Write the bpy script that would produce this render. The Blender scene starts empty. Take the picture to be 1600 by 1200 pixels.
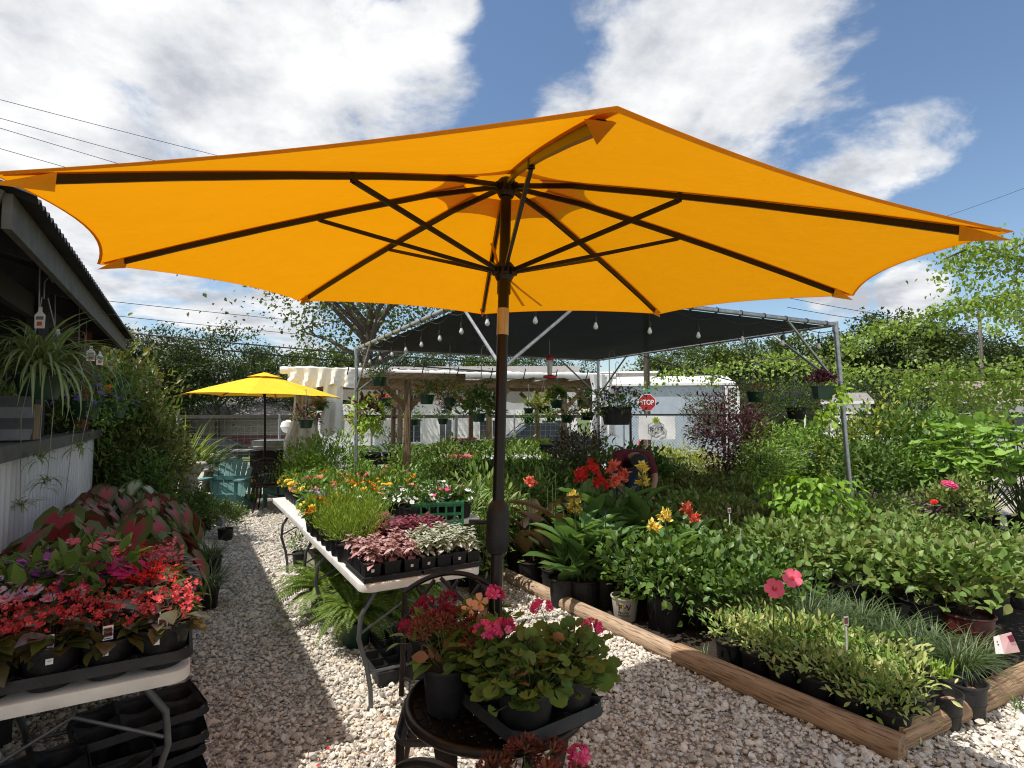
import bpy, math, random
import numpy as np
from math import sin, cos, pi, radians, atan, tan, sqrt
from mathutils import Vector, Matrix

random.seed(11)
rng = np.random.default_rng(11)
SC = bpy.context.scene
COL = SC.collection

# ---------------------------------------------------------------- camera geometry
FPX, CAMZ, HOR = 866.0, 1.6, 648.0
PITCH = atan((HOR - 600) / FPX)
TH = radians(30.5)                       # the yard's long axis points 30.5 degrees left of the view
UX, UY, VX, VY = -sin(TH), cos(TH), cos(TH), sin(TH)

def ray(px, py):
    a = (px - 800) / FPX; b = (600 - py) / FPX
    y = cos(PITCH) - b * sin(PITCH); z = sin(PITCH) + b * cos(PITCH)
    return Vector((a / y, 1.0, z / y))
def G(px, py, z=0.0):
    r = ray(px, py); t = (z - CAMZ) / r.z
    return Vector((r.x * t, t, z))
def PD(px, py, d):
    r = ray(px, py)
    return Vector((r.x * d, d, CAMZ + r.z * d))
def Y(u, v, z=0.0):
    return Vector((u * UX + v * VX, u * UY + v * VY, z))
def smooth01(t):
    t = min(1.0, max(0.0, t)); return t * t * (3 - 2 * t)
def terrain(x, y):
    d = y - 0.35 * x
    return -1.5 * smooth01((d - 15) / 33.0) - 0.004

# ---------------------------------------------------------------- mesh builders
def new_mesh(name, V, loops, totals, mi=None, uv=None, mats=(), smooth=False, sharp=None):
    me = bpy.data.meshes.new(name)
    V = np.asarray(V, np.float32); loops = np.asarray(loops, np.int32); totals = np.asarray(totals, np.int32)
    me.vertices.add(len(V)); me.vertices.foreach_set('co', V.ravel())
    me.loops.add(len(loops)); me.loops.foreach_set('vertex_index', loops)
    me.polygons.add(len(totals))
    st = np.zeros(len(totals), np.int32); st[1:] = np.cumsum(totals)[:-1]
    me.polygons.foreach_set('loop_start', st); me.polygons.foreach_set('loop_total', totals)
    if mi is not None: me.polygons.foreach_set('material_index', np.asarray(mi, np.int32))
    if uv is not None:
        l = me.uv_layers.new(name='UVMap'); l.data.foreach_set('uv', np.asarray(uv, np.float32)[loops].ravel())
    for m in mats: me.materials.append(m)
    me.update(calc_edges=True)
    me.polygons.foreach_set('use_smooth', np.full(len(totals), bool(smooth)))
    if smooth and sharp: me.set_sharp_from_angle(angle=radians(sharp))
    me.validate()
    return me

def link(name, data, parent=None):
    o = bpy.data.objects.new(name, data); COL.objects.link(o)
    if parent is not None: o.parent = parent
    return o

def tag(o, label=None, cat=None, group=None, kind=None):
    if label: o['label'] = label
    if cat: o['category'] = cat
    if group: o['group'] = group
    if kind: o['kind'] = kind
    return o

def thing(name, label, cat, loc=(0, 0, 0), rz=0.0, group=None, s=1.0):
    o = bpy.data.objects.new(name, None); COL.objects.link(o)
    o.empty_display_size = 0.05
    o.location = loc; o.rotation_euler = (0, 0, rz); o.scale = (s, s, s)
    return tag(o, label, cat, group, 'thing')

class MB:
    def __init__(s): s.v = []; s.f = []; s.m = []
    def add(s, vs, fs, mi=0):
        b = len(s.v); s.v += [tuple(p) for p in vs]
        for f in fs: s.f.append([b + i for i in f]); s.m.append(mi)
        return s
    def box(s, c, d, rz=0, mi=0, taper=1.0):
        hx, hy, hz = d[0] / 2, d[1] / 2, d[2] / 2; vs = []
        for z, k in ((-hz, taper), (hz, 1.0)):
            for x, y in ((-hx, -hy), (hx, -hy), (hx, hy), (-hx, hy)):
                x *= k; y *= k
                vs.append((c[0] + x * cos(rz) - y * sin(rz), c[1] + x * sin(rz) + y * cos(rz), c[2] + z))
        return s.add(vs, [(3, 2, 1, 0), (4, 5, 6, 7), (0, 1, 5, 4), (1, 2, 6, 5), (2, 3, 7, 6), (3, 0, 4, 7)], mi)
    def beam(s, p, q, w, h, up=(0, 0, 1), mi=0):
        p = Vector(p); q = Vector(q); d = (q - p).normalized(); up = Vector(up)
        if abs(d.dot(up)) > .98: up = Vector((0, 1, 0))
        x = d.cross(up).normalized(); z = x.cross(d).normalized(); vs = []
        for c in (p, q):
            for a, b in ((-1, -1), (1, -1), (1, 1), (-1, 1)): vs.append(c + x * a * w / 2 + z * b * h / 2)
        return s.add(vs, [(3, 2, 1, 0), (4, 5, 6, 7), (0, 1, 5, 4), (1, 2, 6, 5), (2, 3, 7, 6), (3, 0, 4, 7)], mi)
    def tube(s, pts, r, n=8, mi=0, closed=False, caps=True):
        P = [Vector(p) for p in pts]; k = len(P)
        R = list(r) if isinstance(r, (list, tuple)) else [r] * k
        prev = None; vs = []
        for i in range(k):
            if closed: t = P[(i + 1) % k] - P[i - 1]
            else: t = P[min(i + 1, k - 1)] - P[max(i - 1, 0)]
            if t.length < 1e-9: t = Vector((0, 0, 1))
            t.normalize()
            if prev is None:
                a = Vector((0, 0, 1)) if abs(t.z) < .9 else Vector((1, 0, 0))
                x = t.cross(a).normalized()
            else:
                x = prev - t * prev.dot(t)
                x = x.normalized() if x.length > 1e-6 else t.orthogonal().normalized()
            prev = x; y = t.cross(x)
            for j in range(n):
                a = 2 * pi * j / n
                vs.append(P[i] + x * cos(a) * R[i] + y * sin(a) * R[i])
        fs = []
        for i in range(k if closed else k - 1):
            for j in range(n):
                a = i * n + j; b = i * n + (j + 1) % n; i2 = (i + 1) % k
                fs.append((a, b, i2 * n + (j + 1) % n, i2 * n + j))
        if caps and not closed:
            fs.append(tuple(range(n - 1, -1, -1))); fs.append(tuple((k - 1) * n + j for j in range(n)))
        return s.add(vs, fs, mi)
    def lathe(s, prof, n=24, c=(0, 0, 0), mi=0, cap0=True, cap1=False):
        vs = []; fs = []
        for r, z in prof:
            for j in range(n):
                a = 2 * pi * j / n; vs.append((c[0] + r * cos(a), c[1] + r * sin(a), c[2] + z))
        for i in range(len(prof) - 1):
            for j in range(n):
                fs.append((i * n + j, i * n + (j + 1) % n, (i + 1) * n + (j + 1) % n, (i + 1) * n + j))
        if cap0: fs.append(tuple(range(n - 1, -1, -1)))
        if cap1: fs.append(tuple((len(prof) - 1) * n + j for j in range(n)))
        return s.add(vs, fs, mi)
    def poly(s, pts, mi=0): return s.add(pts, [tuple(range(len(pts)))], mi)
    def prism(s, pts, d, mi=0):
        """outline pts (3-D, planar) pushed along vector d"""
        k = len(pts); d = Vector(d); P = [Vector(p) for p in pts]
        fs = [tuple(range(k - 1, -1, -1)), tuple(range(k, 2 * k))]
        fs += [(i, (i + 1) % k, k + (i + 1) % k, k + i) for i in range(k)]
        return s.add(P + [p + d for p in P], fs, mi)
    def grid(s, fn, nu, nv, mi=0):
        vs = [fn(i / nu, j / nv) for i in range(nu + 1) for j in range(nv + 1)]
        fs = [(i * (nv + 1) + j, (i + 1) * (nv + 1) + j, (i + 1) * (nv + 1) + j + 1, i * (nv + 1) + j + 1) for i in range(nu) for j in range(nv)]
        return s.add(vs, fs, mi)
    def mesh(s, name, mats, smooth=True, sharp=38):
        if not isinstance(mats, (list, tuple)): mats = [mats]
        loops = [i for f in s.f for i in f]; tot = [len(f) for f in s.f]
        return new_mesh(name, s.v, loops, tot, s.m, None, mats, smooth, sharp)
    def build(s, name, mats, parent=None, smooth=True, sharp=38):
        return link(name, s.mesh(name, mats, smooth, sharp), parent)

# ---- leaf templates: (verts, faces, uv); Y runs along the leaf, Z is its upper side
def T_diamond(w=.5, fold=.1, droop=.06):
    v = [(0, 0, 0), (w / 2, .45, fold), (0, 1, -droop), (-w / 2, .45, fold)]
    return np.array(v, float), [(0, 1, 2), (0, 2, 3)], np.array([(0, 0), (1, .45), (0, 1), (1, .45)], float)
def T_leaf(w=.5, fold=.08, droop=.15, n=4, pk=.4):
    v = []; uv = []; f = []
    for i in range(n + 1):
        y = i / n; pr = (y / pk) ** .6 if y < pk else ((1 - y) / (1 - pk)) ** .75
        h = w / 2 * max(0, pr) if 0 < i < n else 0
        z = -droop * y * y
        v += [(0, y, z)]; uv += [(0, y)]
        if 0 < i < n:
            v += [(h, y, z + fold), (-h, y, z + fold)]; uv += [(1, y), (1, y)]
    idx = []; k = 0
    for i in range(n + 1):
        idx.append((k, k + 1, k + 2) if 0 < i < n else (k, k, k)); k += 3 if 0 < i < n else 1
    for i in range(n):
        a, b = idx[i], idx[i + 1]
        for s_ in (1, 2):
            q = [a[0], a[s_], b[s_], b[0]] if s_ == 1 else [a[0], b[0], b[s_], a[s_]]
            q = [p for j, p in enumerate(q) if p not in q[:j]]
            f.append(tuple(q))
    return np.array(v, float), f, np.array(uv, float)
def T_heart(droop=.35, wav=.03):
    o = [(0, 1), (.12, .82), (.28, .55), (.39, .25), (.43, -.02), (.37, -.26), (.23, -.38), (.1, -.3), (.03, -.1)]
    full = o + [(-x, y) for x, y in o[::-1] if x > 0]
    v = [(0, 0, 0)]; uv = [(0, 0)]; n = len(full)
    for k in (.35, .7, 1.0):
        for i, (x, y) in enumerate(full):
            r = math.hypot(x, y) * k
            z = -droop * r * r + (wav * sin(i * 2.3) if k == 1 else 0) + .12 * abs(x) * k
            v.append((x * k, y * k, z)); uv.append((k, math.atan2(x, y) / pi))
    f = [(0, 1 + (i + 1) % n, 1 + i) for i in range(n)]
    for q in range(2):
        b = 1 + q * n
        f += [(b + i, b + (i + 1) % n, b + n + (i + 1) % n, b + n + i) for i in range(n)]
    return np.array(v, float), f, np.array(uv, float)
def T_round(lobes=7, cup=.12, depth=.12):
    n = lobes * 2; v = [(0, .45, -cup * .6)]; uv = [(0, 0)]
    for i in range(n + 1):
        a = -pi / 2 + .25 + (2 * pi - .5) * i / n
        r = .5 * (1 - depth * (i % 2)); v.append((r * cos(a), .45 + r * sin(a), cup * (.6 if i % 2 else 1) + .05 * sin(3 * a))); uv.append((1, i / n))
    f = [(0, 1 + i, 2 + i) for i in range(n)]
    return np.array(v, float), f, np.array(uv, float)
def T_flower(p=5, cup=.25, w=.8, notch=.0):
    v = [(0, 0, 0)]; uv = [(0, 0)]; f = []
    for i in range(p):
        a = 2 * pi * i / p; h = pi / p * w
        for da, r, z in ((-h, .36, cup * .4), (-h * .6, .5, cup), (0, .5 * (1 - notch), cup * .95), (h * .6, .5, cup), (h, .36, cup * .4)):
            v.append((r * cos(a + da), r * sin(a + da), z + .04 * sin(i * 2 + da * 3))); uv.append((r * 2, i / p))
        b = 1 + i * 5; f.append((0, b, b + 1, b + 2)); f.append((0, b + 2, b + 3, b + 4))
    return np.array(v, float), f, np.array(uv, float)
def T_pom():
    """a bushy double flower head: three stacked rings of petals"""
    v = [(0, 0, .3)]; uv = [(0, 0)]; f = []
    for q, (r0, r1, z0, z1, p) in enumerate(((.05, .5, .0, .1, 9), (.04, .4, .12, .24, 8), (.02, .24, .24, .34, 6))):
        for i in range(p):
            a = 2 * pi * (i + .4 * q) / p; h = pi / p * .95; b = len(v)
            v += [(r0 * cos(a), r0 * sin(a), z0), (r1 * .85 * cos(a - h), r1 * .85 * sin(a - h), z1 * .9), (r1 * cos(a), r1 * sin(a), z1), (r1 * .85 * cos(a + h), r1 * .85 * sin(a + h), z1 * .9)]
            uv += [(0, q), (1, q), (1, q), (1, q)]; f += [(b, b + 1, b + 2), (b, b + 2, b + 3)]
            f += [(0, b, b)] if False else []
    return np.array(v, float), f, np.array(uv, float)

DIA = T_diamond(); DIAW = T_diamond(.75, .12, .1); LEAF = T_leaf(); LEAFW = T_leaf(.68, .07, .2, 4, .42); LEAFN = T_leaf(.28, .04, .25, 4, .45)
OBL = T_leaf(.4, .06, .1, 3, .55); BIGLEAF = T_leaf(.5, .09, .45, 7, .42)
HEART = T_heart(); ROUND = T_round(); ROUND9 = T_round(9, .1, .1); FL5 = T_flower(); FL5F = T_flower(5, .08, 1.0); FL4 = T_flower(4, .3, .75); POM = T_pom()
HEARTS = T_leaf(.8, .1, .25, 4, .3)

def unit(a):
    a = np.asarray(a, float); return a / np.maximum(np.linalg.norm(a, axis=-1, keepdims=True), 1e-9)

class NB:
    def __init__(s): s.V = []; s.L = []; s.T = []; s.U = []; s.M = []; s.n = 0
    def raw(s, V, faces, uv=None, mi=0):
        V = np.asarray(V, float)
        loops = np.concatenate([np.asarray(f) for f in faces]) + s.n if isinstance(faces, list) else faces.ravel() + s.n
        tot = np.array([len(f) for f in faces]) if isinstance(faces, list) else np.full(len(faces), faces.shape[1])
        s.V.append(V); s.L.append(loops); s.T.append(tot); s.U.append(np.zeros((len(V), 2)) if uv is None else np.asarray(uv, float))
        s.M.append(np.full(len(tot), mi)); s.n += len(V); return s
    def scatter(s, P, D, N, S, t, mi=0, W=None):
        P = np.asarray(P, float); n = len(P)
        if n == 0: return s
        y = unit(D); N = np.asarray(N, float)
        z = N - (N * y).sum(1, keepdims=True) * y
        bad = np.linalg.norm(z, axis=1) < 1e-4
        if bad.any(): z[bad] = np.cross(y[bad], [1, .3, .2])
        z = unit(z); x = np.cross(y, z)
        S = np.broadcast_to(np.asarray(S, float), (n,)); W = np.ones(n) if W is None else np.asarray(W, float)
        tv, tf, tu = t; k = len(tv)
        V = P[:, None, :] + S[:, None, None] * (tv[None, :, 0:1] * W[:, None, None] * x[:, None, :] + tv[None, :, 1:2] * y[:, None, :] + tv[None, :, 2:3] * z[:, None, :])
        fl = np.concatenate([np.array(f) for f in tf]); ft = np.array([len(f) for f in tf])
        loops = (fl[None, :] + (np.arange(n) * k)[:, None]).ravel() + s.n
        s.V.append(V.reshape(-1, 3)); s.L.append(loops); s.T.append(np.tile(ft, n)); s.U.append(np.tile(tu, (n, 1)))
        s.M.append(np.full(n * len(ft), mi)); s.n += n * k; return s
    def blades(s, P, az, ln, el, droop, w, segs=5, mi=0, fold=.25):
        """ribbon leaves: start, azimuth, length, first elevation, total bend, width"""
        P = np.asarray(P, float); n = len(P); b = lambda a: np.broadcast_to(np.asarray(a, float), (n,))
        az, ln, el, droop, w = map(b, (az, ln, el, droop, w))
        pos = P.copy(); rows = []; side = np.stack([-np.sin(az), np.cos(az), np.zeros(n)], 1)
        for i in range(segs + 1):
            t = i / segs
            ww = w * (.55 + 1.2 * t if t < .35 else .97 * (1 - ((t - .35) / .65) ** 1.6)) * .5
            if i == segs: ww = w * .03
            e = el - droop * t
            up = np.stack([-np.cos(az) * np.sin(e), -np.sin(az) * np.sin(e), np.cos(e)], 1)
            rows.append((pos + side * ww[:, None] + up * (ww * fold)[:, None], pos.copy(), pos - side * ww[:, None] + up * (ww * fold)[:, None]))
            d = np.stack([np.cos(az) * np.cos(e), np.sin(az) * np.cos(e), np.sin(e)], 1)
            pos = pos + d * (ln / segs)[:, None]
        V = np.stack([np.stack(r, 1) for r in rows], 1)          # n, segs+1, 3, 3
        k = (segs + 1) * 3; f = []
        for i in range(segs):
            a = i * 3
            f += [(a, a + 1, a + 4, a + 3), (a + 1, a + 2, a + 5, a + 4)]
        f = np.array(f); F = (f[None] + (np.arange(n) * k)[:, None, None]).reshape(-1, 4)
        uv = np.tile(np.array([(c, i / segs) for i in range(segs + 1) for c in (1, 0, 1)], float), (n, 1))
        return s.raw(V.reshape(-1, 3), F, uv, mi)
    def stems(s, P, Q, r, mi=0, bow=0.0):
        """thin three-sided stems from P to Q"""
        P = np.asarray(P, float); Q = np.asarray(Q, float); n = len(P)
        if n == 0: return s
        d = unit(Q - P); a = np.cross(d, np.array([.31, .52, .8])); a = unit(a); b = np.cross(d, a)
        rr = np.broadcast_to(np.asarray(r, float), (n,)); rows = []
        for t in (0, .5, 1):
            c = P + (Q - P) * t; c = c + np.array([0, 0, 1.0]) * (bow * 4 * t * (1 - t))
            for k in range(3):
                g = 2 * pi * k / 3; rows.append(c + (a * cos(g) + b * sin(g)) * (rr * (1 - .4 * t))[:, None])
        V = np.stack(rows, 1); f = []
        for i in range(2):
            for k in range(3): f.append((i * 3 + k, i * 3 + (k + 1) % 3, i * 3 + 3 + (k + 1) % 3, i * 3 + 3 + k))
        F = (np.array(f)[None] + (np.arange(n) * 9)[:, None, None]).reshape(-1, 4)
        return s.raw(V.reshape(-1, 3), F, None, mi)
    def mesh(s, name, mats, smooth=True):
        if not isinstance(mats, (list, tuple)): mats = [mats]
        return new_mesh(name, np.concatenate(s.V), np.concatenate(s.L), np.concatenate(s.T), np.concatenate(s.M), np.concatenate(s.U), mats, smooth)
    def build(s, name, mats, parent=None, smooth=True):
        return link(name, s.mesh(name, mats, smooth), parent)

def rnd(n, a=0., b=1.): return rng.uniform(a, b, n)
def sphere_dirs(n, zmin=-1.0):
    z = rnd(n, zmin, 1); a = rnd(n, 0, 2 * pi); r = np.sqrt(1 - z * z)
    return np.stack([r * np.cos(a), r * np.sin(a), z], 1)
def jit(n, s): return rng.normal(0, s, (n, 3))

def bush(nb, c, R, n, size, t, mi=0, clumps=40, spread=.3, zmin=-.3, up=.5, shell=.75, svar=.35, droop=0.0):
    """leaves gathered in clumps over an ellipsoid: uneven outline, gaps between clumps"""
    c = np.array(c, float); R = np.array(R, float)
    cd = sphere_dirs(clumps, zmin); cr = rnd(clumps, shell - .25, 1.08) * (1 + .12 * rng.normal(size=clumps))
    cp = cd * cr[:, None]
    k = rng.integers(0, clumps, n)
    p = cp[k] + jit(n, spread * .5)
    P = c + p * R
    D = unit(unit(p) * .8 + jit(n, .55) + np.array([0, 0, up - droop]))
    N = unit(unit(p) * .6 + np.array([0, 0, 1.0]) + jit(n, .4))
    nb.scatter(P, D, N, size * rnd(n, 1 - svar, 1 + svar), t, mi)
    return cp * R + c
# ---------------------------------------------------------------- materials
MATS = {}
def nodes(name):
    m = bpy.data.materials.new(name); m.use_nodes = True; nt = m.node_tree
    bs = nt.nodes['Principled BSDF']; return m, nt, bs
def N_(nt, t, **kw):
    n = nt.nodes.new(t)
    for k, v in kw.items():
        if k in n.inputs: n.inputs[k].default_value = v
        else: setattr(n, k, v)
    return n
def ramp(nt, fac, stops, interp='LINEAR'):
    r = nt.nodes.new('ShaderNodeValToRGB'); r.color_ramp.interpolation = interp
    e = r.color_ramp.elements
    while len(e) < len(stops): e.new(.5)
    for i, (p, c) in enumerate(stops): e[i].position = p; e[i].color = (*c, 1)
    nt.links.new(fac, r.inputs['Fac']); return r
def rgb(h):
    """sRGB 0-255 triple to linear"""
    return tuple(((c / 255) / 12.92 if c / 255 <= .04045 else ((c / 255 + .055) / 1.055) ** 2.4) for c in h)
def mat(name, c, rough=.6, metal=0., var=.25, scale=12., bump=0., bscale=60., spec=.5, coords='Object', c2=None, stretch=None):
    """a solid material whose colour wanders a little with a noise and that may carry a fine bump"""
    if name in MATS: return MATS[name]
    m, nt, bs = nodes(name)
    tc = N_(nt, 'ShaderNodeTexCoord'); src = tc.outputs[coords]
    if stretch:
        mp = N_(nt, 'ShaderNodeMapping'); mp.inputs['Scale'].default_value = stretch; nt.links.new(src, mp.inputs['Vector']); src = mp.outputs[0]
    nz = N_(nt, 'ShaderNodeTexNoise', Scale=scale, Detail=6.); nt.links.new(src, nz.inputs['Vector'])
    if c2 is None:
        lo = tuple(max(0, x * (1 - var)) for x in c); hi = tuple(min(1, x * (1 + var * .6)) for x in c)
    else: lo, hi = c, c2
    r = ramp(nt, nz.outputs[0], [(.3, lo), (.7, hi)])
    nt.links.new(r.outputs[0], bs.inputs['Base Color'])
    bs.inputs['Roughness'].default_value = rough; bs.inputs['Metallic'].default_value = metal
    bs.inputs['Specular IOR Level'].default_value = spec
    if bump:
        n2 = N_(nt, 'ShaderNodeTexNoise', Scale=bscale, Detail=4.); nt.links.new(src, n2.inputs['Vector'])
        b = N_(nt, 'ShaderNodeBump', Strength=bump, Distance=.01); nt.links.new(n2.outputs[0], b.inputs['Height']); nt.links.new(b.outputs[0], bs.inputs['Normal'])
    MATS[name] = m; return m
def leafmat(name, stops, rough=.45, trans=.3, edge=None, vein=None, spec=.4, tint=(1.15, 1.1, .5)):
    """leaf: colour differs from leaf to leaf; optional second colour towards the rim (edge) or the midrib (vein) through the leaf's UV"""
    if name in MATS: return MATS[name]
    k_ = .95 if 'tree' in name else 1.7
    if name.split()[-1] != 'petal': stops = [(min(.6, r * k_ * 1.02), min(.6, g_ * k_ * 1.0), min(.6, b * k_ * .8)) if g_ > r and g_ < .3 else (min(.6, r * 1.3), min(.6, g_ * 1.3), min(.6, b * 1.3)) for r, g_, b in stops]
    m, nt, bs = nodes(name); L = nt.links
    g = N_(nt, 'ShaderNodeNewGeometry'); k = len(stops)
    col = ramp(nt, g.outputs['Random Per Island'], [(i / max(1, k - 1), c) for i, c in enumerate(stops)]).outputs[0]
    uvn = N_(nt, 'ShaderNodeUVMap'); sp = N_(nt, 'ShaderNodeSeparateXYZ'); L.new(uvn.outputs[0], sp.inputs[0])
    for spec_, which in ((edge, 'e'), (vein, 'v')):
        if not spec_: continue
        c, a, b = spec_[:3]
        mr = N_(nt, 'ShaderNodeMapRange'); mr.inputs['From Min'].default_value = a; mr.inputs['From Max'].default_value = b
        src = sp.outputs[0]
        if len(spec_) > 3:      # blotches: perturb the boundary
            tc = N_(nt, 'ShaderNodeTexCoord'); nz = N_(nt, 'ShaderNodeTexNoise', Scale=spec_[3], Detail=3.); L.new(tc.outputs['Object'], nz.inputs['Vector'])
            ma = N_(nt, 'ShaderNodeMath', operation='MULTIPLY_ADD'); L.new(nz.outputs[0], ma.inputs[0]); ma.inputs[1].default_value = spec_[4]; L.new(src, ma.inputs[2]); src = ma.outputs[0]
        L.new(src, mr.inputs['Value'])
        mx = N_(nt, 'ShaderNodeMix', data_type='RGBA'); L.new(mr.outputs[0], mx.inputs['Factor']); L.new(col, mx.inputs['A'])
        mx.inputs['B'].default_value = (*c, 1); col = mx.outputs['Result']
    L.new(col, bs.inputs['Base Color']); bs.inputs['Roughness'].default_value = rough; bs.inputs['Specular IOR Level'].default_value = spec
    if trans:
        tr = N_(nt, 'ShaderNodeBsdfTranslucent'); mu = N_(nt, 'ShaderNodeMix', data_type='RGBA', blend_type='MULTIPLY'); mu.inputs['Factor'].default_value = 1
        L.new(col, mu.inputs['A']); mu.inputs['B'].default_value = (*tint, 1); L.new(mu.outputs['Result'], tr.inputs['Color'])
        ms = N_(nt, 'ShaderNodeMixShader'); ms.inputs[0].default_value = trans
        L.new(bs.outputs[0], ms.inputs[1]); L.new(tr.outputs[0], ms.inputs[2]); L.new(ms.outputs[0], nt.nodes['Material Output'].inputs[0])
    MATS[name] = m; return m

# hard surfaces
M_black = mat('black plastic', (.012, .012, .013), .55, var=.5, scale=30, bump=.12, bscale=90, spec=.35)
M_black2 = mat('worn black plastic', (.018, .018, .019), .55, var=.6, bump=.2, bscale=120, spec=.4)
M_dgreen = mat('dark green plastic', (.012, .05, .026), .45)
M_soil = mat('potting soil', (.03, .02, .013), .95, var=.6, scale=80, bump=.9, bscale=150)
M_bronze = mat('dark bronze metal', (.022, .014, .010), .38, metal=.55, var=.5, scale=20)
M_iron = mat('black iron', (.015, .013, .012), .45, metal=.4, var=.4)
M_pole = mat('brown powder coated pole', (.010, .0065, .005), .35, metal=.4)
M_chrome = mat('brushed steel band', (.42, .38, .30), .38, metal=.9, var=.2, scale=40, stretch=(8, 8, .3))
M_galv = mat('galvanised pipe', (.42, .44, .46), .38, metal=.85, var=.3, scale=25)
M_whitep = mat('white moulded plastic', (.70, .68, .63), .5, var=.16, scale=9, bump=.15, bscale=220)
M_legs = mat('grey steel table leg', (.12, .125, .13), .4, metal=.5)
M_tag = mat('white plant tag', (.8, .8, .78), .5, var=.05)
M_red = mat('red print', (.55, .03, .04), .5)
M_pinkp = mat('pink print', (.75, .25, .3), .5)
M_teal = mat('teal painted wood', (.10, .24, .235), .55, var=.2, scale=9, stretch=(1, 1, .2))
M_concrete = mat('cast concrete', (.36, .34, .31), .9, var=.3, scale=14, bump=.5, bscale=60)
M_tarp = mat('white plastic sheeting', (.82, .82, .81), .35, var=.06, scale=5)
M_dark = mat('dark timber', (.03, .027, .025), .85)  # one near-black brown for shed framing, inner walls and the low bench
M_beige = mat('beige planter', (.36, .33, .25), .8, var=.2, bump=.3)
M_asph = mat('street asphalt', (.22, .21, .2), .9, var=.25, scale=3, bump=.2)
M_conc2 = mat('concrete apron', (.42, .40, .36), .9, var=.2, scale=2)
M_crate = mat('green plastic crate', (.015, .16, .06), .4)
M_shirt = mat('maroon shirt', (.12, .012, .022), .85, var=.3, scale=25, bump=.3)
M_cap = mat('dark grey cap', (.02, .023, .024), .8, bump=.4, bscale=200)
M_skin = mat('skin', (.42, .22, .15), .55, var=.12)
M_hair = mat('hair', (.03, .018, .012), .7)
M_jeans = mat('blue jeans', (.04, .06, .11), .9, bump=.3)
M_bark = mat('bark', (.085, .065, .05), .95, var=.5, scale=8, bump=1., bscale=18, stretch=(2, 2, .4))
M_twig = mat('green stem', (.07, .11, .03), .6)
M_twigb = mat('brown stem', (.07, .045, .025), .8)
M_glass = mat('clear bulb glass', (.55, .56, .55), .08, spec=.9, var=.05)
M_white = mat('white paint', (.80, .80, .78), .6, var=.08)
M_bblue = mat('pale blue metal siding', (.36, .43, .49), .55, var=.1, scale=2)
M_rust = mat('rust red trim', (.2, .06, .035), .7)
M_grass = mat('mown grass', (.09, .13, .03), .95, var=.5, scale=4, bump=.6, bscale=30)
M_stop = mat('red sign face', (.42, .012, .02), .4, var=.06)
M_streetgreen = mat('green sign face', (.08, .35, .25), .4)
M_sp = mat('grey sign post', (.25, .26, .26), .5, metal=.4)
M_window = mat('dark window glass', (.03, .04, .05), .12, spec=.8)
M_cargrey = mat('dark grey car paint', (.05, .058, .075), .22, metal=.3, var=.06)
M_tyre = mat('tyre rubber', (.02, .02, .02), .85)
M_shingle = mat('grey shingles', (.26, .245, .23), .95, var=.5, scale=20, bump=.6, bscale=30)
M_navy = mat('navy awning', (.03, .035, .06), .7)

def woodmat(name, c, c2, along='X', scale=3.):
    m, nt, bs = nodes(name); L = nt.links
    tc = N_(nt, 'ShaderNodeTexCoord'); mp = N_(nt, 'ShaderNodeMapping')
    st = {'X': (.25, 3, 3), 'Y': (3, .25, 3), 'Z': (3, 3, .25)}[along]; mp.inputs['Scale'].default_value = [a * scale for a in st]
    L.new(tc.outputs['Object'], mp.inputs[0])
    nz = N_(nt, 'ShaderNodeTexNoise', Scale=3., Detail=8., Roughness=.65, Distortion=.8); L.new(mp.outputs[0], nz.inputs['Vector'])
    wv = N_(nt, 'ShaderNodeTexNoise', Scale=14., Detail=3.); L.new(mp.outputs[0], wv.inputs['Vector'])
    r = ramp(nt, nz.outputs[0], [(.28, c), (.5, tuple((a + b) / 2 for a, b in zip(c, c2))), (.68, c2)])
    r2 = ramp(nt, wv.outputs[0], [(.36, (.35, .3, .25)), (.47, (1, 1, 1))])
    mx = N_(nt, 'ShaderNodeMix', data_type='RGBA', blend_type='MULTIPLY'); mx.inputs['Factor'].default_value = .8
    L.new(r.outputs[0], mx.inputs['A']); L.new(r2.outputs[0], mx.inputs['B']); L.new(mx.outputs['Result'], bs.inputs['Base Color'])
    b = N_(nt, 'ShaderNodeBump', Strength=.6, Distance=.012); L.new(wv.outputs[0], b.inputs['Height']); L.new(b.outputs[0], bs.inputs['Normal'])
    bs.inputs['Roughness'].default_value = .8; MATS[name] = m; return m
M_log = woodmat('landscape timber', (.19, .105, .055), (.50, .33, .19), 'X', 2.2)
M_logw = woodmat('weathered landscape timber', (.24, .16, .10), (.52, .38, .26), 'X', 2.2)
M_wood = woodmat('pressure treated post', (.13, .085, .045), (.34, .24, .14), 'Z', 1.6)
M_woodb = woodmat('pressure treated beam', (.16, .10, .05), (.38, .27, .15), 'X', 1.6)

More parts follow.
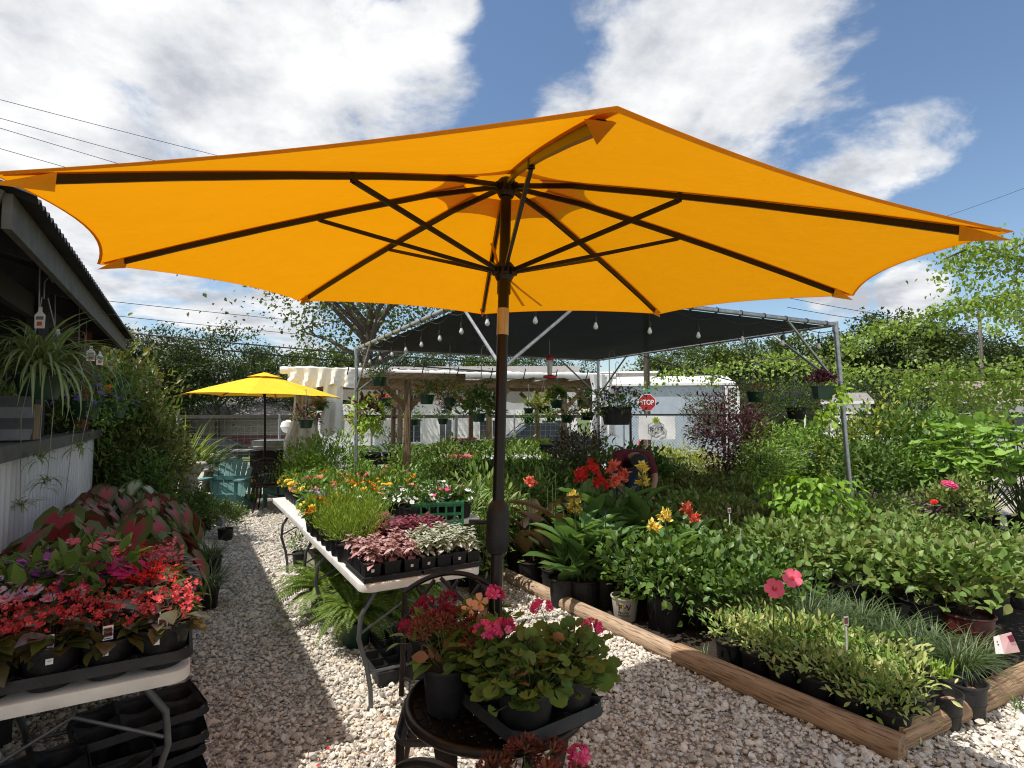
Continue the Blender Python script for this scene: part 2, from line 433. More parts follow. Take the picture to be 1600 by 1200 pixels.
def fabric(name, c, tc_, trans):
    m, nt, bs = nodes(name); L = nt.links
    t = N_(nt, 'ShaderNodeTexCoord'); nz = N_(nt, 'ShaderNodeTexNoise', Scale=9., Detail=5.); L.new(t.outputs['Object'], nz.inputs['Vector'])
    mp = N_(nt, 'ShaderNodeMapping'); mp.inputs['Scale'].default_value = (500, 500, 60); L.new(t.outputs['Object'], mp.inputs[0])
    wv = N_(nt, 'ShaderNodeTexNoise', Scale=1., Detail=2.); L.new(mp.outputs[0], wv.inputs['Vector'])
    r = ramp(nt, nz.outputs[0], [(.25, tuple(x * .86 for x in c)), (.75, c)]); L.new(r.outputs[0], bs.inputs['Base Color'])
    bs.inputs['Roughness'].default_value = .9; bs.inputs['Specular IOR Level'].default_value = .1
    n3 = N_(nt, 'ShaderNodeTexNoise', Scale=16., Detail=3., Distortion=1.2); L.new(t.outputs['Object'], n3.inputs['Vector'])
    b = N_(nt, 'ShaderNodeBump', Strength=.16, Distance=.02); L.new(n3.outputs[0], b.inputs['Height']); L.new(b.outputs[0], bs.inputs['Normal'])
    tr = N_(nt, 'ShaderNodeBsdfTranslucent'); tr.inputs[0].default_value = (*tc_, 1); L.new(b.outputs[0], tr.inputs['Normal'])
    ms = N_(nt, 'ShaderNodeMixShader'); ms.inputs[0].default_value = trans
    L.new(bs.outputs[0], ms.inputs[1]); L.new(tr.outputs[0], ms.inputs[2]); L.new(ms.outputs[0], nt.nodes['Material Output'].inputs[0])
    MATS[name] = m; return m
M_canopy = fabric('yellow umbrella fabric', (.80, .47, .03), (.72, .265, .0), .46)
M_hem = fabric('yellow umbrella hem', (.80, .36, .02), (.6, .16, .0), .25)
M_canopy2 = fabric('far umbrella fabric', (.86, .56, .04), (.6, .2, .0), .08)
M_shade = mat('black shade cloth', (.012, .012, .013), .95, var=.3, scale=2.5, bump=.3, bscale=300)
def open_weave(m, k):
    nt = m.node_tree; t = nt.nodes.new('ShaderNodeBsdfTransparent'); x = nt.nodes.new('ShaderNodeMixShader'); x.inputs[0].default_value = k
    nt.links.new(nt.nodes['Principled BSDF'].outputs[0], x.inputs[1]); nt.links.new(t.outputs[0], x.inputs[2]); nt.links.new(x.outputs[0], nt.nodes['Material Output'].inputs[0])
open_weave(M_shade, .007)

def corrugated(name, c, c2, rough=.45, metal=0.):
    return mat(name, c, rough, metal, scale=2.5, c2=c2, stretch=(1, 1, .25))
M_corrw = corrugated('white corrugated sheet', (.56, .56, .56), (.74, .74, .73))
M_corrd = mat('weathered dark roof sheet', (.05, .052, .05), .5, metal=.4, var=.5, scale=3)
M_fascia = mat('dark fascia board', (.095, .093, .08), .7, var=.3, bump=.2)

def brick(name, c1, c2, mortar, sc=1.0, off=.5):
    m, nt, bs = nodes(name); L = nt.links
    tc = N_(nt, 'ShaderNodeTexCoord'); mp = N_(nt, 'ShaderNodeMapping'); mp.inputs['Rotation'].default_value = (radians(90), 0, 0)
    L.new(tc.outputs['Object'], mp.inputs[0])
    b = N_(nt, 'ShaderNodeTexBrick', Scale=sc); b.inputs['Color1'].default_value = (*c1, 1); b.inputs['Color2'].default_value = (*c2, 1); b.inputs['Mortar'].default_value = (*mortar, 1)
    b.inputs['Mortar Size'].default_value = .012; b.inputs['Brick Width'].default_value = .22; b.inputs['Row Height'].default_value = .075
    L.new(mp.outputs[0], b.inputs['Vector']); L.new(b.outputs[0], bs.inputs['Base Color']); bs.inputs['Roughness'].default_value = .9
    MATS[name] = m; return m
M_brickg = brick('grey brick', (.16, .14, .13), (.30, .265, .245), (.38, .36, .33))
M_brickr = brick('brown red brick', (.12, .042, .038), (.17, .06, .052), (.2, .11, .1))

# gravel
def gravelmat(name, island):
    m, nt, bs = nodes(name); L = nt.links
    tc = N_(nt, 'ShaderNodeTexCoord')
    if island:
        src = N_(nt, 'ShaderNodeNewGeometry').outputs['Random Per Island']
    else:
        vo = N_(nt, 'ShaderNodeTexVoronoi', Scale=36.); L.new(tc.outputs['Object'], vo.inputs['Vector'])
        sp = N_(nt, 'ShaderNodeSeparateColor'); L.new(vo.outputs['Color'], sp.inputs[0]); src = sp.outputs[0]
    st = [(0, (.28, .25, .21)), (.08, (.46, .42, .36)), (.25, (.64, .58, .49)), (.55, (.74, .69, .60)), (.72, (.58, .56, .52)), (.86, (.79, .75, .67)), (.94, (.60, .46, .31)), (1, (.70, .66, .58))]
    r = ramp(nt, src, st); nz = N_(nt, 'ShaderNodeTexNoise', Scale=55., Detail=5.); L.new(tc.outputs['Object'], nz.inputs['Vector'])
    r2 = ramp(nt, nz.outputs[0], [(.3, (.7, .68, .66)), (.6, (1, 1, 1))])
    mx = N_(nt, 'ShaderNodeMix', data_type='RGBA', blend_type='MULTIPLY'); mx.inputs['Factor'].default_value = .8
    L.new(r.outputs[0], mx.inputs['A']); L.new(r2.outputs[0], mx.inputs['B'])
    col = mx.outputs['Result']
    bs.inputs['Roughness'].default_value = .85
    if not island:
        ed = ramp(nt, vo.outputs['Distance'], [(.35, (1, 1, 1)), (.8, (.5, .47, .43))])
        m2 = N_(nt, 'ShaderNodeMix', data_type='RGBA', blend_type='MULTIPLY'); m2.inputs['Factor'].default_value = 1
        L.new(col, m2.inputs['A']); L.new(ed.outputs[0], m2.inputs['B']); col = m2.outputs['Result']
        inv = N_(nt, 'ShaderNodeMath', operation='SUBTRACT'); inv.inputs[0].default_value = 1; L.new(vo.outputs['Distance'], inv.inputs[1])
        b = N_(nt, 'ShaderNodeBump', Strength=1., Distance=.03); L.new(inv.outputs[0], b.inputs['Height']); L.new(b.outputs[0], bs.inputs['Normal'])
    else:
        b = N_(nt, 'ShaderNodeBump', Strength=.5, Distance=.004); L.new(nz.outputs[0], b.inputs['Height']); L.new(b.outputs[0], bs.inputs['Normal'])
    L.new(col, bs.inputs['Base Color'])
    MATS[name] = m; return m
M_stone = gravelmat('crushed limestone', True)
M_gravel = gravelmat('gravel bed', False)

# leaves (linear base colours 0.03-0.15)
g = lambda *a: [tuple(x) for x in a]
L_mid = leafmat('mid green leaf', g((.045, .095, .018), (.075, .145, .028), (.11, .18, .04)))
L_dark = leafmat('deep green leaf', g((.03, .066, .016), (.052, .10, .024), (.08, .135, .034)), rough=.4)
L_gloss = leafmat('glossy green leaf', g((.032, .07, .016), (.052, .10, .022), (.085, .14, .03)), rough=.42, spec=.45)
L_azal = leafmat('soft green shrub leaf', g((.055, .10, .025), (.09, .15, .04), (.13, .19, .06), (.10, .11, .04)))
L_olive = leafmat('olive shrub leaf', g((.06, .085, .022), (.09, .12, .03), (.14, .15, .05), (.12, .09, .04)))
L_lime = leafmat('lime leaf', g((.16, .26, .03), (.24, .36, .04), (.30, .40, .06)), trans=.4)
L_gold = leafmat('golden shrub leaf', g((.16, .20, .03), (.30, .30, .05), (.10, .16, .03)))
L_vari = leafmat('variegated yellow green leaf', g((.12, .19, .04), (.30, .34, .10), (.42, .42, .17), (.07, .13, .03)), edge=((.5, .5, .22), .75, 1.1))
L_mondo = leafmat('dark grassy blade', g((.035, .06, .03), (.06, .09, .045), (.10, .13, .07)), rough=.4)
L_lirio = leafmat('grey green striped blade', g((.08, .12, .06), (.14, .18, .10)), edge=((.35, .37, .25), .7, 1.0))
L_spider = leafmat('spider plant blade', g((.09, .14, .05), (.13, .19, .07)), vein=((.42, .44, .28), .55, .05), trans=.3)
L_fern = leafmat('fern frond', g((.065, .11, .018), (.10, .155, .028), (.14, .20, .045)), trans=.35)
L_fluffy = leafmat('feathery bright foliage', g((.085, .145, .018), (.13, .20, .028), (.18, .25, .045)), trans=.4)
L_cal_r = leafmat('red caladium leaf', g((.27, .035, .05), (.36, .06, .08), (.21, .03, .045)), rough=.4, edge=((.11, .17, .045), .55, .92, 14., .28), trans=.3, tint=(1.1, .8, .6))
L_cal_p = leafmat('pink caladium leaf', g((.36, .09, .10), (.30, .06, .08), (.40, .15, .15)), rough=.4, edge=((.10, .13, .05), .6, 1.1, 30., .5), trans=.3, tint=(1.1, .8, .7))
L_cal_w = leafmat('white green caladium leaf', g((.34, .36, .26), (.22, .28, .16)), edge=((.06, .11, .03), .75, 1.15, 30., .5), trans=.3)
L_hyp_p = leafmat('pink polka dot leaf', g((.55, .24, .26), (.62, .33, .33), (.30, .15, .12), (.50, .20, .22)), edge=((.14, .13, .06), 1.0, 1.7, 90., .9), trans=.25, tint=(1.1, .85, .8))
L_hyp_w = leafmat('white polka dot leaf', g((.56, .58, .42), (.66, .66, .52), (.25, .30, .14), (.58, .60, .46)), edge=((.11, .16, .05), 1.0, 1.7, 90., .9), trans=.25)
L_hyp_r = leafmat('wine red polka dot leaf', g((.17, .035, .05), (.24, .05, .075), (.10, .025, .03), (.34, .10, .13)), trans=.25, tint=(1.1, .8, .8))
L_beg = leafmat('bronze begonia leaf', g((.06, .055, .02), (.09, .065, .025), (.05, .075, .022), (.08, .04, .025)), rough=.3, spec=.6, tint=(1.2, .8, .4))
L_ger = leafmat('olive geranium leaf', g((.045, .085, .02), (.06, .105, .028), (.075, .12, .03), (.06, .075, .025)), rough=.7)
L_dry = leafmat('dried brown leaf', g((.18, .08, .03), (.26, .13, .05), (.14, .07, .03)), tint=(1, .8, .5))
L_canna = leafmat('blue green canna leaf', g((.045, .10, .04), (.07, .14, .055), (.10, .17, .07)), rough=.35, vein=((.11, .17, .07), .12, .02), trans=.35)
L_cannab = leafmat('bronze canna leaf', g((.03, .022, .015), (.045, .03, .02), (.035, .045, .02)), rough=.35, trans=.35, tint=(1.3, .8, .5))
L_maple = leafmat('dark purple maple leaf', g((.04, .012, .016), (.065, .018, .022), (.03, .012, .015)), tint=(1.3, .5, .5))
L_lorop = leafmat('dusky purple shrub leaf', g((.07, .035, .055), (.10, .05, .075), (.05, .03, .04)), tint=(1.2, .7, .9))
L_conif = leafmat('fine bright conifer leaf', g((.08, .15, .02), (.12, .21, .03), (.16, .25, .045)))
L_tree1 = leafmat('oak tree leaf', g((.028, .05, .012), (.045, .075, .018), (.07, .105, .028)))
L_tree2 = leafmat('broadleaf tree leaf', g((.05, .085, .016), (.08, .125, .025), (.115, .165, .038)))
L_tree3 = leafmat('dark evergreen tree leaf', g((.024, .045, .018), (.038, .065, .024), (.055, .085, .03)))
L_vine = leafmat('creeper leaf', g((.09, .15, .03), (.14, .21, .05), (.18, .25, .07)), trans=.4)
L_sago = leafmat('cycad frond', g((.02, .045, .012), (.035, .065, .018)), rough=.35)
L_coleus = leafmat('plum coleus leaf', g((.045, .012, .022), (.07, .018, .03), (.05, .04, .02)), tint=(1.2, .6, .7))
def petal(name, stops, centre=None, trans=.25):
    return leafmat(name, stops, rough=.55, trans=trans, vein=(centre, .35, .12) if centre else None, spec=.2, tint=(1, .85, .85))
F_coral = petal('coral begonia petal', g((.58, .035, .05), (.68, .08, .09), (.72, .17, .17)))
F_red = petal('scarlet petal', g((.55, .012, .012), (.68, .03, .02), (.62, .05, .04)))
F_pink = petal('rose pink petal', g((.70, .12, .18), (.76, .22, .26), (.72, .3, .3)))
F_mag = petal('magenta petal', g((.50, .02, .15), (.60, .04, .22), (.42, .02, .16)))
F_purp = petal('violet petal', g((.36, .08, .42), (.46, .14, .52), (.40, .10, .36)))
F_lil = petal('pale lilac petal', g((.62, .42, .60), (.68, .50, .62), (.66, .45, .55)), (.5, .1, .3))
F_hot = petal('hot pink geranium petal', g((.74, .05, .20), (.80, .12, .30), (.60, .015, .12), (.78, .22, .38)))
F_deep = petal('dark wine pentas petal', g((.22, .012, .05), (.32, .02, .07), (.28, .03, .03)))
F_peach = petal('peach petal', g((.80, .42, .24), (.82, .48, .3)), (.75, .3, .1))
F_orng = petal('orange petal', g((.80, .20, .012), (.85, .28, .02), (.78, .14, .01)))
F_gaz = petal('orange daisy petal', g((.78, .26, .06), (.80, .32, .08)), (.25, .03, .02))
F_yel = petal('yellow petal', g((.86, .55, .03), (.88, .62, .06), (.85, .48, .02)))
F_cream = petal('canna yellow petal', g((.85, .66, .10), (.86, .70, .2), (.84, .58, .06)))
F_white = petal('white petal', g((.82, .80, .78), (.84, .84, .8)), (.8, .5, .5))
F_salm = petal('salmon canna petal', g((.80, .16, .08), (.78, .22, .14), (.80, .12, .06)))
F_blue = petal('blue violet petal', g((.14, .11, .34), (.20, .16, .44), (.17, .12, .36)))
F_lav = petal('lavender petal', g((.42, .34, .55), (.50, .42, .62), (.38, .3, .5)))
F_hib = petal('pink hibiscus petal', g((.82, .13, .22), (.84, .16, .26)), (.45, .01, .05))

# ---------------------------------------------------------------- world, sun, camera
SUN_AZ = math.atan2(-.5, -.19)
def build_world():
    w = bpy.data.worlds.new('World'); SC.world = w; w.use_nodes = True; nt = w.node_tree; L = nt.links
    nt.nodes.clear(); out = N_(nt, 'ShaderNodeOutputWorld')
    sky = N_(nt, 'ShaderNodeTexSky'); sky.sky_type = 'NISHITA'; sky.sun_disc = False
    sky.sun_elevation = radians(61.9); sky.sun_rotation = SUN_AZ % (2 * pi); sky.air_density = 1.15; sky.dust_density = .3; sky.ozone_density = 3.2
    bg = N_(nt, 'ShaderNodeBackground'); bg.inputs[1].default_value = SKY_STRENGTH; L.new(sky.outputs[0], bg.inputs[0])
    tc = N_(nt, 'ShaderNodeTexCoord'); d = tc.outputs['Generated']
    # flatten the view direction on to a cloud deck so that clouds shrink towards the horizon
    sp = N_(nt, 'ShaderNodeSeparateXYZ'); L.new(d, sp.inputs[0])
    za = N_(nt, 'ShaderNodeMath', operation='MAXIMUM'); L.new(sp.outputs[2], za.inputs[0]); za.inputs[1].default_value = 0.
    zb = N_(nt, 'ShaderNodeMath', operation='ADD'); L.new(za.outputs[0], zb.inputs[0]); zb.inputs[1].default_value = .22
    dv = N_(nt, 'ShaderNodeVectorMath', operation='SCALE'); L.new(d, dv.inputs[0])
    iv = N_(nt, 'ShaderNodeMath', operation='DIVIDE'); iv.inputs[0].default_value = 1; L.new(zb.outputs[0], iv.inputs[1]); L.new(iv.outputs[0], dv.inputs['Scale'])
    n1 = N_(nt, 'ShaderNodeTexNoise', Scale=1.7, Detail=9., Roughness=.6, Distortion=.25); L.new(dv.outputs[0], n1.inputs['Vector'])
    n2 = N_(nt, 'ShaderNodeTexNoise', Scale=3.2, Detail=7., Roughness=.6); L.new(dv.outputs[0], n2.inputs['Vector'])
    acc = None
    def add(a, b):
        m = N_(nt, 'ShaderNodeMath', operation='MAXIMUM'); L.new(a, m.inputs[0]); L.new(b, m.inputs[1]); return m.outputs[0]
    for v, rad, amp in [(ray(px, py).normalized(), r_, a_ - .01) for px, py, r_, a_ in CLOUDS] + [(Vector(v).normalized(), r_, a_) for v, r_, a_ in FILL_CLOUDS]:
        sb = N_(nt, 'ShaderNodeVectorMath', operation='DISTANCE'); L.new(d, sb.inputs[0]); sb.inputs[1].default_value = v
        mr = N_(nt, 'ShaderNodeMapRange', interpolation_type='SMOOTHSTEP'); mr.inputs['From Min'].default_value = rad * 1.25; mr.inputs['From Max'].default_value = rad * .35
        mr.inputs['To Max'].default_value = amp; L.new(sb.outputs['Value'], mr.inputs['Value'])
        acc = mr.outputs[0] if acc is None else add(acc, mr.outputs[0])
    sm = N_(nt, 'ShaderNodeMath', operation='MULTIPLY_ADD'); L.new(n1.outputs[0], sm.inputs[0]); sm.inputs[1].default_value = 1.7; L.new(acc, sm.inputs[2])
    dn = N_(nt, 'ShaderNodeMapRange', interpolation_type='SMOOTHSTEP'); dn.inputs['From Min'].default_value = 1.14; dn.inputs['From Max'].default_value = 1.36; L.new(sm.outputs[0], dn.inputs['Value'])
    cc = ramp(nt, n2.outputs[0], [(.36, (.53, .555, .61)), (.5, (.80, .82, .85)), (.62, (1., 1., 1.))])
    cb = N_(nt, 'ShaderNodeBackground'); cb.inputs[1].default_value = CLOUD_STRENGTH; L.new(cc.outputs[0], cb.inputs[0])
    ms = N_(nt, 'ShaderNodeMixShader'); L.new(dn.outputs[0], ms.inputs[0]); L.new(bg.outputs[0], ms.inputs[1]); L.new(cb.outputs[0], ms.inputs[2])
    L.new(ms.outputs[0], out.inputs[0])
SKY_STRENGTH, CLOUD_STRENGTH = .098, .72
CLOUDS = [(120, 60, .42, .62), (300, 150, .30, .6), (400, 215, .16, .55), (20, 230, .3, .6), (640, 150, .15, .42), (510, 90, .06, .38), (705, 10, .06, .32), (1050, 130, .19, .56), (1180, 90, .22, .56), (1130, 230, .24, .56),
          (1330, 215, .17, .56), (1445, 200, .11, .5), (900, 170, .1, .4), (960, 20, .12, .36), (1350, 90, .07, .34), (230, 470, .22, .5), (420, 520, .16, .42), (1300, 480, .07, .45), (1420, 468, .06, .42), (-500, 100, .7, .6)]
FILL_CLOUDS = [((-.3, -.8, .5), 1.1, .75), ((.6, -.6, .4), .8, .65), ((-.9, -.2, .3), .8, .7), ((.2, -.3, .95), .55, .6)]  # unseen clouds behind and above the camera, added to lift the shadow fill
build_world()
sl = bpy.data.lights.new('sun', 'SUN'); sl.energy = 3.9; sl.angle = radians(.53); sl.color = (1., .955, .89)
so = bpy.data.objects.new('sun', sl); COL.objects.link(so)
so.rotation_euler = Vector((.5, .19, -1.0)).to_track_quat('-Z', 'Y').to_euler()

cam = bpy.data.cameras.new('camera'); co = bpy.data.objects.new('camera', cam); COL.objects.link(co)
cam.sensor_width = 36; cam.lens = FPX / 1600 * 36; cam.clip_start = .05; cam.clip_end = 2000
co.location = (0, 0, CAMZ); co.rotation_euler = (pi / 2 + PITCH, 0, 0); SC.camera = co
SC.view_settings.view_transform = 'Standard'; SC.view_settings.look = 'None'; SC.view_settings.exposure = 0.5; SC.view_settings.gamma = 1
SC.render.engine = 'CYCLES'; SC.cycles.filter_width = 1.1
SC.cycles.max_bounces = 7; SC.cycles.diffuse_bounces = 4; SC.cycles.glossy_bounces = 3; SC.cycles.transmission_bounces = 6; SC.cycles.transparent_max_bounces = 8
# ---------------------------------------------------------------- ground, gravel, street
def pw(o, root):
    """o was meshed in world coordinates; hang it under root (which only has a location)"""
    o.parent = root; o.location = -Vector(root.location); return o
def tagged(o, label, cat, group=None): return tag(o, label, cat, group)

def ground():
    m = MB()
    xs = [-140, -90, -60, -45, -35, -27, -20, -14, -9, -5, -2, 0, 2, 5, 9, 14, 20, 27, 35, 45, 60, 90, 140]
    ys = [-12, -4, 0, 3, 6, 9, 12, 15, 18, 21, 24, 27, 30, 34, 38, 42, 46, 50, 56, 64, 80, 120, 200, 400, 900]
    vs = [(x * (1 if y < 150 else 6), y, terrain(x, y)) for y in ys for x in xs]
    n = len(xs)
    m.add(vs, [(j * n + i, j * n + i + 1, (j + 1) * n + i + 1, (j + 1) * n + i) for j in range(len(ys) - 1) for i in range(n - 1)])
    tag(m.build('ground', M_grass), kind='structure')
    m = MB()       # gravel yard, one sheet over the grass
    m.grid(lambda a, b: (-16 + 32 * a, -6 + 20.5 * b, 0.0), 16, 10)
    tag(m.build('gravel_yard', M_gravel), kind='structure')
    def strip(name, matl, pts0, pts1, dz, n=24, k=4):
        m = MB()
        def fn(a, b):
            p = Vector((*pts0, 0)).lerp(Vector((*pts1, 0)), a); q = p + Vector((*off, 0)) * b
            return (q.x, q.y, terrain(q.x, q.y) + dz)
        m.grid(fn, n, k); tag(m.build(name, matl), kind='structure')
    off = (-2, 9.5); strip('street', M_asph, (-60, 4.5), (60, 34.5), .012, 60, 6)
    off = (-.5, 2.2); strip('concrete_apron', M_conc2, (-30, 9.6), (9, 17.2), .02, 40, 3)
    off = (-.4, 1.6); strip('pavement', M_conc2, (-60, 15.6), (60, 45.6), .03, 60, 2)
    off = (-2.6, 8); strip('side_road', M_conc2, (6, 33), (40, 47), .022, 30, 4)
ground()

def gravel_stones():
    """crushed stone lying on the yard: angular chips near the camera, one mesh"""
    zones = [(.75, 10.5, -1.0, 1.0, 900), (.7, 6.2, .85, 2.85, 900), (.45, 1.45, 2.6, 5.2, 900), (6.2, 10.5, .9, 2.4, 320), (-.3, .8, -1, 2.7, 250)]
    ico = [(-1, 1.618, 0), (1, 1.618, 0), (-1, -1.618, 0), (1, -1.618, 0), (0, -1, 1.618), (0, 1, 1.618), (0, -1, -1.618), (0, 1, -1.618), (1.618, 0, -1), (1.618, 0, 1), (-1.618, 0, -1), (-1.618, 0, 1)]
    fs = [(0, 11, 5), (0, 5, 1), (0, 1, 7), (0, 7, 10), (0, 10, 11), (1, 5, 9), (5, 11, 4), (11, 10, 2), (10, 7, 6), (7, 1, 8), (3, 9, 4), (3, 4, 2), (3, 2, 6), (3, 6, 8), (3, 8, 9), (4, 9, 5), (2, 4, 11), (6, 2, 10), (8, 6, 7), (9, 8, 1)]
    nb = NB()
    for u0, u1, v0, v1, dens in zones:
        n = int((u1 - u0) * (v1 - v0) * dens * 2.3)
        u = rnd(n, u0, u1); v = rnd(n, v0, v1)
        x = u * UX + v * VX; y = u * UY + v * VY
        for t in range(4):
            tv = np.array(ico) / 1.9 * rng.uniform(.62, 1.2, (12, 1)) * np.array([1.0, .78, .55])
            sel = np.arange(n) % 4 == t; k = sel.sum()
            s = .0128 * np.exp(rng.normal(0, .36, k)); a = rnd(k, 0, 2 * pi)
            P = np.stack([x[sel], y[sel], s * .35 + rnd(k, -.002, .009)], 1)
            D = np.stack([np.cos(a), np.sin(a), rng.normal(0, .3, k)], 1)
            nb.scatter(P, D, np.tile([0, 0, 1.], (k, 1)) + jit(k, .35), s, (tv, fs, np.zeros((12, 2))))
    for u0, u1, v0, v1, dens in zones[:3]:          # smaller chips filling the gaps
        k = int((u1 - u0) * (v1 - v0) * 1500); u = rnd(k, u0, u1); v = rnd(k, v0, v1); a = rnd(k, 0, 2 * pi)
        tv = np.array(ico) / 1.9 * rng.uniform(.6, 1.2, (12, 1)) * np.array([1.0, .8, .6])
        nb.scatter(np.stack([u * UX + v * VX, u * UY + v * VY, rnd(k, .001, .012)], 1), np.stack([np.cos(a), np.sin(a), 0 * a], 1), np.tile([0, 0, 1.], (k, 1)) + jit(k, .4), .0068 * rnd(k, .6, 1.3), (tv, fs, np.zeros((12, 2))))
    o = nb.build('gravel', M_stone, smooth=False); tag(o, 'loose crushed white and tan stone covering the path', 'gravel', kind='stuff')
gravel_stones()
nb = NB()
n = 12; P = np.array([[*G(rng.uniform(380, 760), rng.uniform(1050, 1195), .03)] for _ in range(n)]); a = rnd(n, 0, 6.28)
nb.scatter(P, np.stack([np.cos(a), np.sin(a), 0 * a], 1), np.tile([0, 0, 1.], (n, 1)) + jit(n, .3), rnd(n, .012, .028), LEAFW)
tag(nb.build('fallen_petals', F_red), 'fallen red petals scattered over the gravel path', 'petals', kind='stuff')

# ---------------------------------------------------------------- timber edging of the bed
def log(name, a, b, r, label, m):
    d = Vector(b) - Vector(a); L = d.length; rz = math.atan2(d.y, d.x)
    mb = MB(); k = 15; n = 18; vs = []
    for i in range(k + 1):
        t = i / k
        for j in range(n):
            an = 2 * pi * j / n; rr = r * (1 + .035 * sin(3 * an + i * .5) + .02 * sin(9 * t + an))
            y = rr * cos(an); z = rr * sin(an)
            if abs(y) > r * .93: y = math.copysign(r * .93, y)
            vs.append((t * L, y, z + r * .92 + .004 * sin(7 * t)))
    mb.add(vs, [(i * n + j, i * n + (j + 1) % n, (i + 1) * n + (j + 1) % n, (i + 1) * n + j) for i in range(k) for j in range(n)] + [tuple(range(n - 1, -1, -1)), tuple(k * n + j for j in range(n))])
    o = mb.build(name, m); o.location = a; o.rotation_euler = (0, 0, rz)
    tag(o, label, 'timber', 'timbers edging the plant bed'); return o
log('landscape_timber', G(742, 884, 0), G(1072, 1042, 0), .058, 'sun bleached landscape timber running along the far stretch of the gravel beside tall canna pots', M_logw)
log('landscape_timber', G(1058, 1036, 0), G(1412, 1192, 0), .066, 'shaded brown landscape timber edging the front of the bed below the variegated vines', M_log)
log('landscape_timber', G(1398, 1172, 0), G(1660, 1046, 0), .066, 'brown landscape timber turning the corner of the bed, ending half in sun', M_log)
nb = NB(); c = Y(1.55, 5.2)
m = MB(); m.grid(lambda a, b: (*Y(1.45 + 8 * a, 2.86 + 7 * b, .012 + .01 * sin(a * 40) * cos(b * 33)).to_tuple(),), 40, 40)
tag(m.build('bed_soil', M_soil), kind='structure')

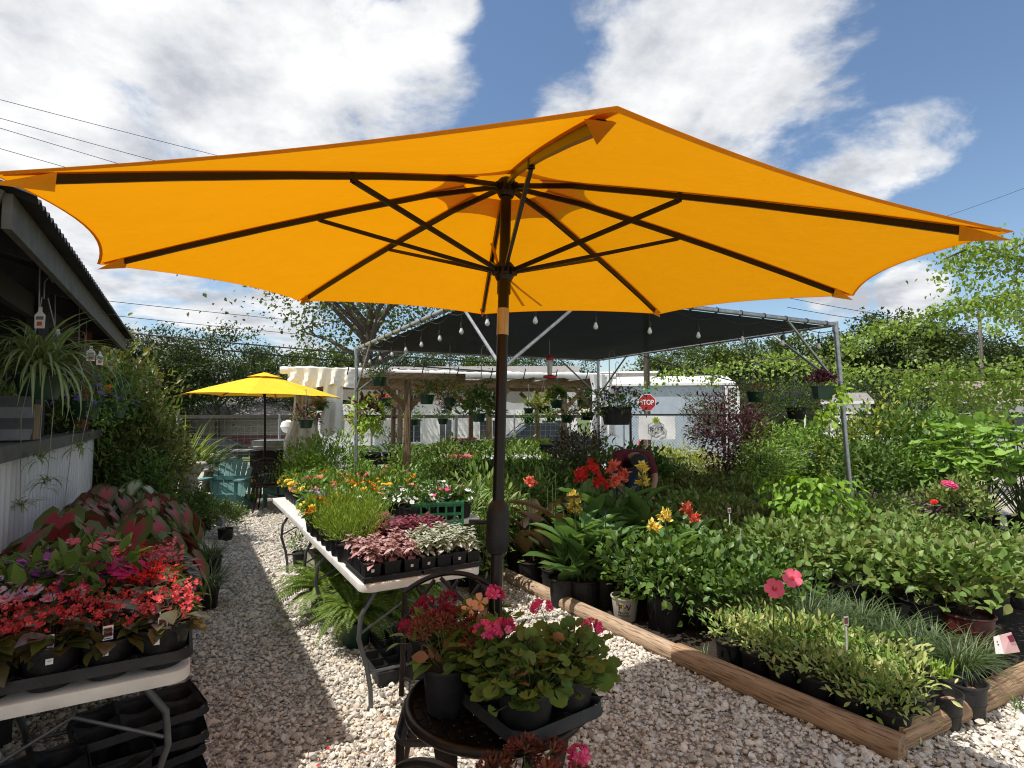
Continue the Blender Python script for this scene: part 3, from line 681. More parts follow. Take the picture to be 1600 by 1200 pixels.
# ---------------------------------------------------------------- umbrellas
def umbrella(name, label, C0, R, rot, tx, ty, hub, run, base, grp, strut_at=.5, vent_s=.23, crank=True, pole_r=.019, low_r=.022, cloth=None, rib_w=.0122, seg=14, hide_base=False):
    C0 = Vector(C0); hub = Vector(hub); run = Vector(run); base = Vector(base)
    root = thing(name, label, 'umbrella', base, group=grp)
    def tip(k):
        a = -pi / 2 + rot + k * pi / 4; x = R * cos(a); y = R * sin(a)
        return C0 + Vector((x, y, tx * x + ty * y))
    tips = [tip(k) for k in range(8)]
    axis = (hub - C0).normalized()
    top = hub + axis * .035
    def rib_pt(k, s):        # canopy line above rib k
        p = top.lerp(tips[k % 8], s); return p + axis * (.02 * R * 4 * s * (1 - s)) * .5
    # main canopy with its vent hole
    s0 = .11
    m = MB()
    for k in range(8):
        def fn(a, b):
            t = b; s = s0 + (1 - s0) * a
            s2 = s * (1 - .046 * 4 * t * (1 - t) * s ** 3)
            p = rib_pt(k, s2).lerp(rib_pt(k + 1, s2), t)
            return p - axis * (.018 * R * 4 * t * (1 - t) * s * (1.2 - s))
        m.grid(fn, 20, seg)
    can = pw(m.build('canopy', cloth or M_canopy), root)
    # hem along the edge, a doubled strip of the same cloth
    m = MB(); pts = []
    for k in range(8):
        for j in range(12):
            t = j / 12; s2 = 1 - .046 * 4 * t * (1 - t)
            pts.append(rib_pt(k, s2).lerp(rib_pt(k + 1, s2), t) - axis * (.018 * R * 4 * t * (1 - t) * .2))
    lo = [p.lerp(top, .007) - axis * .004 for p in pts]; n = len(pts)
    m.add([p + axis * .001 for p in pts] + lo, [(i, (i + 1) % n, n + (i + 1) % n, n + i) for i in range(n)])
    pw(m.build('hem', M_hem), root)
    for k in range(8):                      # sewn seam tape beside each rib
        m = MB(); pr = None; sd = (tips[k] - C0).normalized().cross(axis)
        for j in range(21):
            s = s0 + (.985 - s0) * j / 20; p = rib_pt(k, s) - axis * .003; q = p + sd * .014 - axis * .001; p = p - sd * .010
            if pr: m.add([pr[0], pr[1], q, p], [(0, 1, 2, 3)])
            pr = (p, q)
        pw(m.build('seam', M_hem), root)
    # vent: a small second canopy raised over the hole
    m = MB()
    for k in range(8):
        def fv(a, b):
            s = vent_s * a; s2 = s * (1 - .1 * 4 * b * (1 - b) * a * a)
            return rib_pt(k, s2).lerp(rib_pt(k + 1, s2), b) + axis * (.035 * R - .012 * R * a)
        m.grid(fv, 6, 8)
    pw(m.build('vent', cloth or M_canopy), root)
    m = MB(); m.lathe([(0, .0), (.02, .0), (.024, .02), (.012, .05), (0, .06)], 12, cap0=False); f = m.build('finial', M_pole); f.parent = root; f.location = top + axis * .035 * R - base
    # ribs and struts
    m_rib = M_pole
    hubr = .035
    for k in range(8):
        a = hub + (tips[k] - C0).normalized() * hubr; b = rib_pt(k, .948) - axis * .014
        mid = [rib_pt(k, t) - axis * .014 for t in (.2, .4, .6, .8)]
        m = MB(); prev = a
        for q in mid + [b]: m.beam(prev, q, rib_w, rib_w * 1.3, axis); prev = q
        rb = pw(m.build('rib', m_rib, smooth=False), root)
        j = rib_pt(k, strut_at) - axis * .026; st = run + (tips[k] - C0).normalized() * hubr
        m = MB(); m.beam(st, j, rib_w * .85, rib_w * 1.1, axis); m.tube([j - axis * .004, j + axis * .02], rib_w * .8, 8)
        so_ = m.build('strut', m_rib, smooth=False); so_.parent = rb; so_.location = (0, 0, 0)
        # cloth pocket that takes the rib's end
        m = MB(); e = rib_pt(k, 1.0); i0 = rib_pt(k, .935); sd = axis.cross((e - i0).normalized()) * .019
        m.add([i0 + sd - axis * .004, i0 - sd - axis * .004, e - axis * .018, i0 - axis * .036], [(0, 2, 3), (1, 3, 2), (0, 3, 1)])
        po = m.build('rib_pocket', M_hem); po.parent = rb
    d = (hub - base).normalized()
    m = MB(); m.tube([base, base.lerp(hub, .42)], low_r, 20); pw(m.build('lower_pole', M_pole), root)
    m = MB(); m.tube([base.lerp(hub, .42), hub + d * .02], pole_r, 20); pw(m.build('pole', M_pole), root)
    for c, nm in ((hub, 'hub'), (run, 'runner_hub')):
        m = MB(); m.tube([c - d * .035, c - d * .02, c + d * .02, c + d * .03], [pole_r * 1.35, hubr * .95, hubr * .95, pole_r * 1.3], 16)
        for k in range(8):
            w = (tips[k] - C0).normalized(); m.beam(c + w * hubr * .7, c + w * hubr * 1.25, .022, .026, axis)
        pw(m.build(nm, M_iron, sharp=30), root)
    m = MB(); m.tube([run - d * .08, run - d * .035], pole_r * 1.25, 16); pw(m.build('runner', M_pole), root)
    return root, d, hub, run, base, axis

UMB, ud, uhub, urun, ubase, uax = umbrella('patio_umbrella', 'large open yellow patio umbrella standing through the bistro table', (-.0294, 1.9557, CAMZ + .4767), 1.35, .1111, -.0252, .0908,
    (-.02, 1.915, 2.40), PD(788, 424, 1.90), (-.075, 1.735, 0.02), 'yellow patio umbrellas', strut_at=.47)
pt = lambda z: ubase + ud * ((z - ubase.z) / ud.z)
m = MB(); m.tube([pt(1.87), pt(1.962)], .0205, 20); pw(m.build('joint_band', M_chrome), UMB)
m = MB(); zc = 1.235; m.tube([pt(zc - .085), pt(zc - .08), pt(zc - .06), pt(zc - .055), pt(zc + .045), pt(zc + .05), pt(zc + .07), pt(zc + .085)], [.022, .03, .036, .0375, .0375, .036, .031, .021], 22)
m.tube([pt(zc + .03), pt(zc + .033)], .0385, 22); m.tube([pt(zc - .045), pt(zc - .042)], .0385, 22)
ch = pw(m.build('tilt_collar', M_black), UMB)
m = MB(); c = pt(zc + .01); m.tube([c + Vector((-.03, .03, 0)), c + Vector((-.075, .05, -.005))], .008, 8); m.box(c + Vector((-.08, .052, -.004)), (.035, .02, .014)); k_ = m.build('crank_handle', M_black2); k_.parent = ch
m = MB()
def strap(m, pts, w):
    P = [Vector(p) for p in pts]
    for i in range(len(P) - 1):
        s = Vector((w, w * .3, 0)); m.add([P[i] - s, P[i] + s, P[i + 1] + s, P[i + 1] - s], [(0, 1, 2, 3)])
for x0, x1, y1, dd in ((795, 846, 478, 2.16), (800, 818, 478, 2.12)):
    strap(m, [PD(785, 428, 1.95), PD((x0 + x1) / 2 - 8, 452, (1.95 + dd) / 2), PD(x1, y1, dd)], .006)
strap(m, [PD(768, 380, 1.98), PD(774, 398, 1.95), PD(782, 428, 1.93)], .005)
pw(m.build('tie_strap', M_hem, smooth=False), UMB)

far_c = PD(413, 620, 9.75); fb = G(418, 792, 0)
umbrella('patio_umbrella', 'smaller looking yellow patio umbrella over the metal chair at the end of the path', (far_c.x, far_c.y, 1.93), 1.30, .25, -.02, .0, (far_c.x, far_c.y, 2.27), (far_c.x, far_c.y, 1.98), (far_c.x + .06, far_c.y, .02), 'yellow patio umbrellas', seg=8, cloth=M_canopy2)

# ---------------------------------------------------------------- cast metal bistro set
def bistro_table(name, label, c, r=.268, h=.72, grp='cast metal bistro tables'):
    root = thing(name, label, 'table', (c[0], c[1], 0), rz=.35, group=grp)
    m = MB(); w = .021; st = .0345; n = int(r / st) + 1
    for i in range(-n, n + 1):            # basket weave of flat cast strips with small diamond gaps
        x = i * st; L = sqrt(max(0, (r - .012) ** 2 - x * x))
        if L < .02: continue
        for q in range(-9, 9):
            y0 = q * st * 2 + (st if i % 2 else 0); y1 = y0 + st * 1.78
            a = max(-L, y0); b = min(L, y1)
            if b - a > .008:
                m.box((x, (a + b) / 2, h - .006), (w, b - a, .007)); m.box(((a + b) / 2, x, h - .0098), (b - a, w, .007))
    top = m.build('table_top', M_bronze, root, smooth=False)
    m = MB(); m.tube([(r * cos(a), r * sin(a), h - .008) for a in np.linspace(0, 2 * pi, 49)[:-1]], .0155, 10, closed=True); m.build('rim', M_bronze, root)
    m = MB(); m.tube([(.05 * cos(a), .05 * sin(a), h - .006) for a in np.linspace(0, 2 * pi, 25)[:-1]], .009, 8, closed=True); m.build('pole_ring', M_bronze, root)
    for k in range(4):
        a = k * pi / 2 + .6; m = MB(); e = Vector((cos(a), sin(a), 0)); s = Vector((-sin(a), cos(a), 0)); prof = [(.235, h - .02, .075), (.225, h - .09, .06), (.20, h - .22, .035), (.15, .36, .026), (.16, .2, .026), (.23, .06, .028), (.275, .0, .035)]
        vs = []
        for rr, z, ww in prof:
            for sa, sb in ((-1, -1), (1, -1), (1, 1), (-1, 1)): vs.append(e * (rr + sa * .011) + s * (sb * ww / 2) + Vector((0, 0, z)))
        fs = [(i * 4 + j, i * 4 + (j + 1) % 4, i * 4 + 4 + (j + 1) % 4, i * 4 + 4 + j) for i in range(len(prof) - 1) for j in range(4)] + [(3, 2, 1, 0), tuple(len(vs) - 4 + j for j in range(4))]
        m.add(vs, fs); m.build('leg', M_bronze, root, sharp=50)
    m = MB(); m.tube([(.155 * cos(a), .155 * sin(a), .36) for a in np.linspace(0, 2 * pi, 33)[:-1]], .008, 8, closed=True); m.build('brace_ring', M_bronze, root)
    return root
TBL = (-.05, 1.775)
bistro_table('bistro_table', 'round dark bronze cast bistro table carrying potted geraniums under the big umbrella', TBL)

def lattice_chair(name, label, loc, rz, arms=True, pattern='lattice', grp='cast metal chairs'):
    """back at +Y, seat towards -Y"""
    root = thing(name, label, 'chair', loc, rz, grp)
    W, D, H, S = .205, .22, .90, .43
    bx = lambda t: (t, .0)
    def back(x, t):      # t 0..1 up the back, raked
        return Vector((x, .21 + .09 * t + .0, S + (H - S) * t))
    def topz(x): return 1 - .16 * (x / W) ** 2
    m = MB(); arc = [back(x, topz(x)) for x in np.linspace(-W, W, 15)]; m.tube(arc, .0115, 8)
    for s in (-1, 1): m.tube([back(s * W, t) for t in np.linspace(-.02, topz(W), 6)], .011, 8)
    m.tube([back(x, .12) for x in np.linspace(-W, W, 5)], .009, 6)
    m.build('back_frame', M_bronze, root)
    m = MB()
    if pattern == 'lattice':
        for k in range(-3, 4):
            for s in (-1, 1):
                pts = []
                for i in range(17):
                    x = -W + 2 * W * i / 16; t = .55 + s * (x - k * .125) / (H - S) * 1.15 + .05 * sin(x * 9)
                    if .12 <= t <= topz(x): pts.append(back(x, t))
                if len(pts) > 1: m.tube(pts, .0085, 6)
    else:
        for k in range(-3, 4):
            x = k * .055; m.tube([back(x + .018 * sin(t * 9 + k), t) for t in np.linspace(.12, topz(x), 9)], .007, 6)
        for k in range(-3, 3):
            for t0 in (.3, .55, .78):
                x = k * .055 + .027; m.tube([back(x + .03 * cos(a), min(topz(x) - .02, t0 + .06 * sin(a))) for a in np.linspace(0, 2 * pi, 11)[:-1]], .006, 6, closed=True)
    m.build('back_lattice', M_bronze, root)
    m = MB()
    for i in range(-4, 5):
        x = i * .038; m.beam((x, -.14, S - .004 - .01 * cos(x * 8)), (x, .2, S - .004 - .01 * cos(x * 8)), .024, .007)
        y = .03 + i * .037; m.beam((-.165, y, S - .012), (.165, y, S - .012), .02, .006)
    q = [(.175 * max(-1, min(1, 1.3 * cos(a))), .03 + .175 * max(-1, min(1, 1.3 * sin(a))), S - .004) for a in np.linspace(0, 2 * pi, 33)[:-1]]
    m.tube(q, .012, 8, closed=True); m.build('seat', M_bronze, root)
    for sx in (-1, 1):
        for sy in (-1, 1):
            m = MB(); m.tube([(sx * .16, .03 + sy * .155, S - .01), (sx * .16, .02 + sy * .16, S - .12), (sx * .185, sy * .20, .15), (sx * .215, sy * .25, 0.0)], [.017, .013, .011, .013], 8); m.build('leg', M_bronze, root)
    if arms:
        for s in (-1, 1):
            m = MB(); m.tube([back(s * W, .48), Vector((s * .235, .1, S + .235)), Vector((s * .245, -.1, S + .225)), Vector((s * .24, -.18, S + .19)), Vector((s * .215, -.17, S + .05)), Vector((s * .2, -.15, S))], .011, 8); m.build('arm', M_bronze, root)
    return root
lattice_chair('metal_chair', 'dark cast chair with arched lattice back pushed behind the potted geraniums', (-.25, 2.2, 0), .05, arms=False)
lattice_chair('metal_chair', 'dark metal chair at the bottom edge holding a pot of fading geraniums', (.09, 1.375, -.02), pi - .72, arms=False)
fc = G(410, 803, 0)
lattice_chair('metal_chair', 'dark scroll back chair on the gravel under the far umbrella, seat away from view', (fc.x, fc.y + .25, 0), pi + .25, arms=True, pattern='scroll')
lattice_chair('metal_chair', 'dark scroll back chair half hidden behind the first one under the far umbrella', (fc.x + .25, fc.y + 1.35, 0), -.2, arms=True, pattern='scroll')

# ---------------------------------------------------------------- folding plastic tables
def folding_table(label, u0, u1, v0, v1, h, grp='white folding tables', leg_u=(.22,), rot=0):
    c = Y((u0 + u1) / 2, (v0 + v1) / 2); L = u1 - u0; W = v1 - v0
    root = thing('folding_table', label, 'table', c, TH + pi / 2 - pi / 2, grp)   # local Y = along the yard
    root.rotation_euler = (0, 0, TH)
    m = MB(); r = .06; out = []
    for sx, sy in ((1, 1), (-1, 1), (-1, -1), (1, -1)):
        cx, cy = sx * (W / 2 - r), sy * (L / 2 - r); a0 = {(1, 1): 0, (-1, 1): pi / 2, (-1, -1): pi, (1, -1): 1.5 * pi}[(sx, sy)]
        for i in range(6): a = a0 + i / 5 * pi / 2; out.append((cx + r * cos(a), cy + r * sin(a)))
    lay = [(.965, h - .046), (.995, h - .042), (1.0, h - .034), (1.0, h - .010), (.996, h - .003), (.985, h)]; n = len(out); vs = []
    for k, z in lay: vs += [(x - (1 - k) * math.copysign(W / 2, x), y - (1 - k) * math.copysign(W / 2, y), z) for x, y in out]
    fs = [(i * n + j, i * n + (j + 1) % n, (i + 1) * n + (j + 1) % n, (i + 1) * n + j) for i in range(len(lay) - 1) for j in range(n)] + [tuple(range(n - 1, -1, -1)), tuple((len(lay) - 1) * n + j for j in range(n))]
    m.add(vs, fs); m.build('table_top', M_whitep, root, sharp=35)
    for e in (-1, 1):
        ye = e * (L / 2 - .26)
        for s in (-1, 1):
            x = s * (W / 2 - .1); m = MB()
            m.tube([(x * .75, ye, h - .05), (x * .80, ye, h - .12), (x * 1.12, ye, h - .24), (x * 1.16, ye - e * .0, h - .36), (x * .98, ye + e * .01, .24), (x * .9, ye + e * .02, .12), (x * .88, ye + e * .02, .0)], .0125, 10); m.build('leg', M_legs, root)
        m = MB(); m.tube([(-(W / 2 - .1) * .93, ye, .2), ((W / 2 - .1) * .93, ye, .2)], .009, 8)
        m.tube([(-(W / 2 - .1) * 1.1, ye, h - .33), (0, ye - e * .03, h - .2), ((W / 2 - .1) * 1.1, ye, h - .33)], .007, 6); m.tube([(0, ye - e * .03, h - .2), (0, ye - e * .3, h - .05)], .007, 6); m.build('brace', M_legs, root)
    return root
folding_table('white plastic folding table with wine and pink leaved pots at its near end', 2.80, 4.46, .78, 1.46, .75)
folding_table('white plastic folding table continuing the row, crowded with marigolds and ageratum', 4.49, 6.25, .80, 1.48, .74)
folding_table('white plastic folding table beside the green crate, under white and pink vinca', 4.2, 5.9, 1.52, 2.18, .74)
folding_table('white plastic folding table in building shade carrying trays of red begonias', 2.22, 3.44, -.66, .04, .74)

# ---------------------------------------------------------------- nursery shed on the left
def shed():
    root = thing('nursery_shed', 'open sided nursery shed with dark corrugated roof and low white corrugated wall', 'shed', Y(4, -1.5, 0))
    he, sl_ = 2.41, .30; P = Y; u1 = 8.4
    for a0, a1, ve in ((3.1, u1, -.68), (.6, 3.06, -1.02)):
        m = MB(); nu = int((a1 - a0) * 46); vs = []; fs = []
        for i in range(nu + 1):
            u = a0 - .05 + (a1 - a0 + .1) * i / nu; w = .017 * sin(i * pi / 2.0)
            for v in (ve + .10, -3.8):
                z = he + .16 + sl_ * (ve - v) + w; vs += [P(u, v, z), P(u, v, z - .003)]
        for i in range(nu):
            a = i * 4; b = a + 4; fs += [(a, b, b + 2, a + 2), (a + 1, a + 3, b + 3, b + 1), (a, a + 1, b + 1, b)]
        m.add(vs, fs); pw(m.build('roof', M_corrd), root)
        mid = (a0 + a1) / 2 - 1.2
        for q0, q1 in ((a0, mid), (mid + .004, a1)):
            m = MB(); m.beam(P(q0, ve, he + .06), P(q1, ve, he + .06), .035, .155); pw(m.build('fascia', M_fascia, smooth=False), root)
        for u in (a0, a1):
            m = MB(); m.beam(P(u, ve - .03, he + .07), P(u, -3.8, he + .07 + sl_ * (3.8 + ve)), .035, .15); pw(m.build('rake_board', M_fascia, smooth=False), root)
        for u in np.arange(a0 + .7, a1, 1.1):
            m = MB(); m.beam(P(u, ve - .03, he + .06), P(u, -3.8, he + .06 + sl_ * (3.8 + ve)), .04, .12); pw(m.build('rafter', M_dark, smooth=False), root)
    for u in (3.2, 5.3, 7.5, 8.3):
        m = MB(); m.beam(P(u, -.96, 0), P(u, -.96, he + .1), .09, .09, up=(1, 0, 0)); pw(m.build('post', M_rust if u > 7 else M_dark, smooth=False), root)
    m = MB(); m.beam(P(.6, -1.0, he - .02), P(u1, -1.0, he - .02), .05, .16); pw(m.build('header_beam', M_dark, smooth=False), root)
    m = MB(); vs = []; fs = []; nw = 330; a0, a1 = 1.5, 7.55
    for i in range(nw + 1):
        u = a0 + (a1 - a0) * i / nw; t = (i % 6); w = {0: 0, 1: 0, 2: .016, 3: .016, 4: .016, 5: 0}[t]
        vs += [P(u, -.86 + w, .03), P(u, -.86 + w, 1.35), P(u, -.88 + w, 1.35), P(u, -.88 + w, .03)]
    for i in range(nw):
        a = i * 4; b = a + 4; fs += [(a, b, b + 1, a + 1), (a + 1, b + 1, b + 2, a + 2), (a + 2, b + 2, b + 3, a + 3)]
    fs += [(0, 1, 2, 3), (nw * 4 + 3, nw * 4 + 2, nw * 4 + 1, nw * 4)]
    m.add(vs, fs); pw(m.build('wall', M_corrw, smooth=False), root)
    for q0, q1 in ((a0, 4.7), (4.704, a1 + .03)):
        m = MB(); m.beam(P(q0, -.87, 1.395), P(q1, -.87, 1.395), .15, .085); pw(m.build('counter_rail', M_fascia, smooth=False), root)
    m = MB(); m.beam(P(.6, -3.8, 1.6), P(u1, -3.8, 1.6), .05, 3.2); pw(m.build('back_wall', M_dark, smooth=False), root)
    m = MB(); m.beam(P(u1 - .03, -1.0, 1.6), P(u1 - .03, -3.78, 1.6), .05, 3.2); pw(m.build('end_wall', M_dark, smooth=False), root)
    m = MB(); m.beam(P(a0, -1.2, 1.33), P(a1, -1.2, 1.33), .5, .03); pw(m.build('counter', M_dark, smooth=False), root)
    for u, v, L in ((3.5, -.9, .3), (4.4, -.8, .35), (5.2, -.85, .3), (5.9, -.8, .35), (6.7, -.85, .3)):
        m = MB(); m.tube([P(u, v, he + .1), P(u + .03, v, he - .15), P(u + .05, v, he - .22), P(u + .02, v + .03, he - .25), P(u - .01, v + .02, he - .22)], .004, 6)
        pw(m.build('hanging_hook', M_sp), root)
shed()
# ---------------------------------------------------------------- potted plants
def pot_mesh(r=.1, h=.17, taper=.78, mats=None, rim=.012, sides=24, soil=.9, ribs=0):
    m = MB(); rb = r * taper
    prof = [(rb * .96, 0), (rb, .004), (r * .97, h - rim), (r * 1.03, h - rim), (r * 1.05, h - rim * .5), (r * 1.03, h), (r * .96, h), (r * .92, h * soil)]
    if ribs:
        vs = []; n = ribs * 4; k = 0
        for rr, z in prof[:5]:
            for j in range(n): a = 2 * pi * j / n; q = rr * (1 - .025 * ((j % 4) in (1, 2)) * (z < h - rim * 1.2)); vs.append((q * cos(a), q * sin(a), z))
        fs = [(i * n + j, i * n + (j + 1) % n, (i + 1) * n + (j + 1) % n, (i + 1) * n + j) for i in range(4) for j in range(n)] + [tuple(range(n - 1, -1, -1))]
        m.add(vs, fs); m.lathe(prof[4:], sides, cap0=False)
    else: m.lathe(prof, sides)
    m.lathe([(0.001, h * soil + .004), (r * .5, h * soil + .006), (r * .93, h * soil - .002)], sides, mi=1, cap0=False)
    return m.mesh('pot', [mats or M_black, M_soil], sharp=40)
def squarepot_mesh(w=.086, h=.085, mat_=None, lip=.004):
    m = MB(); a = w / 2; b = a * .82
    def ring(k, z): return [(-k, -k, z), (k, -k, z), (k, k, z), (-k, k, z)]
    R = [ring(b, 0), ring(a * .97, h - .012), ring(a * 1.02, h - .012), ring(a * 1.02, h), ring(a * .93, h), ring(a * .9, h - .012)]
    vs = [p for r in R for p in r]
    m.add(vs, [(i * 4 + j, i * 4 + (j + 1) % 4, i * 4 + 4 + (j + 1) % 4, i * 4 + 4 + j) for i in range(5) for j in range(4)] + [(3, 2, 1, 0)])
    m.add(ring(a * .92, h - .011), [(0, 1, 2, 3)], 1)
    return m.mesh('pot', [mat_ or M_black, M_soil], smooth=False)

PROTO = {}
def proto(key, *parts): PROTO[key] = list(parts); return key
CNT = {}
def put(key, name, label, cat, loc, rz=None, s=1.0, group=None, sub=None):
    rz = random.uniform(0, 6.28) if rz is None else rz
    root = thing(name, label, cat, loc, rz, group, s)
    made = {}
    for p in PROTO[key]:
        nm, me = p[0], p[1]
        made[nm] = link(nm, me, made[p[2]] if len(p) > 2 else root)
    return root

def sticker(root, r, z, face, s=.017):
    """white price square on a pot's wall, turned to the world direction face"""
    a = face - root.rotation_euler.z; m = MB(); e = Vector((cos(a), sin(a), 0)); t = Vector((-sin(a), cos(a), 0)); c = e * r + Vector((0, 0, z)); up = (Vector((0, 0, 1)) + e * .12).normalized()
    m.prism([c - t * s / 2 - up * s / 2, c + t * s / 2 - up * s / 2, c + t * s / 2 + up * s / 2, c - t * s / 2 + up * s / 2], e * .0012); m.prism([c + e * .0013 - t * s * .25 + up * s * .05, c + e * .0013 + t * s * .25 + up * s * .05, c + e * .0013 + t * s * .25 + up * s * .18, c + e * .0013 - t * s * .25 + up * s * .18], e * .0003, 1)
    m.build('price_sticker', [M_tag, M_sp], root, smooth=False)
FACE = TH - pi / 2
def stems_to(nb, base_r, z0, tips, r=.002, mi=0):
    n = len(tips); a = rnd(n, 0, 6.28); q = rnd(n, 0, base_r)
    nb.stems(np.stack([q * np.cos(a), q * np.sin(a), np.full(n, z0)], 1), tips, r, mi)

def mound(key, R, h, zc, pot=None, pot_h=.17, leaves=(), flowers=(), stem=None, clumps=30, stem_n=14, spread=.3, zmin=-.3, foliage_name='foliage', extra=()):
    """pot + leafy mound + flowers. leaves: (material, n, size, template); flowers: (material, n, size, template, radius scale)"""
    parts = []
    if pot is not None: parts.append(('pot', pot))
    nb = NB(); mats = []; tips = None
    for i, (mt, n, sz, t) in enumerate(leaves):
        mats.append(mt); tp = bush(nb, (0, 0, zc), (R, R, h), n, sz, t, i, clumps, spread, zmin); tips = tp if tips is None else tips
    mats.append(stem or M_twig)
    stems_to(nb, R * .2, pot_h * .85, tips[:stem_n], .0028, len(mats) - 1)
    parts.append((foliage_name, nb.mesh(foliage_name, mats)))
    if flowers:
        nb = NB(); fm = []
        for i, (mt, n, sz, t, k) in enumerate(flowers):
            fm.append(mt); d = sphere_dirs(n, .05); P = np.array([0, 0, zc]) + d * np.array([R, R, h]) * k * rnd(n, .9, 1.08)[:, None]
            N = unit(d + np.array([0, 0, .8]) + jit(n, .3)); D = np.cross(N, rng.normal(size=(n, 3)))
            nb.scatter(P, D, N, sz * rnd(n, .75, 1.2), t, i)
        parts.append(('blossoms', nb.mesh('blossoms', fm)))
    return proto(key, *parts, *extra)

def tag_mesh(w=.028, h=.1, top=.045):
    """white stake label with a printed face"""
    m = MB(); m.box((0, 0, h * .5 - .03), (w * .35, .0012, h)); m.box((0, 0, h), (w, .0014, top))
    m.box((0, -.0011, h + .002), (w * .78, .0006, top * .62), mi=1); m.box((0, -.0011, h - top * .4), (w * .7, .0006, .003), mi=2)
    return m.mesh('plant_tag', [M_tag, M_deepprint, M_black], smooth=False)
M_deepprint = mat('dark flower print', (.02, .012, .012), .4, c2=(.35, .06, .08), scale=120)
TAG = tag_mesh(); TAGS = tag_mesh(.02, .07, .03)

# ---- small pots on the white tables -------------------------------------------------
SQ = squarepot_mesh()
def hyp(key, lm, n=60, size=.048):
    nb = NB(); k = 9; a = rnd(k, 0, 6.28); tp = np.stack([np.cos(a) * rnd(k, 0, .045), np.sin(a) * rnd(k, 0, .045), rnd(k, .13, .185)], 1)
    for c in tp:
        q = 8; aa = np.arange(q) * 2.4 + rng.uniform(0, 6); lay = np.arange(q) / q
        D = np.stack([np.cos(aa), np.sin(aa), .55 - 1.0 * lay], 1); P = c + np.stack([np.zeros(q), np.zeros(q), -.05 * lay], 1)
        nb.scatter(P, D, np.stack([-.5 * np.cos(aa), -.5 * np.sin(aa), np.ones(q)], 1), size * (.55 + .6 * lay) * rnd(q, .8, 1.2), LEAFW)
    nb.stems(np.tile([0, 0, .07], (k, 1)), tp, .0016, 1)
    return proto(key, ('pot', SQ), ('foliage', nb.mesh('foliage', [lm, M_twigb])))
for v in 'ab':
    hyp('hyp_p' + v, L_hyp_p); hyp('hyp_w' + v, L_hyp_w); hyp('hyp_r' + v, L_hyp_r, size=.055)
TZ = .7505
def rows(u0, v0, nu, nv, du, dv, z, keys, name, label, cat, group, s=(.92, 1.1), skip=0, lab=None):
    for i in range(nu):
        for j in range(nv):
            if random.random() < skip: continue
            q = put(random.choice(keys), name, label if not lab else lab(i, j), cat, Y(u0 + i * du, v0 + j * dv, z), TH + random.choice((0, 1.571, 3.142, 4.712)), random.uniform(*s), group)
            if i == 0 and j % 2 == 0 and name == 'foliage_pot' and nu == 4 and nv > 2: sticker(q, .0405, .05, FACE, .015)
def sheet_tray(name, label, u0, u1, v0, v1, z, cat='tray', h=.055, grp='black nursery trays', cells=0, matl=None):
    """shallow black plastic tray with walls, rim and (for empty ones) cell dividers"""
    root = thing(name, label, cat, Y((u0 + u1) / 2, (v0 + v1) / 2, z), TH, grp)
    a, b = (v1 - v0) / 2, (u1 - u0) / 2; m = MB(); t = .004
    for sx in (-1, 1): m.box((sx * a, 0, h / 2), (t, 2 * b + t, h)); m.box((sx * (a + .005), 0, h - .003), (.016, 2 * b + .026, .005))
    for sy in (-1, 1): m.box((0, sy * b, h / 2), (2 * a - t, t, h)); m.box((0, sy * (b + .005), h - .0035), (2 * a - .006, .016, .005))
    m.box((0, 0, .003), (2 * a - t, 2 * b - t, .005)); m.build('shell', matl or M_black2, root, smooth=False)
    if cells:
        m = MB(); nx, ny = cells
        for i in range(1, nx): m.box((-a + 2 * a * i / nx, 0, h * .5), (t, 2 * b - .008, h * .8))
        for j in range(1, ny): m.box((0, -b + 2 * b * j / ny, h * .48), (2 * a - .008, t, h * .78))
        m.build('dividers', M_black2, root, smooth=False)
    return root
sheet_tray('nursery_tray', 'shallow black tray under the pink splashed plants at the table corner', 2.82, 3.19, .80, 1.10, TZ, h=.03)
sheet_tray('nursery_tray', 'shallow black tray under the cream splashed plants by the table edge', 2.82, 3.19, 1.12, 1.45, TZ, h=.03)
sheet_tray('nursery_tray', 'shallow black tray under the wine red plants on the first white table', 3.22, 3.60, 1.00, 1.45, TZ, h=.03)
rows(2.87, .845, 4, 3, .09, .105, TZ + .006, ['hyp_pa', 'hyp_pb'], 'foliage_pot', 'pink splashed polka dot plant in a small square black pot, corner block', 'potted plant', 'pink polka dot plants')
rows(2.87, 1.15, 4, 4, .09, .09, TZ + .006, ['hyp_wa', 'hyp_wb'], 'foliage_pot', 'cream splashed polka dot plant in a small square black pot at table edge', 'potted plant', 'cream polka dot plants')
rows(3.27, 1.03, 4, 5, .09, .095, TZ + .006, ['hyp_ra', 'hyp_rb'], 'foliage_pot', 'wine red polka dot plant in a small square black pot behind the cream ones', 'potted plant', 'wine red polka dot plants')

# feathery green plants behind, on the path side of the first table
RP = pot_mesh(.058, .1, .75); RP2 = pot_mesh(.075, .12, .75)
def feather(key, lm):
    nb = NB(); n = 420; d = sphere_dirs(n, .0); P = d * np.array([.11, .11, .16]) * rnd(n, .4, 1.05)[:, None] + [0, 0, .12]
    nb.scatter(P, unit(d + [0, 0, .9] + jit(n, .5)), unit(d + jit(n, .5)), rnd(n, .02, .04), T_diamond(.2, .02, .1))
    tips = P[:30]; nb.stems(np.tile([0, 0, .09], (30, 1)), tips, .0012, 1)
    proto(key, ('pot', RP), ('foliage', nb.mesh('foliage', [lm, M_twig])))
feather('feathera', L_fluffy); feather('featherb', L_fluffy)
rows(3.32, .83, 7, 2, .155, .13, TZ, ['feathera', 'featherb'], 'foliage_pot', 'feathery bright green foliage plant in a round black pot on the path edge', 'potted plant', 'feathery green plants on the white table', s=(.9, 1.15))
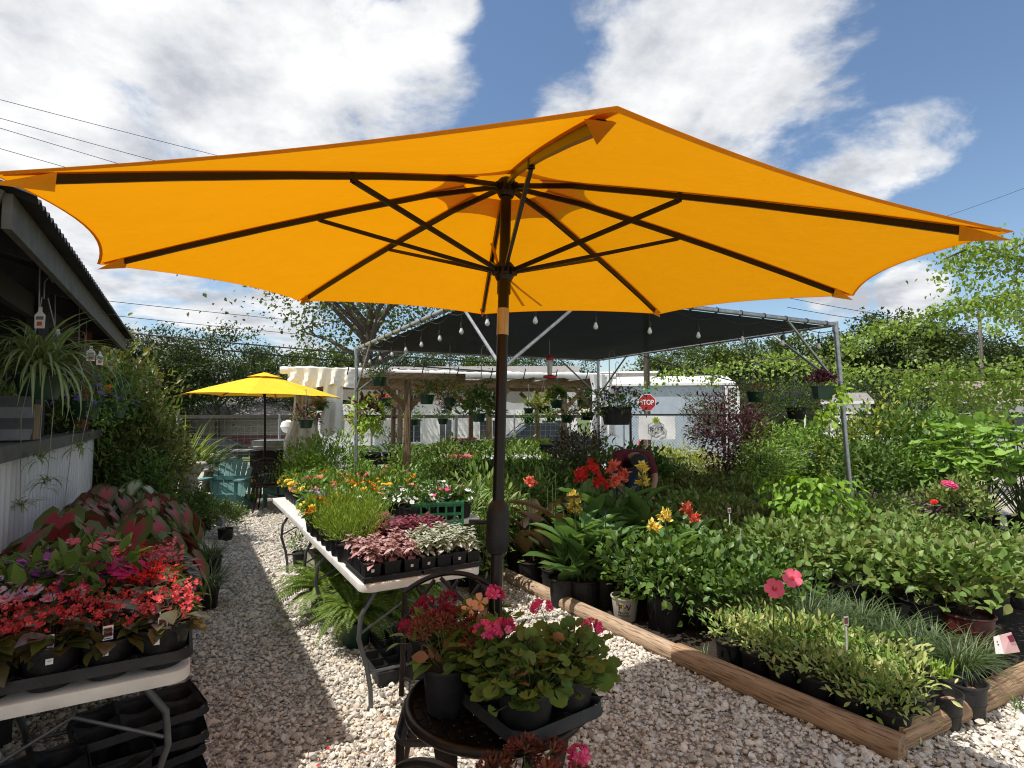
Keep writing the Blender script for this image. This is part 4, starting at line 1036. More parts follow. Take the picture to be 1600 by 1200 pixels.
rows(3.72, 1.10, 4, 1, .17, .13, TZ, ['feathera', 'featherb'], 'foliage_pot', 'feathery bright green foliage plant behind the wine red ones', 'potted plant', 'feathery green plants behind the red rows', s=(1., 1.2))
def bedding(key, lm, fl, R=.095, h=.075, zc=.14, nl=85, ls=.045, pot=None, t=LEAF, clumps=14):
    return mound(key, R, h, zc, pot or RP, .1, [(lm, nl, ls, t)], fl, clumps=clumps, stem_n=6, spread=.45, zmin=-.2)
bedding('mari_o', L_mid, [(F_orng, 9, .052, POM, 1.05)]); bedding('mari_y', L_mid, [(F_yel, 8, .052, POM, 1.05)])
bedding('vinca_w', L_dark, [(F_white, 9, .044, FL5F, 1.08)]); bedding('vinca_p', L_dark, [(F_pink, 8, .044, FL5F, 1.08), (F_hot, 2, .044, FL5F, 1.08)])
bedding('agera', L_mid, [(F_lav, 26, .026, POM, 1.05)]); bedding('zin_p', L_mid, [(F_pink, 3, .055, POM, 1.12), (F_red, 2, .05, POM, 1.12), (F_cream, 3, .055, POM, 1.1)], zc=.16, h=.1)
bedding('zin_m', L_mid, [(F_mag, 4, .055, POM, 1.1), (F_yel, 2, .05, POM, 1.1)], zc=.16, h=.1); bedding('gail', L_mid, [(F_orng, 5, .055, FL5, 1.1), (F_yel, 3, .05, FL5, 1.1)], zc=.15)
bedding('green', L_mid, [(F_white, 1, .03, FL5F, 1.05)])
def bed(u0, v0, nu, nv, key, label, group, du=.15, dv=.15, s=(.95, 1.2)):
    rows(u0, v0, nu, nv, du, dv, TZ, [key] if isinstance(key, str) else key, 'bedding_plant', label, 'bedding plant', group, s)
bed(4.50, .95, 3, 2, 'agera', 'pot of lavender ageratum massed on the path side of the white table', 'lavender ageratum')
bed(4.12, .83, 2, 2, 'gail', 'pot of orange and yellow daisies at the joint between the white tables', 'orange daisies at the table joint')
bed(4.98, .95, 3, 2, 'zin_p', 'pot of red, pink and cream zinnias beyond the lavender ageratum', 'mixed zinnias at the far path side')
bed(5.45, .95, 5, 3, 'mari_y', 'pot of yellow marigolds at the far end of the white tables', 'far yellow marigolds')
bed(4.95, 1.2, 4, 2, 'mari_o', 'pot of orange marigolds in the band across the second table', 'orange marigold band')
bed(5.55, 1.32, 4, 2, ['mari_o'], 'pot of orange marigolds at the far back of the second table', 'far orange marigolds')
bed(4.55, 1.2, 3, 2, ['mari_y', 'gail'], 'pot of yellow and gold flowers between the ageratum and the vinca', 'gold flowers mid table')
bed(4.24, 1.58, 4, 4, ['vinca_w', 'vinca_w', 'vinca_p'], 'pot of white and pink vinca on the table beside the green crate', 'vinca on the third table')
bed(4.12, 1.12, 3, 2, ['vinca_w', 'green'], 'leafy white vinca pot beyond the wine red plants', 'leafy vinca behind the red rows')
bed(4.9, 1.58, 3, 2, ['mari_y'], 'pot of yellow marigolds behind the vinca', 'yellow marigolds behind the vinca')
bed(5.35, 1.6, 4, 3, ['zin_m', 'zin_p'], 'tall magenta zinnia pot at the far end of the third table', 'magenta zinnias at the far end')

# green crate beside the vinca
def crate(c, rz):
    root = thing('plastic_crate', 'green plastic crate with open slatted sides behind the white vinca', 'crate', c, rz)
    w, d, h = .40, .30, .24; m = MB()
    for z in (.01, .08, .15, .22):
        for sy in (-1, 1): m.box((0, sy * d / 2, z), (w, .008, .022))
        for sx in (-1, 1): m.box((sx * w / 2, 0, z), (.008, d - .01, .022))
    for x in np.linspace(-w / 2, w / 2, 7):
        for sy in (-1, 1): m.box((x, sy * (d / 2 + .003), h / 2), (.016, .01, h))
    for y in np.linspace(-d / 2 + .05, d / 2 - .05, 4):
        for sx in (-1, 1): m.box((sx * (w / 2 + .003), y, h / 2), (.01, .016, h))
    m.build('walls', M_crate, root, smooth=False); m = MB(); m.box((0, 0, .006), (w - .02, d - .02, .008)); m.build('base', M_crate, root)
    m = MB()
    for sy in (-1, 1): m.box((0, sy * d / 2, h - .005), (w + .02, .02, .018))
    for sx in (-1, 1): m.box((sx * w / 2, 0, h - .005), (.02, d - .03, .018))
    m.build('rim', M_crate, root, smooth=False)
crate(Y(4.35, 2.27, .50) if False else (PD(682, 800, 4.6).x, 4.6, .66), .2)

# ---- begonia and impatiens trays on the near left table -------------------------------
def begonia(key, fl, nl=44, nf=26, lm=None, size=.085, z=.165, spread=.075, fsz=.0185, ft=FL4):
    nb = NB(); n = nl; a = rnd(n, 0, 6.28); r = np.sqrt(rnd(n)) * spread; P = np.stack([r * np.cos(a), r * np.sin(a), z * rnd(n, .6, 1.05)], 1)
    D = np.stack([np.cos(a), np.sin(a), rnd(n, -.35, .5)], 1) + jit(n, .25)
    nb.scatter(P, D, np.stack([-.4 * np.cos(a), -.4 * np.sin(a), np.ones(n)], 1) + jit(n, .2), size * rnd(n, .6, 1.15), LEAFW)
    nb.stems(np.stack([r * .3 * np.cos(a), r * .3 * np.sin(a), np.full(n, .1)], 1), P, .003, 1)
    fb_ = NB(); k = 7; c = np.stack([rnd(k, -1, 1) * spread * 1.1, rnd(k, -1, 1) * spread * 1.1, z * rnd(k, 1.0, 1.28)], 1)
    for q in c:
        mfl = nf // 3 + 2; fp = q + jit(mfl, .017); fb_.scatter(fp, rng.normal(size=(mfl, 3)), jit(mfl, .6) + [0, -.2, .8], fsz * rnd(mfl, .7, 1.3), ft)
    fb_.stems(np.stack([c[:, 0] * .4, c[:, 1] * .4, np.full(k, .13)], 1), c, .002, 1)
    return proto(key, ('pot', RP2), ('foliage', nb.mesh('foliage', [lm or L_beg, M_twigb])), ('blossoms', fb_.mesh('blossoms', [fl, M_twigb])))
for v in 'abc': begonia('beg_c' + v, F_coral)
begonia('beg_r', F_red, lm=L_beg); begonia('beg_p', F_pink, lm=L_beg, nf=34)
def impat(key, fl, lm=None, n=26, sz=.05):
    return bedding(key, lm or L_dark, [(fl, n, sz, FL5F, 1.12)], R=.11, h=.09, zc=.17, nl=60, ls=.06, pot=RP2, clumps=12)
impat('imp_v', F_purp); impat('imp_l', F_lil); impat('imp_m', F_mag); impat('imp_p', F_pink)
def pocket_tray(label, c, rz, nx, ny, p=.15, h=.085, name='carry_tray', grp='black pocket trays', r=.066, matl=None):
    """black carry tray: a moulded deck with round pockets hanging below it and a turned down rim"""
    root = thing(name, label, 'tray', c, rz, grp); m = MB(); W, D = nx * p, ny * p; n = 24; dz = .07
    # deck: each cell square with a round hole
    for i in range(nx):
        for j in range(ny):
            cx, cy = -W / 2 + p * (i + .5), -D / 2 + p * (j + .5); vs = []
            for q in range(n):
                a = 2 * pi * q / n; k = p / 2 / max(abs(cos(a)), abs(sin(a))); hump = .022 * (min(1, (k - p / 2) / (p * .2)))
                vs.append((cx + k * cos(a), cy + k * sin(a), dz - .015 + hump)); 
            for rr, z in ((r * 1.02, dz - .018), (r * .98, dz - .03), (r * .84, .006), (r * .5, .003)):
                for q in range(n): a = 2 * pi * q / n; vs.append((cx + rr * cos(a), cy + rr * sin(a), z))
            fs = [(b * n + q, (b + 1) * n + q, (b + 1) * n + (q + 1) % n, b * n + (q + 1) % n) for b in range(4) for q in range(n)] + [tuple(4 * n + q for q in range(n))]
            m.add(vs, fs)
    m.build('deck', matl or M_black2, root, sharp=60)
    m = MB(); o = []; rr = .05
    for sx, sy, a0 in ((1, 1, 0), (-1, 1, pi / 2), (-1, -1, pi), (1, -1, 1.5 * pi)):
        for i in range(6): a = a0 + i * pi / 10; o.append((sx * (W / 2 - rr + .008) + rr * cos(a), sy * (D / 2 - rr + .008) + rr * sin(a)))
    k = len(o); lay = [(.965, dz - .016), (.99, dz - .004), (1.0, dz - .006), (1.012, dz - .03), (1.03, dz - .034), (1.03, dz - .037), (1.0, dz - .034)]; vs = []
    for s_, z in lay: vs += [(x * s_, y * s_, z) for x, y in o]
    m.add(vs, [(a * k + b, a * k + (b + 1) % k, (a + 1) * k + (b + 1) % k, (a + 1) * k + b) for a in range(len(lay) - 1) for b in range(k)])
    m.build('rim', matl or M_black2, root, sharp=50)
    return root
lz = .7405
def lt(u, v, z=lz): return Y(u, v, z)
pocket_tray('black pocket tray of coral begonias along the near edge of the shaded table', lt(2.375, -.27), TH, 4, 2)
pocket_tray('black pocket tray of violet and pink impatiens behind the coral begonias', lt(2.72, -.33), TH, 4, 2)
pocket_tray('black pocket tray of scarlet begonias two rows back on the shaded table', lt(3.06, -.27), TH, 4, 2)
ords = ['path end', 'second from the path', 'third from the path', 'fourth from the path']
def potrow(u, keys, what, grp, name='flower_pot', vs=(-.045, -.195, -.345, -.495)):
    for i, (v, k) in enumerate(zip(vs, keys)):
        q = put(k, name, '%s, %s' % (what, ords[i]), 'flower pot', lt(u, v, lz + .008), None, random.uniform(1., 1.14), grp)
        if u < 2.4: sticker(q, .0715, .088, FACE + .15 * i - .2)
potrow(2.30, ['beg_ca', 'beg_cb', 'beg_cc', 'beg_ca'], 'coral begonia pot in the front row of the shaded tray', 'coral begonias in the front row')
potrow(2.45, ['beg_cc', 'beg_ca', 'beg_cb', 'beg_cb'], 'coral begonia pot in the second row of the shaded tray', 'coral begonias in the second row')
potrow(2.645, ['beg_r', 'imp_m', 'imp_l', 'imp_l'], 'impatiens or begonia pot in the third flower row', 'third row flower pots', vs=(-.105, -.255, -.405, -.555))
potrow(2.795, ['beg_r', 'imp_m', 'imp_v', 'imp_v'], 'impatiens or begonia pot in the fourth flower row', 'fourth row flower pots', vs=(-.105, -.255, -.405, -.555))
potrow(2.985, ['beg_p', 'beg_r', 'beg_r', 'imp_v'], 'red or pink flower pot in the fifth flower row', 'fifth row flower pots')
potrow(3.135, ['beg_p', 'beg_r', 'imp_p', 'beg_p'], 'red or pink flower pot in the rearmost flower row', 'rear row flower pots')
for i, v in enumerate((-.045, -.195, -.345, -.495)):
    p = lt(2.245, v, lz + .055); o = thing('plant_tag', 'white edged plant tag standing in the front begonia pot, %s' % ords[i], 'plant tag', p, TH + .1, 'tags in the front begonia pots'); link('stake_label', TAG, o)

# ---- caladiums beyond them --------------------------------------------------------------
CP = pot_mesh(.11, .19, .8)
def caladium(key, lm, n=16, size=.24, h=.50, stem=M_twigb, rr=.34, pot=CP):
    nb = NB(); a = np.arange(n) * 2.4 + rnd(n, -.3, .3); k = np.sqrt((np.arange(n) + .7) / n); r = rr * k
    T = np.stack([r * np.cos(a), r * np.sin(a), h * (1.12 - .45 * k ** 2) * rnd(n, .9, 1.08)], 1)
    D = np.stack([np.cos(a), np.sin(a), -.95 - .5 * k], 1) + jit(n, .18); N = np.stack([np.cos(a) * 1.1, np.sin(a) * 1.1, np.ones(n) * .8], 1) + jit(n, .15)
    nb.scatter(T, D, N, size * rnd(n, .6, 1.15), HEART)
    nb.stems(np.tile([0, 0, .16], (n, 1)) + jit(n, .02) * [1, 1, 0], T, .0042, 1, bow=.05)
    return proto(key, ('pot', pot), ('leaves', nb.mesh('leaves', [lm, stem])))
caladium('cal_ra', L_cal_r); caladium('cal_rb', L_cal_r, 17, .27, .50); caladium('cal_pa', L_cal_p, 22, .15, .5, rr=.26); caladium('cal_pb', L_cal_p, 22, .14, .48, rr=.27); caladium('cal_w', L_cal_w, 20, .14, .5, rr=.24)
def leaf_bench():
    root = thing('plant_bench', 'low grey bench under the red caladiums beside the white corrugated wall', 'bench', Y(4.95, -.42, 0), TH)
    m = MB()
    for i in range(5): m.box((-.32 + .16 * i, 0, .395), (.14, 2.8, .03))
    m.build('deck', M_dark, root)
    for sx in (-1, 1):
        for sy in (-1, 1): m = MB(); m.box((sx * .3, sy * 1.3, .19), (.06, .06, .38)); m.build('leg', M_dark, root)
leaf_bench()
for u, v, z, k, s, lab in ((3.72, -.56, .412, 'cal_rb', 1.0, 'large red caladium with green rimmed leaves nearest the white wall'), (3.70, -.18, .412, 'cal_ra', .86, 'large red caladium with drooping green edged leaf behind the begonias'),
                           (4.15, -.56, .412, 'cal_ra', 1.05, 'tall red caladium pressed against the corrugated wall'), (4.15, -.18, .412, 'cal_rb', .9, 'red caladium overhanging the path in mid bench'),
                           (4.75, -.6, .412, 'cal_pa', 1.0, 'speckled pink caladium against the wall, in second rank'), (4.7, -.2, .412, 'cal_w', .9, 'white veined green caladium at the path edge of the bench'),
                           (5.2, -.62, .412, 'cal_pb', 1.05, 'speckled pink caladium at the wall, in third rank'), (5.25, -.22, .412, 'cal_pb', 1.0, 'dense pink speckled caladium at the path edge, in third rank'),
                           (5.75, -.55, .412, 'cal_pa', 1.05, 'pink and green caladium near the wall end'), (5.8, -.15, .412, 'cal_ra', .8, 'red caladium leaning over the gravel at the bench end'),
                           (6.15, -.35, .412, 'cal_w', 1.0, 'pale green caladium at the far end of the bench'), (6.3, -.05, .30, 'cal_ra', .7, 'small red caladium low beside the path')):
    put(k, 'caladium', lab, 'caladium', Y(u, v, z), None, s, 'caladiums')
# blade tufts, low shrubs and a white pot by the path behind the caladiums
def grass(key, lm, n, ln, w, el=(.7, 1.5), droop=(1.0, 2.2), pot=None, z=.12, r=.05, segs=6):
    nb = NB(); a = rnd(n, 0, 6.28); q = np.sqrt(rnd(n)) * r
    nb.blades(np.stack([q * np.cos(a), q * np.sin(a), np.full(n, z)], 1), a + rng.normal(0, .5, n), ln * rnd(n, .6, 1.15), rnd(n, *el), rnd(n, *droop), w * rnd(n, .7, 1.2), segs)
    return proto(key, *([('pot', pot)] if pot else []), ('blades', nb.mesh('blades', lm)))
P1 = pot_mesh(.09, .16, .8); P3 = pot_mesh(.13, .22, .82); P3r = pot_mesh(.135, .24, .85, ribs=22); P7 = pot_mesh(.17, .28, .85)
grass('mondo', L_mondo, 190, .27, .006, pot=P1, z=.14, r=.07); grass('mondo2', L_mondo, 260, .36, .006, pot=P1, z=.14, r=.08)
grass('lirio', L_lirio, 110, .42, .013, (.8, 1.5), (1.2, 2.3), P3, .2, .06)
put('mondo2', 'grass_tuft', 'dark arching grass tuft at the path edge below the caladiums', 'grass plant', Y(5.3, .2, 0), None, 1.0)
put('mondo', 'grass_tuft', 'second dark grass tuft spilling on the path beside the low bushes', 'grass plant', Y(6.4, .27, 0), None, 1.1)
# ---------------------------------------------------------------- pots on and round the bistro table
TBZ = .722
def geranium(key, n=46, h=.21, R=.13, size=.043, dry=.07, pot=None, blooms=3, top=.255):
    nb = NB(); d = sphere_dirs(n, -.15); P = np.array([0, 0, h * .62]) + d * [R, R, h * .55] * rnd(n, .45, 1.05)[:, None]
    D = unit(d * [1, 1, .3] + jit(n, .3)); N = unit(d * .8 + [0, 0, .9] + jit(n, .3)); sz = size * rnd(n, .6, 1.25)
    isdry = rnd(n) < dry
    nb.scatter(P[~isdry], D[~isdry], N[~isdry], sz[~isdry], ROUND9); nb.scatter(P[isdry], D[isdry], N[isdry] + jit(isdry.sum(), .7), sz[isdry] * .8, ROUND, 1)
    nb.stems(np.tile([0, 0, .09], (n, 1)) + jit(n, .015) * [1, 1, 0], P, .0028, 2)
    fo = nb.mesh('foliage', [L_ger, L_dry, M_twig]); fb_ = NB()
    for i in range(blooms):
        a = rng.uniform(0, 6.28); q = np.array([cos(a) * R * .6, sin(a) * R * .6, top + rng.uniform(-.03, .05)])
        k = 15; dd = sphere_dirs(k, -.2); fb_.scatter(q + dd * .022, np.cross(dd, rng.normal(size=(k, 3))), dd, .027 * rnd(k, .7, 1.2), T_flower(5, .3, .85)); fb_.stems([[0, 0, .12]], [q], .0025, 1)
    parts = [('pot', pot or P1), ('foliage', fo)]
    if blooms: parts.append(('blossoms', fb_.mesh('blossoms', [F_hot, M_twig])))
    return proto(key, *parts)
G1 = pot_mesh(.075, .135, .8); G2 = pot_mesh(.078, .13, .8)
geranium('ger_a', pot=G2, blooms=1, n=200); geranium('ger_b', pot=G2, blooms=2, n=200, R=.125, top=.27); geranium('ger_c', pot=G1, blooms=0, n=90, R=.12, h=.22, dry=.2)
geranium('ger_low', pot=G1, blooms=1, n=60, R=.10, h=.18, top=.26)
def dead_heads(key, n=6, mt=None, R=.13, z0=.3, pot=None, leaves=L_ger, dry=.5, live=0, sz=.05):
    nb = NB(); k = 34; d = sphere_dirs(k, -.1); P = np.array([0, 0, z0 * .55]) + d * [R * .9, R * .9, z0 * .4] * rnd(k, .4, 1)[:, None]; m_ = rnd(k) < dry
    nb.scatter(P[~m_], unit(d + jit(k, .4))[~m_], (d + [0, 0, .9])[~m_], .06 * rnd((~m_).sum(), .7, 1.3), LEAFW); nb.scatter(P[m_], unit(d + jit(k, .6))[m_], jit(m_.sum(), 1), .05 * rnd(m_.sum(), .6, 1.2), LEAFW, 1)
    nb.stems(np.tile([0, 0, .1], (k, 1)) + jit(k, .012) * [1, 1, 0], P, .003, 2)
    fo = nb.mesh('foliage', [leaves, L_dry, M_twig]); nb = NB()
    for i in range(n):
        a = i * 2.4; q = np.array([cos(a) * R * rng.uniform(.3, 1.0), sin(a) * R * rng.uniform(.3, 1.), z0 * rng.uniform(.9, 1.12)]); c = 26; dd = sphere_dirs(c, -.2)
        which = 0 if i >= live else 1
        nb.scatter(q + dd * sz * .5, np.cross(dd, rng.normal(size=(c, 3))), dd, sz * .5 * rnd(c, .6, 1.1), FL5 if which else T_flower(4, .6, .5), which); nb.stems([[0, 0, .1]], [q], .003, 2)
    return proto(key, ('pot', pot or G1), ('foliage', fo), ('flower_heads', nb.mesh('flower_heads', [mt or L_dry, F_deep, M_twig])))
F_rust = petal('rusty faded petal', g((.20, .05, .03), (.16, .07, .03), (.24, .05, .05)))
dead_heads('pentas', 7, F_deep, R=.12, z0=.21, leaves=L_mid, dry=.05, live=4); dead_heads('faded', 7, F_rust, R=.10, z0=.23, dry=.55)
tr = PD(840, 1085, 1.56); tc_ = (.075, 1.60)
pocket_tray('black pocket tray of olive geraniums sticking out over the bistro table rim', (.055, 1.655, TBZ + .004), .62, 2, 2, p=.148, h=.085, grp='black pocket trays')
ct, st_ = cos(.62), sin(.62)
for (a, b), k, lab, z in (((-.074, -.074), 'ger_a', 'olive leaved geranium in the bistro table tray pocket above the rim, left', .0), ((.074, -.074), 'ger_b', 'pink flowered geranium at the front corner of the bistro table tray', 0), ((-.074, .074), 'ger_b', 'tall pink geranium at the back of the bistro table tray', 0)):
    put(k, 'geranium', lab, 'geranium', (.055 + a * ct - b * st_, 1.655 + a * st_ + b * ct, TBZ + .014), None, 1.0, 'geraniums in the bistro tray')
put('faded', 'faded_plant', 'drying geranium with brown flower heads in a black pot on the bistro table', 'geranium', (-.195, 1.71, TBZ), None, 1.0)
put('ger_c', 'geranium', 'leafy geranium behind the dried one on the bistro table', 'geranium', (-.10, 1.90, TBZ), None, 1.0)
put('pentas', 'pentas', 'wine red pentas in a black pot in the rear tray on the bistro table', 'flower pot', (-.27, 1.90, TBZ + .014), None, .95)
pocket_tray('small black holder tray under the wine red pentas at the table back', (-.27, 1.91, TBZ + .004), .2, 1, 1, p=.16)
m = MB(); root = thing('ixora', 'peach flower and bud spray rising behind the dried geranium', 'flower', (-.11, 1.80, TBZ)); nb = NB()
for q in ((-.02, -.02, .27), (.025, .01, .23), (.01, -.01, .285)): nb.scatter([q], [[1, 0, .2]], [[0, -1, .5]], [.055], FL4)
nb.stems(np.tile([0, 0, 0.], (3, 1)), [(-.02, -.02, .27), (.025, .01, .23), (.01, -.01, .285)], .003, 1); nb.build('blossoms', [F_peach, M_twig], root); nb = NB(); nb.scatter(rnd((6), -.05, .05)[:, None] * [1, 1, 0] + [0, 0, .25], sphere_dirs(6, 0), np.tile([0, 0, 1.], (6, 1)), .06, LEAF); nb.build('leaves', L_mid, root)
put('faded', 'faded_geranium', 'pot of faded and red geraniums on the seat of the front chair', 'geranium', (.05, 1.34, .44), None, 1.3)
put('ger_low', 'geranium', 'red flowered geranium with bare stalks at the picture bottom', 'geranium', (.20, 1.38, .44), .6, 1.0)

# ---------------------------------------------------------------- things under and beside the white table
sheet_tray('nursery_tray', 'empty black cell tray lying on the gravel beside the white table leg', 3.27, 3.60, 1.02, 1.42, .012, h=.075, cells=(4, 3), grp='empty black trays')
sheet_tray('nursery_tray', 'black tray stacked askew behind the empty cell tray', 3.62, 3.92, 1.16, 1.5, .012, h=.07, cells=(3, 2), grp='empty black trays')
def fern(key, n=46, L=.5, pot=None, z=.22, w=.075, lift=(.5, 1.35), lm=None):
    nb = NB(); m_ = 26; rows_P = []; rows_D = []; rows_N = []; rows_S = []; sp = []; sq = []
    for i in range(n):
        a = rng.uniform(0, 6.28); el = rng.uniform(*lift); bend = rng.uniform(1.3, 2.3); ln = L * rng.uniform(.65, 1.1); p = np.array([cos(a) * .03, sin(a) * .03, z])
        for k in range(m_):
            t = k / m_; e = el - bend * t; d = np.array([cos(a) * cos(e), sin(a) * cos(e), sin(e)]); q = p + d * ln / m_; sp.append(p); sq.append(q); p = q
            if k < 3: continue
            side = np.array([-sin(a), cos(a), 0]); up = np.cross(side, d) * -1
            pl = w * (1 - ((t - .35) / .65) ** 2 if t > .35 else .55 + t * 1.3)
            for s in (-1, 1): rows_P.append(p); rows_D.append(side * s + d * .35 - np.array([0, 0, .15])); rows_N.append(up + rng.normal(0, .12, 3)); rows_S.append(max(.012, pl) * rng.uniform(.85, 1.1))
    nb.scatter(rows_P, rows_D, rows_N, np.array(rows_S), T_diamond(.3, .03, .12)); nb.stems(sp, sq, .0016, 1)
    return proto(key, *([('pot', pot)] if pot else []), ('fronds', nb.mesh('fronds', [lm or L_fern, M_twig])))
FP = pot_mesh(.12, .2, .8, M_dgreen)
fern('fern_a', 92, .50, FP, w=.06); fern('fern_b', 88, .46, FP, w=.055)
for px, py, k, s, lab in ((508, 965, 'fern_a', .95, 'bright arching fern spilling from under the white table on to the path'), (556, 1008, 'fern_b', .9, 'bright fern in front with long fronds touching the gravel'), (632, 968, 'fern_a', .95, 'darker fern in the shade beneath the white table'), (560, 935, 'fern_b', 1.0, 'upright fern behind the others under the table edge')):
    p = G(px, py, 0); put(k, 'fern', lab, 'fern', p, None, s, 'ferns under the white table')
root = thing('planter_box', 'tall beige square planter standing under the white table edge', 'planter', G(505, 936), TH + .1); m = MB()
W = .115; H = .42
for sx, sy in ((1, 0), (-1, 0)): m.box((sx * (W - .006), 0, H / 2), (.012, 2 * W, H))
for sy in (1, -1): m.box((0, sy * (W - .006), H / 2), (2 * W - .024, .012, H))
m.box((0, 0, .01), (2 * W - .03, 2 * W - .03, .02)); m.build('walls', M_beige, root, smooth=False); m = MB(); m.box((0, 0, H - .05), (2 * W - .03, 2 * W - .03, .02)); m.build('soil', M_soil, root)
mound('smallbush', .15, .12, .24, P1, .16, [(L_mid, 150, .05, LEAFN)], (), spread=.5, clumps=16)
put('smallbush', 'leafy_pot', 'small leafy plant in a black pot beside the beige planter', 'potted plant', G(470, 886), None, 1.)
put('smallbush', 'leafy_pot', 'low green plant growing out of the beige planter', 'potted plant', Vector(G(505, 936)) + Vector((0, 0, .22)), None, .6)
# stack of black trays and pots under the shaded table
def heap():
    k = 0
    for u, v, z, r, lab in ((2.62, -.50, .01, .1, 'black pocket tray at the wall side under the shaded table'), (2.6, -.5, .095, .25, 'black pocket tray second in the wall side stack under the table'), (2.63, -.48, .18, .05, 'black pocket tray third in the wall side stack under the table'), (2.6, -.5, .265, .2, 'black pocket tray topping the wall side stack under the table'), (2.9, -.12, .01, .15, 'black pocket tray behind the leg at the path side'), (2.92, -.14, .095, .3, 'black pocket tray stacked second behind the path side leg'), (2.9, -.12, .18, .1, 'black pocket tray stacked third behind the path side leg'), (2.93, -.13, .265, .22, 'black pocket tray on top of the stack behind the path side leg')):
        pocket_tray(lab, Y(u, v, z), TH + r, 3, 2, grp='spare black trays', matl=M_black)
    for (u, v, z, r, a, b, lab) in ((2.55, -.02, .0, .5, 3, 2, 'black pocket tray lying on the gravel at the shaded table corner'), (2.55, -.35, .0, .2, 3, 2, 'black pocket tray lowest of the pile under the shaded table'), (2.56, -.34, .085, .3, 3, 2, 'black pocket tray in the middle of the pile under the table'), (2.53, -.33, .17, .12, 3, 2, 'black pocket tray on top of the pile under the table')):
        t = pocket_tray(lab, Y(u, v, z + .01), TH + r, a, b, grp='spare black trays'); 
    for i, (u, v) in enumerate(((2.36, -.50), (2.40, -.12), (2.75, -.2))):
        put('emptypot', 'empty_pot', ['empty black pot in the dark under the table by its left leg', 'empty black pot under the table between the legs', 'empty black pot behind the pile of trays'][i], 'pot', Y(u, v, .01), None, 1.2, 'empty pots under the table')
proto('emptypot', ('shell', pot_mesh(.11, .2, .8, M_black2, soil=.15))); heap()
for i, (px, py, rz) in enumerate(((322, 1160, .4), (322, 1190, 1.9))):
    t = thing('plant_tag', ['fallen white plant tag lying face up on the shaded gravel', 'torn white tag piece lying on the shaded gravel'][i], 'plant tag', G(px, py, .03), rz, 'fallen tags on the gravel'); m = MB()
    m.prism([(-.035, -.014, 0), (.02, -.014, 0), (.036, 0, .004), (.02, .014, 0), (-.035, .014, .003)], (0, 0, .0015)); 
    m.box((0, 0, .0026), (.03, .016, .0006), mi=1); m.build('label', [M_tag, M_deepprint], t, smooth=False)

# ---------------------------------------------------------------- the plant bed on the right
mound('jasmine', .15, .10, .21, P1, .16, [(L_vari, 150, .042, OBL), (L_mid, 60, .042, OBL)], (), clumps=22, spread=.5, zmin=-.5); mound('jasmine2', .155, .11, .22, P1, .16, [(L_vari, 170, .040, OBL), (L_mid, 70, .040, OBL)], (), clumps=20, spread=.5, zmin=-.6)
def jas(u, v, key, lab, grp, s): put(key, 'variegated_vine', lab, 'potted plant', Y(u, v, .01), None, s, grp)
for i in range(6):
    for j in range(3):
        u = 1.47 + i * .185; v = 3.02 + j * .195
        if i == 0 and j == 2: continue
        jas(u, v, random.choice(['jasmine', 'jasmine2']), ['variegated trailing vine pot in the row along the shaded timber', 'variegated vine pot in the middle row of the front block', 'yellow green vine pot in the third row of the front block'][j], ['vines along the timber', 'vines in the middle row', 'vines in the third row'][j], random.uniform(.92, 1.12))
nb = NB(); n = 26; a = rnd(n, 0, 6.28); nb.blades(np.stack([rnd(n, -.04, .04), rnd(n, -.04, .04), np.full(n, .13)], 1), a, .11 * rnd(n, .7, 1.2), rnd(n, 1.0, 1.5), .3, .016, 4)
proto('limetuft', ('pot', P1), ('shoots', nb.mesh('shoots', L_lime)))
for u, v, lab in ((1.50, 3.62, 'lime shoots in an open black pot nearest the timber corner'), (1.72, 3.50, 'lime shoots in an open black pot second from the corner'), (1.98, 3.62, 'lime shoots in a black pot beside the upright tag'), (2.3, 3.60, 'lime shoots in a black pot furthest from the corner')):
    put('limetuft', 'lime_plant', lab, 'potted plant', Y(u, v, .01), None, 1.05, 'lime shoot pots')
proto('openpot', ('shell', pot_mesh(.10, .17, .82, M_black2, soil=.45)))
put('openpot', 'empty_pot', 'open black pot with bare soil at the timber corner', 'pot', Y(1.42, 3.40, .01), None, 1.0)
put('openpot', 'empty_pot', 'second open black pot behind the bare one at the corner', 'pot', Y(1.40, 3.62, .01), None, 1.05)
for i in range(8):
    for j in range(2):
        put(random.choice(['mondo']), 'mondo_grass', ['dark dwarf grass pot beside the lime shoots', 'dark dwarf grass pot in the row under the broad shrubs'][j], 'grass plant', Y(1.5 + i * .21, 3.84 + j * .20, .01), None, random.uniform(.85, 1.05), ['dark grass by the lime shoots', 'dark grass under the broad shrubs'][j])
for i in range(5):
    for j in range(2): put('mondo2', 'mondo_grass', 'taller dark grass clump behind the variegated vines', 'grass plant', Y(2.25 + i * .18, 3.58 + j * .2 - .06 * i, .01), None, random.uniform(.9, 1.1), 'taller dark grass clumps')
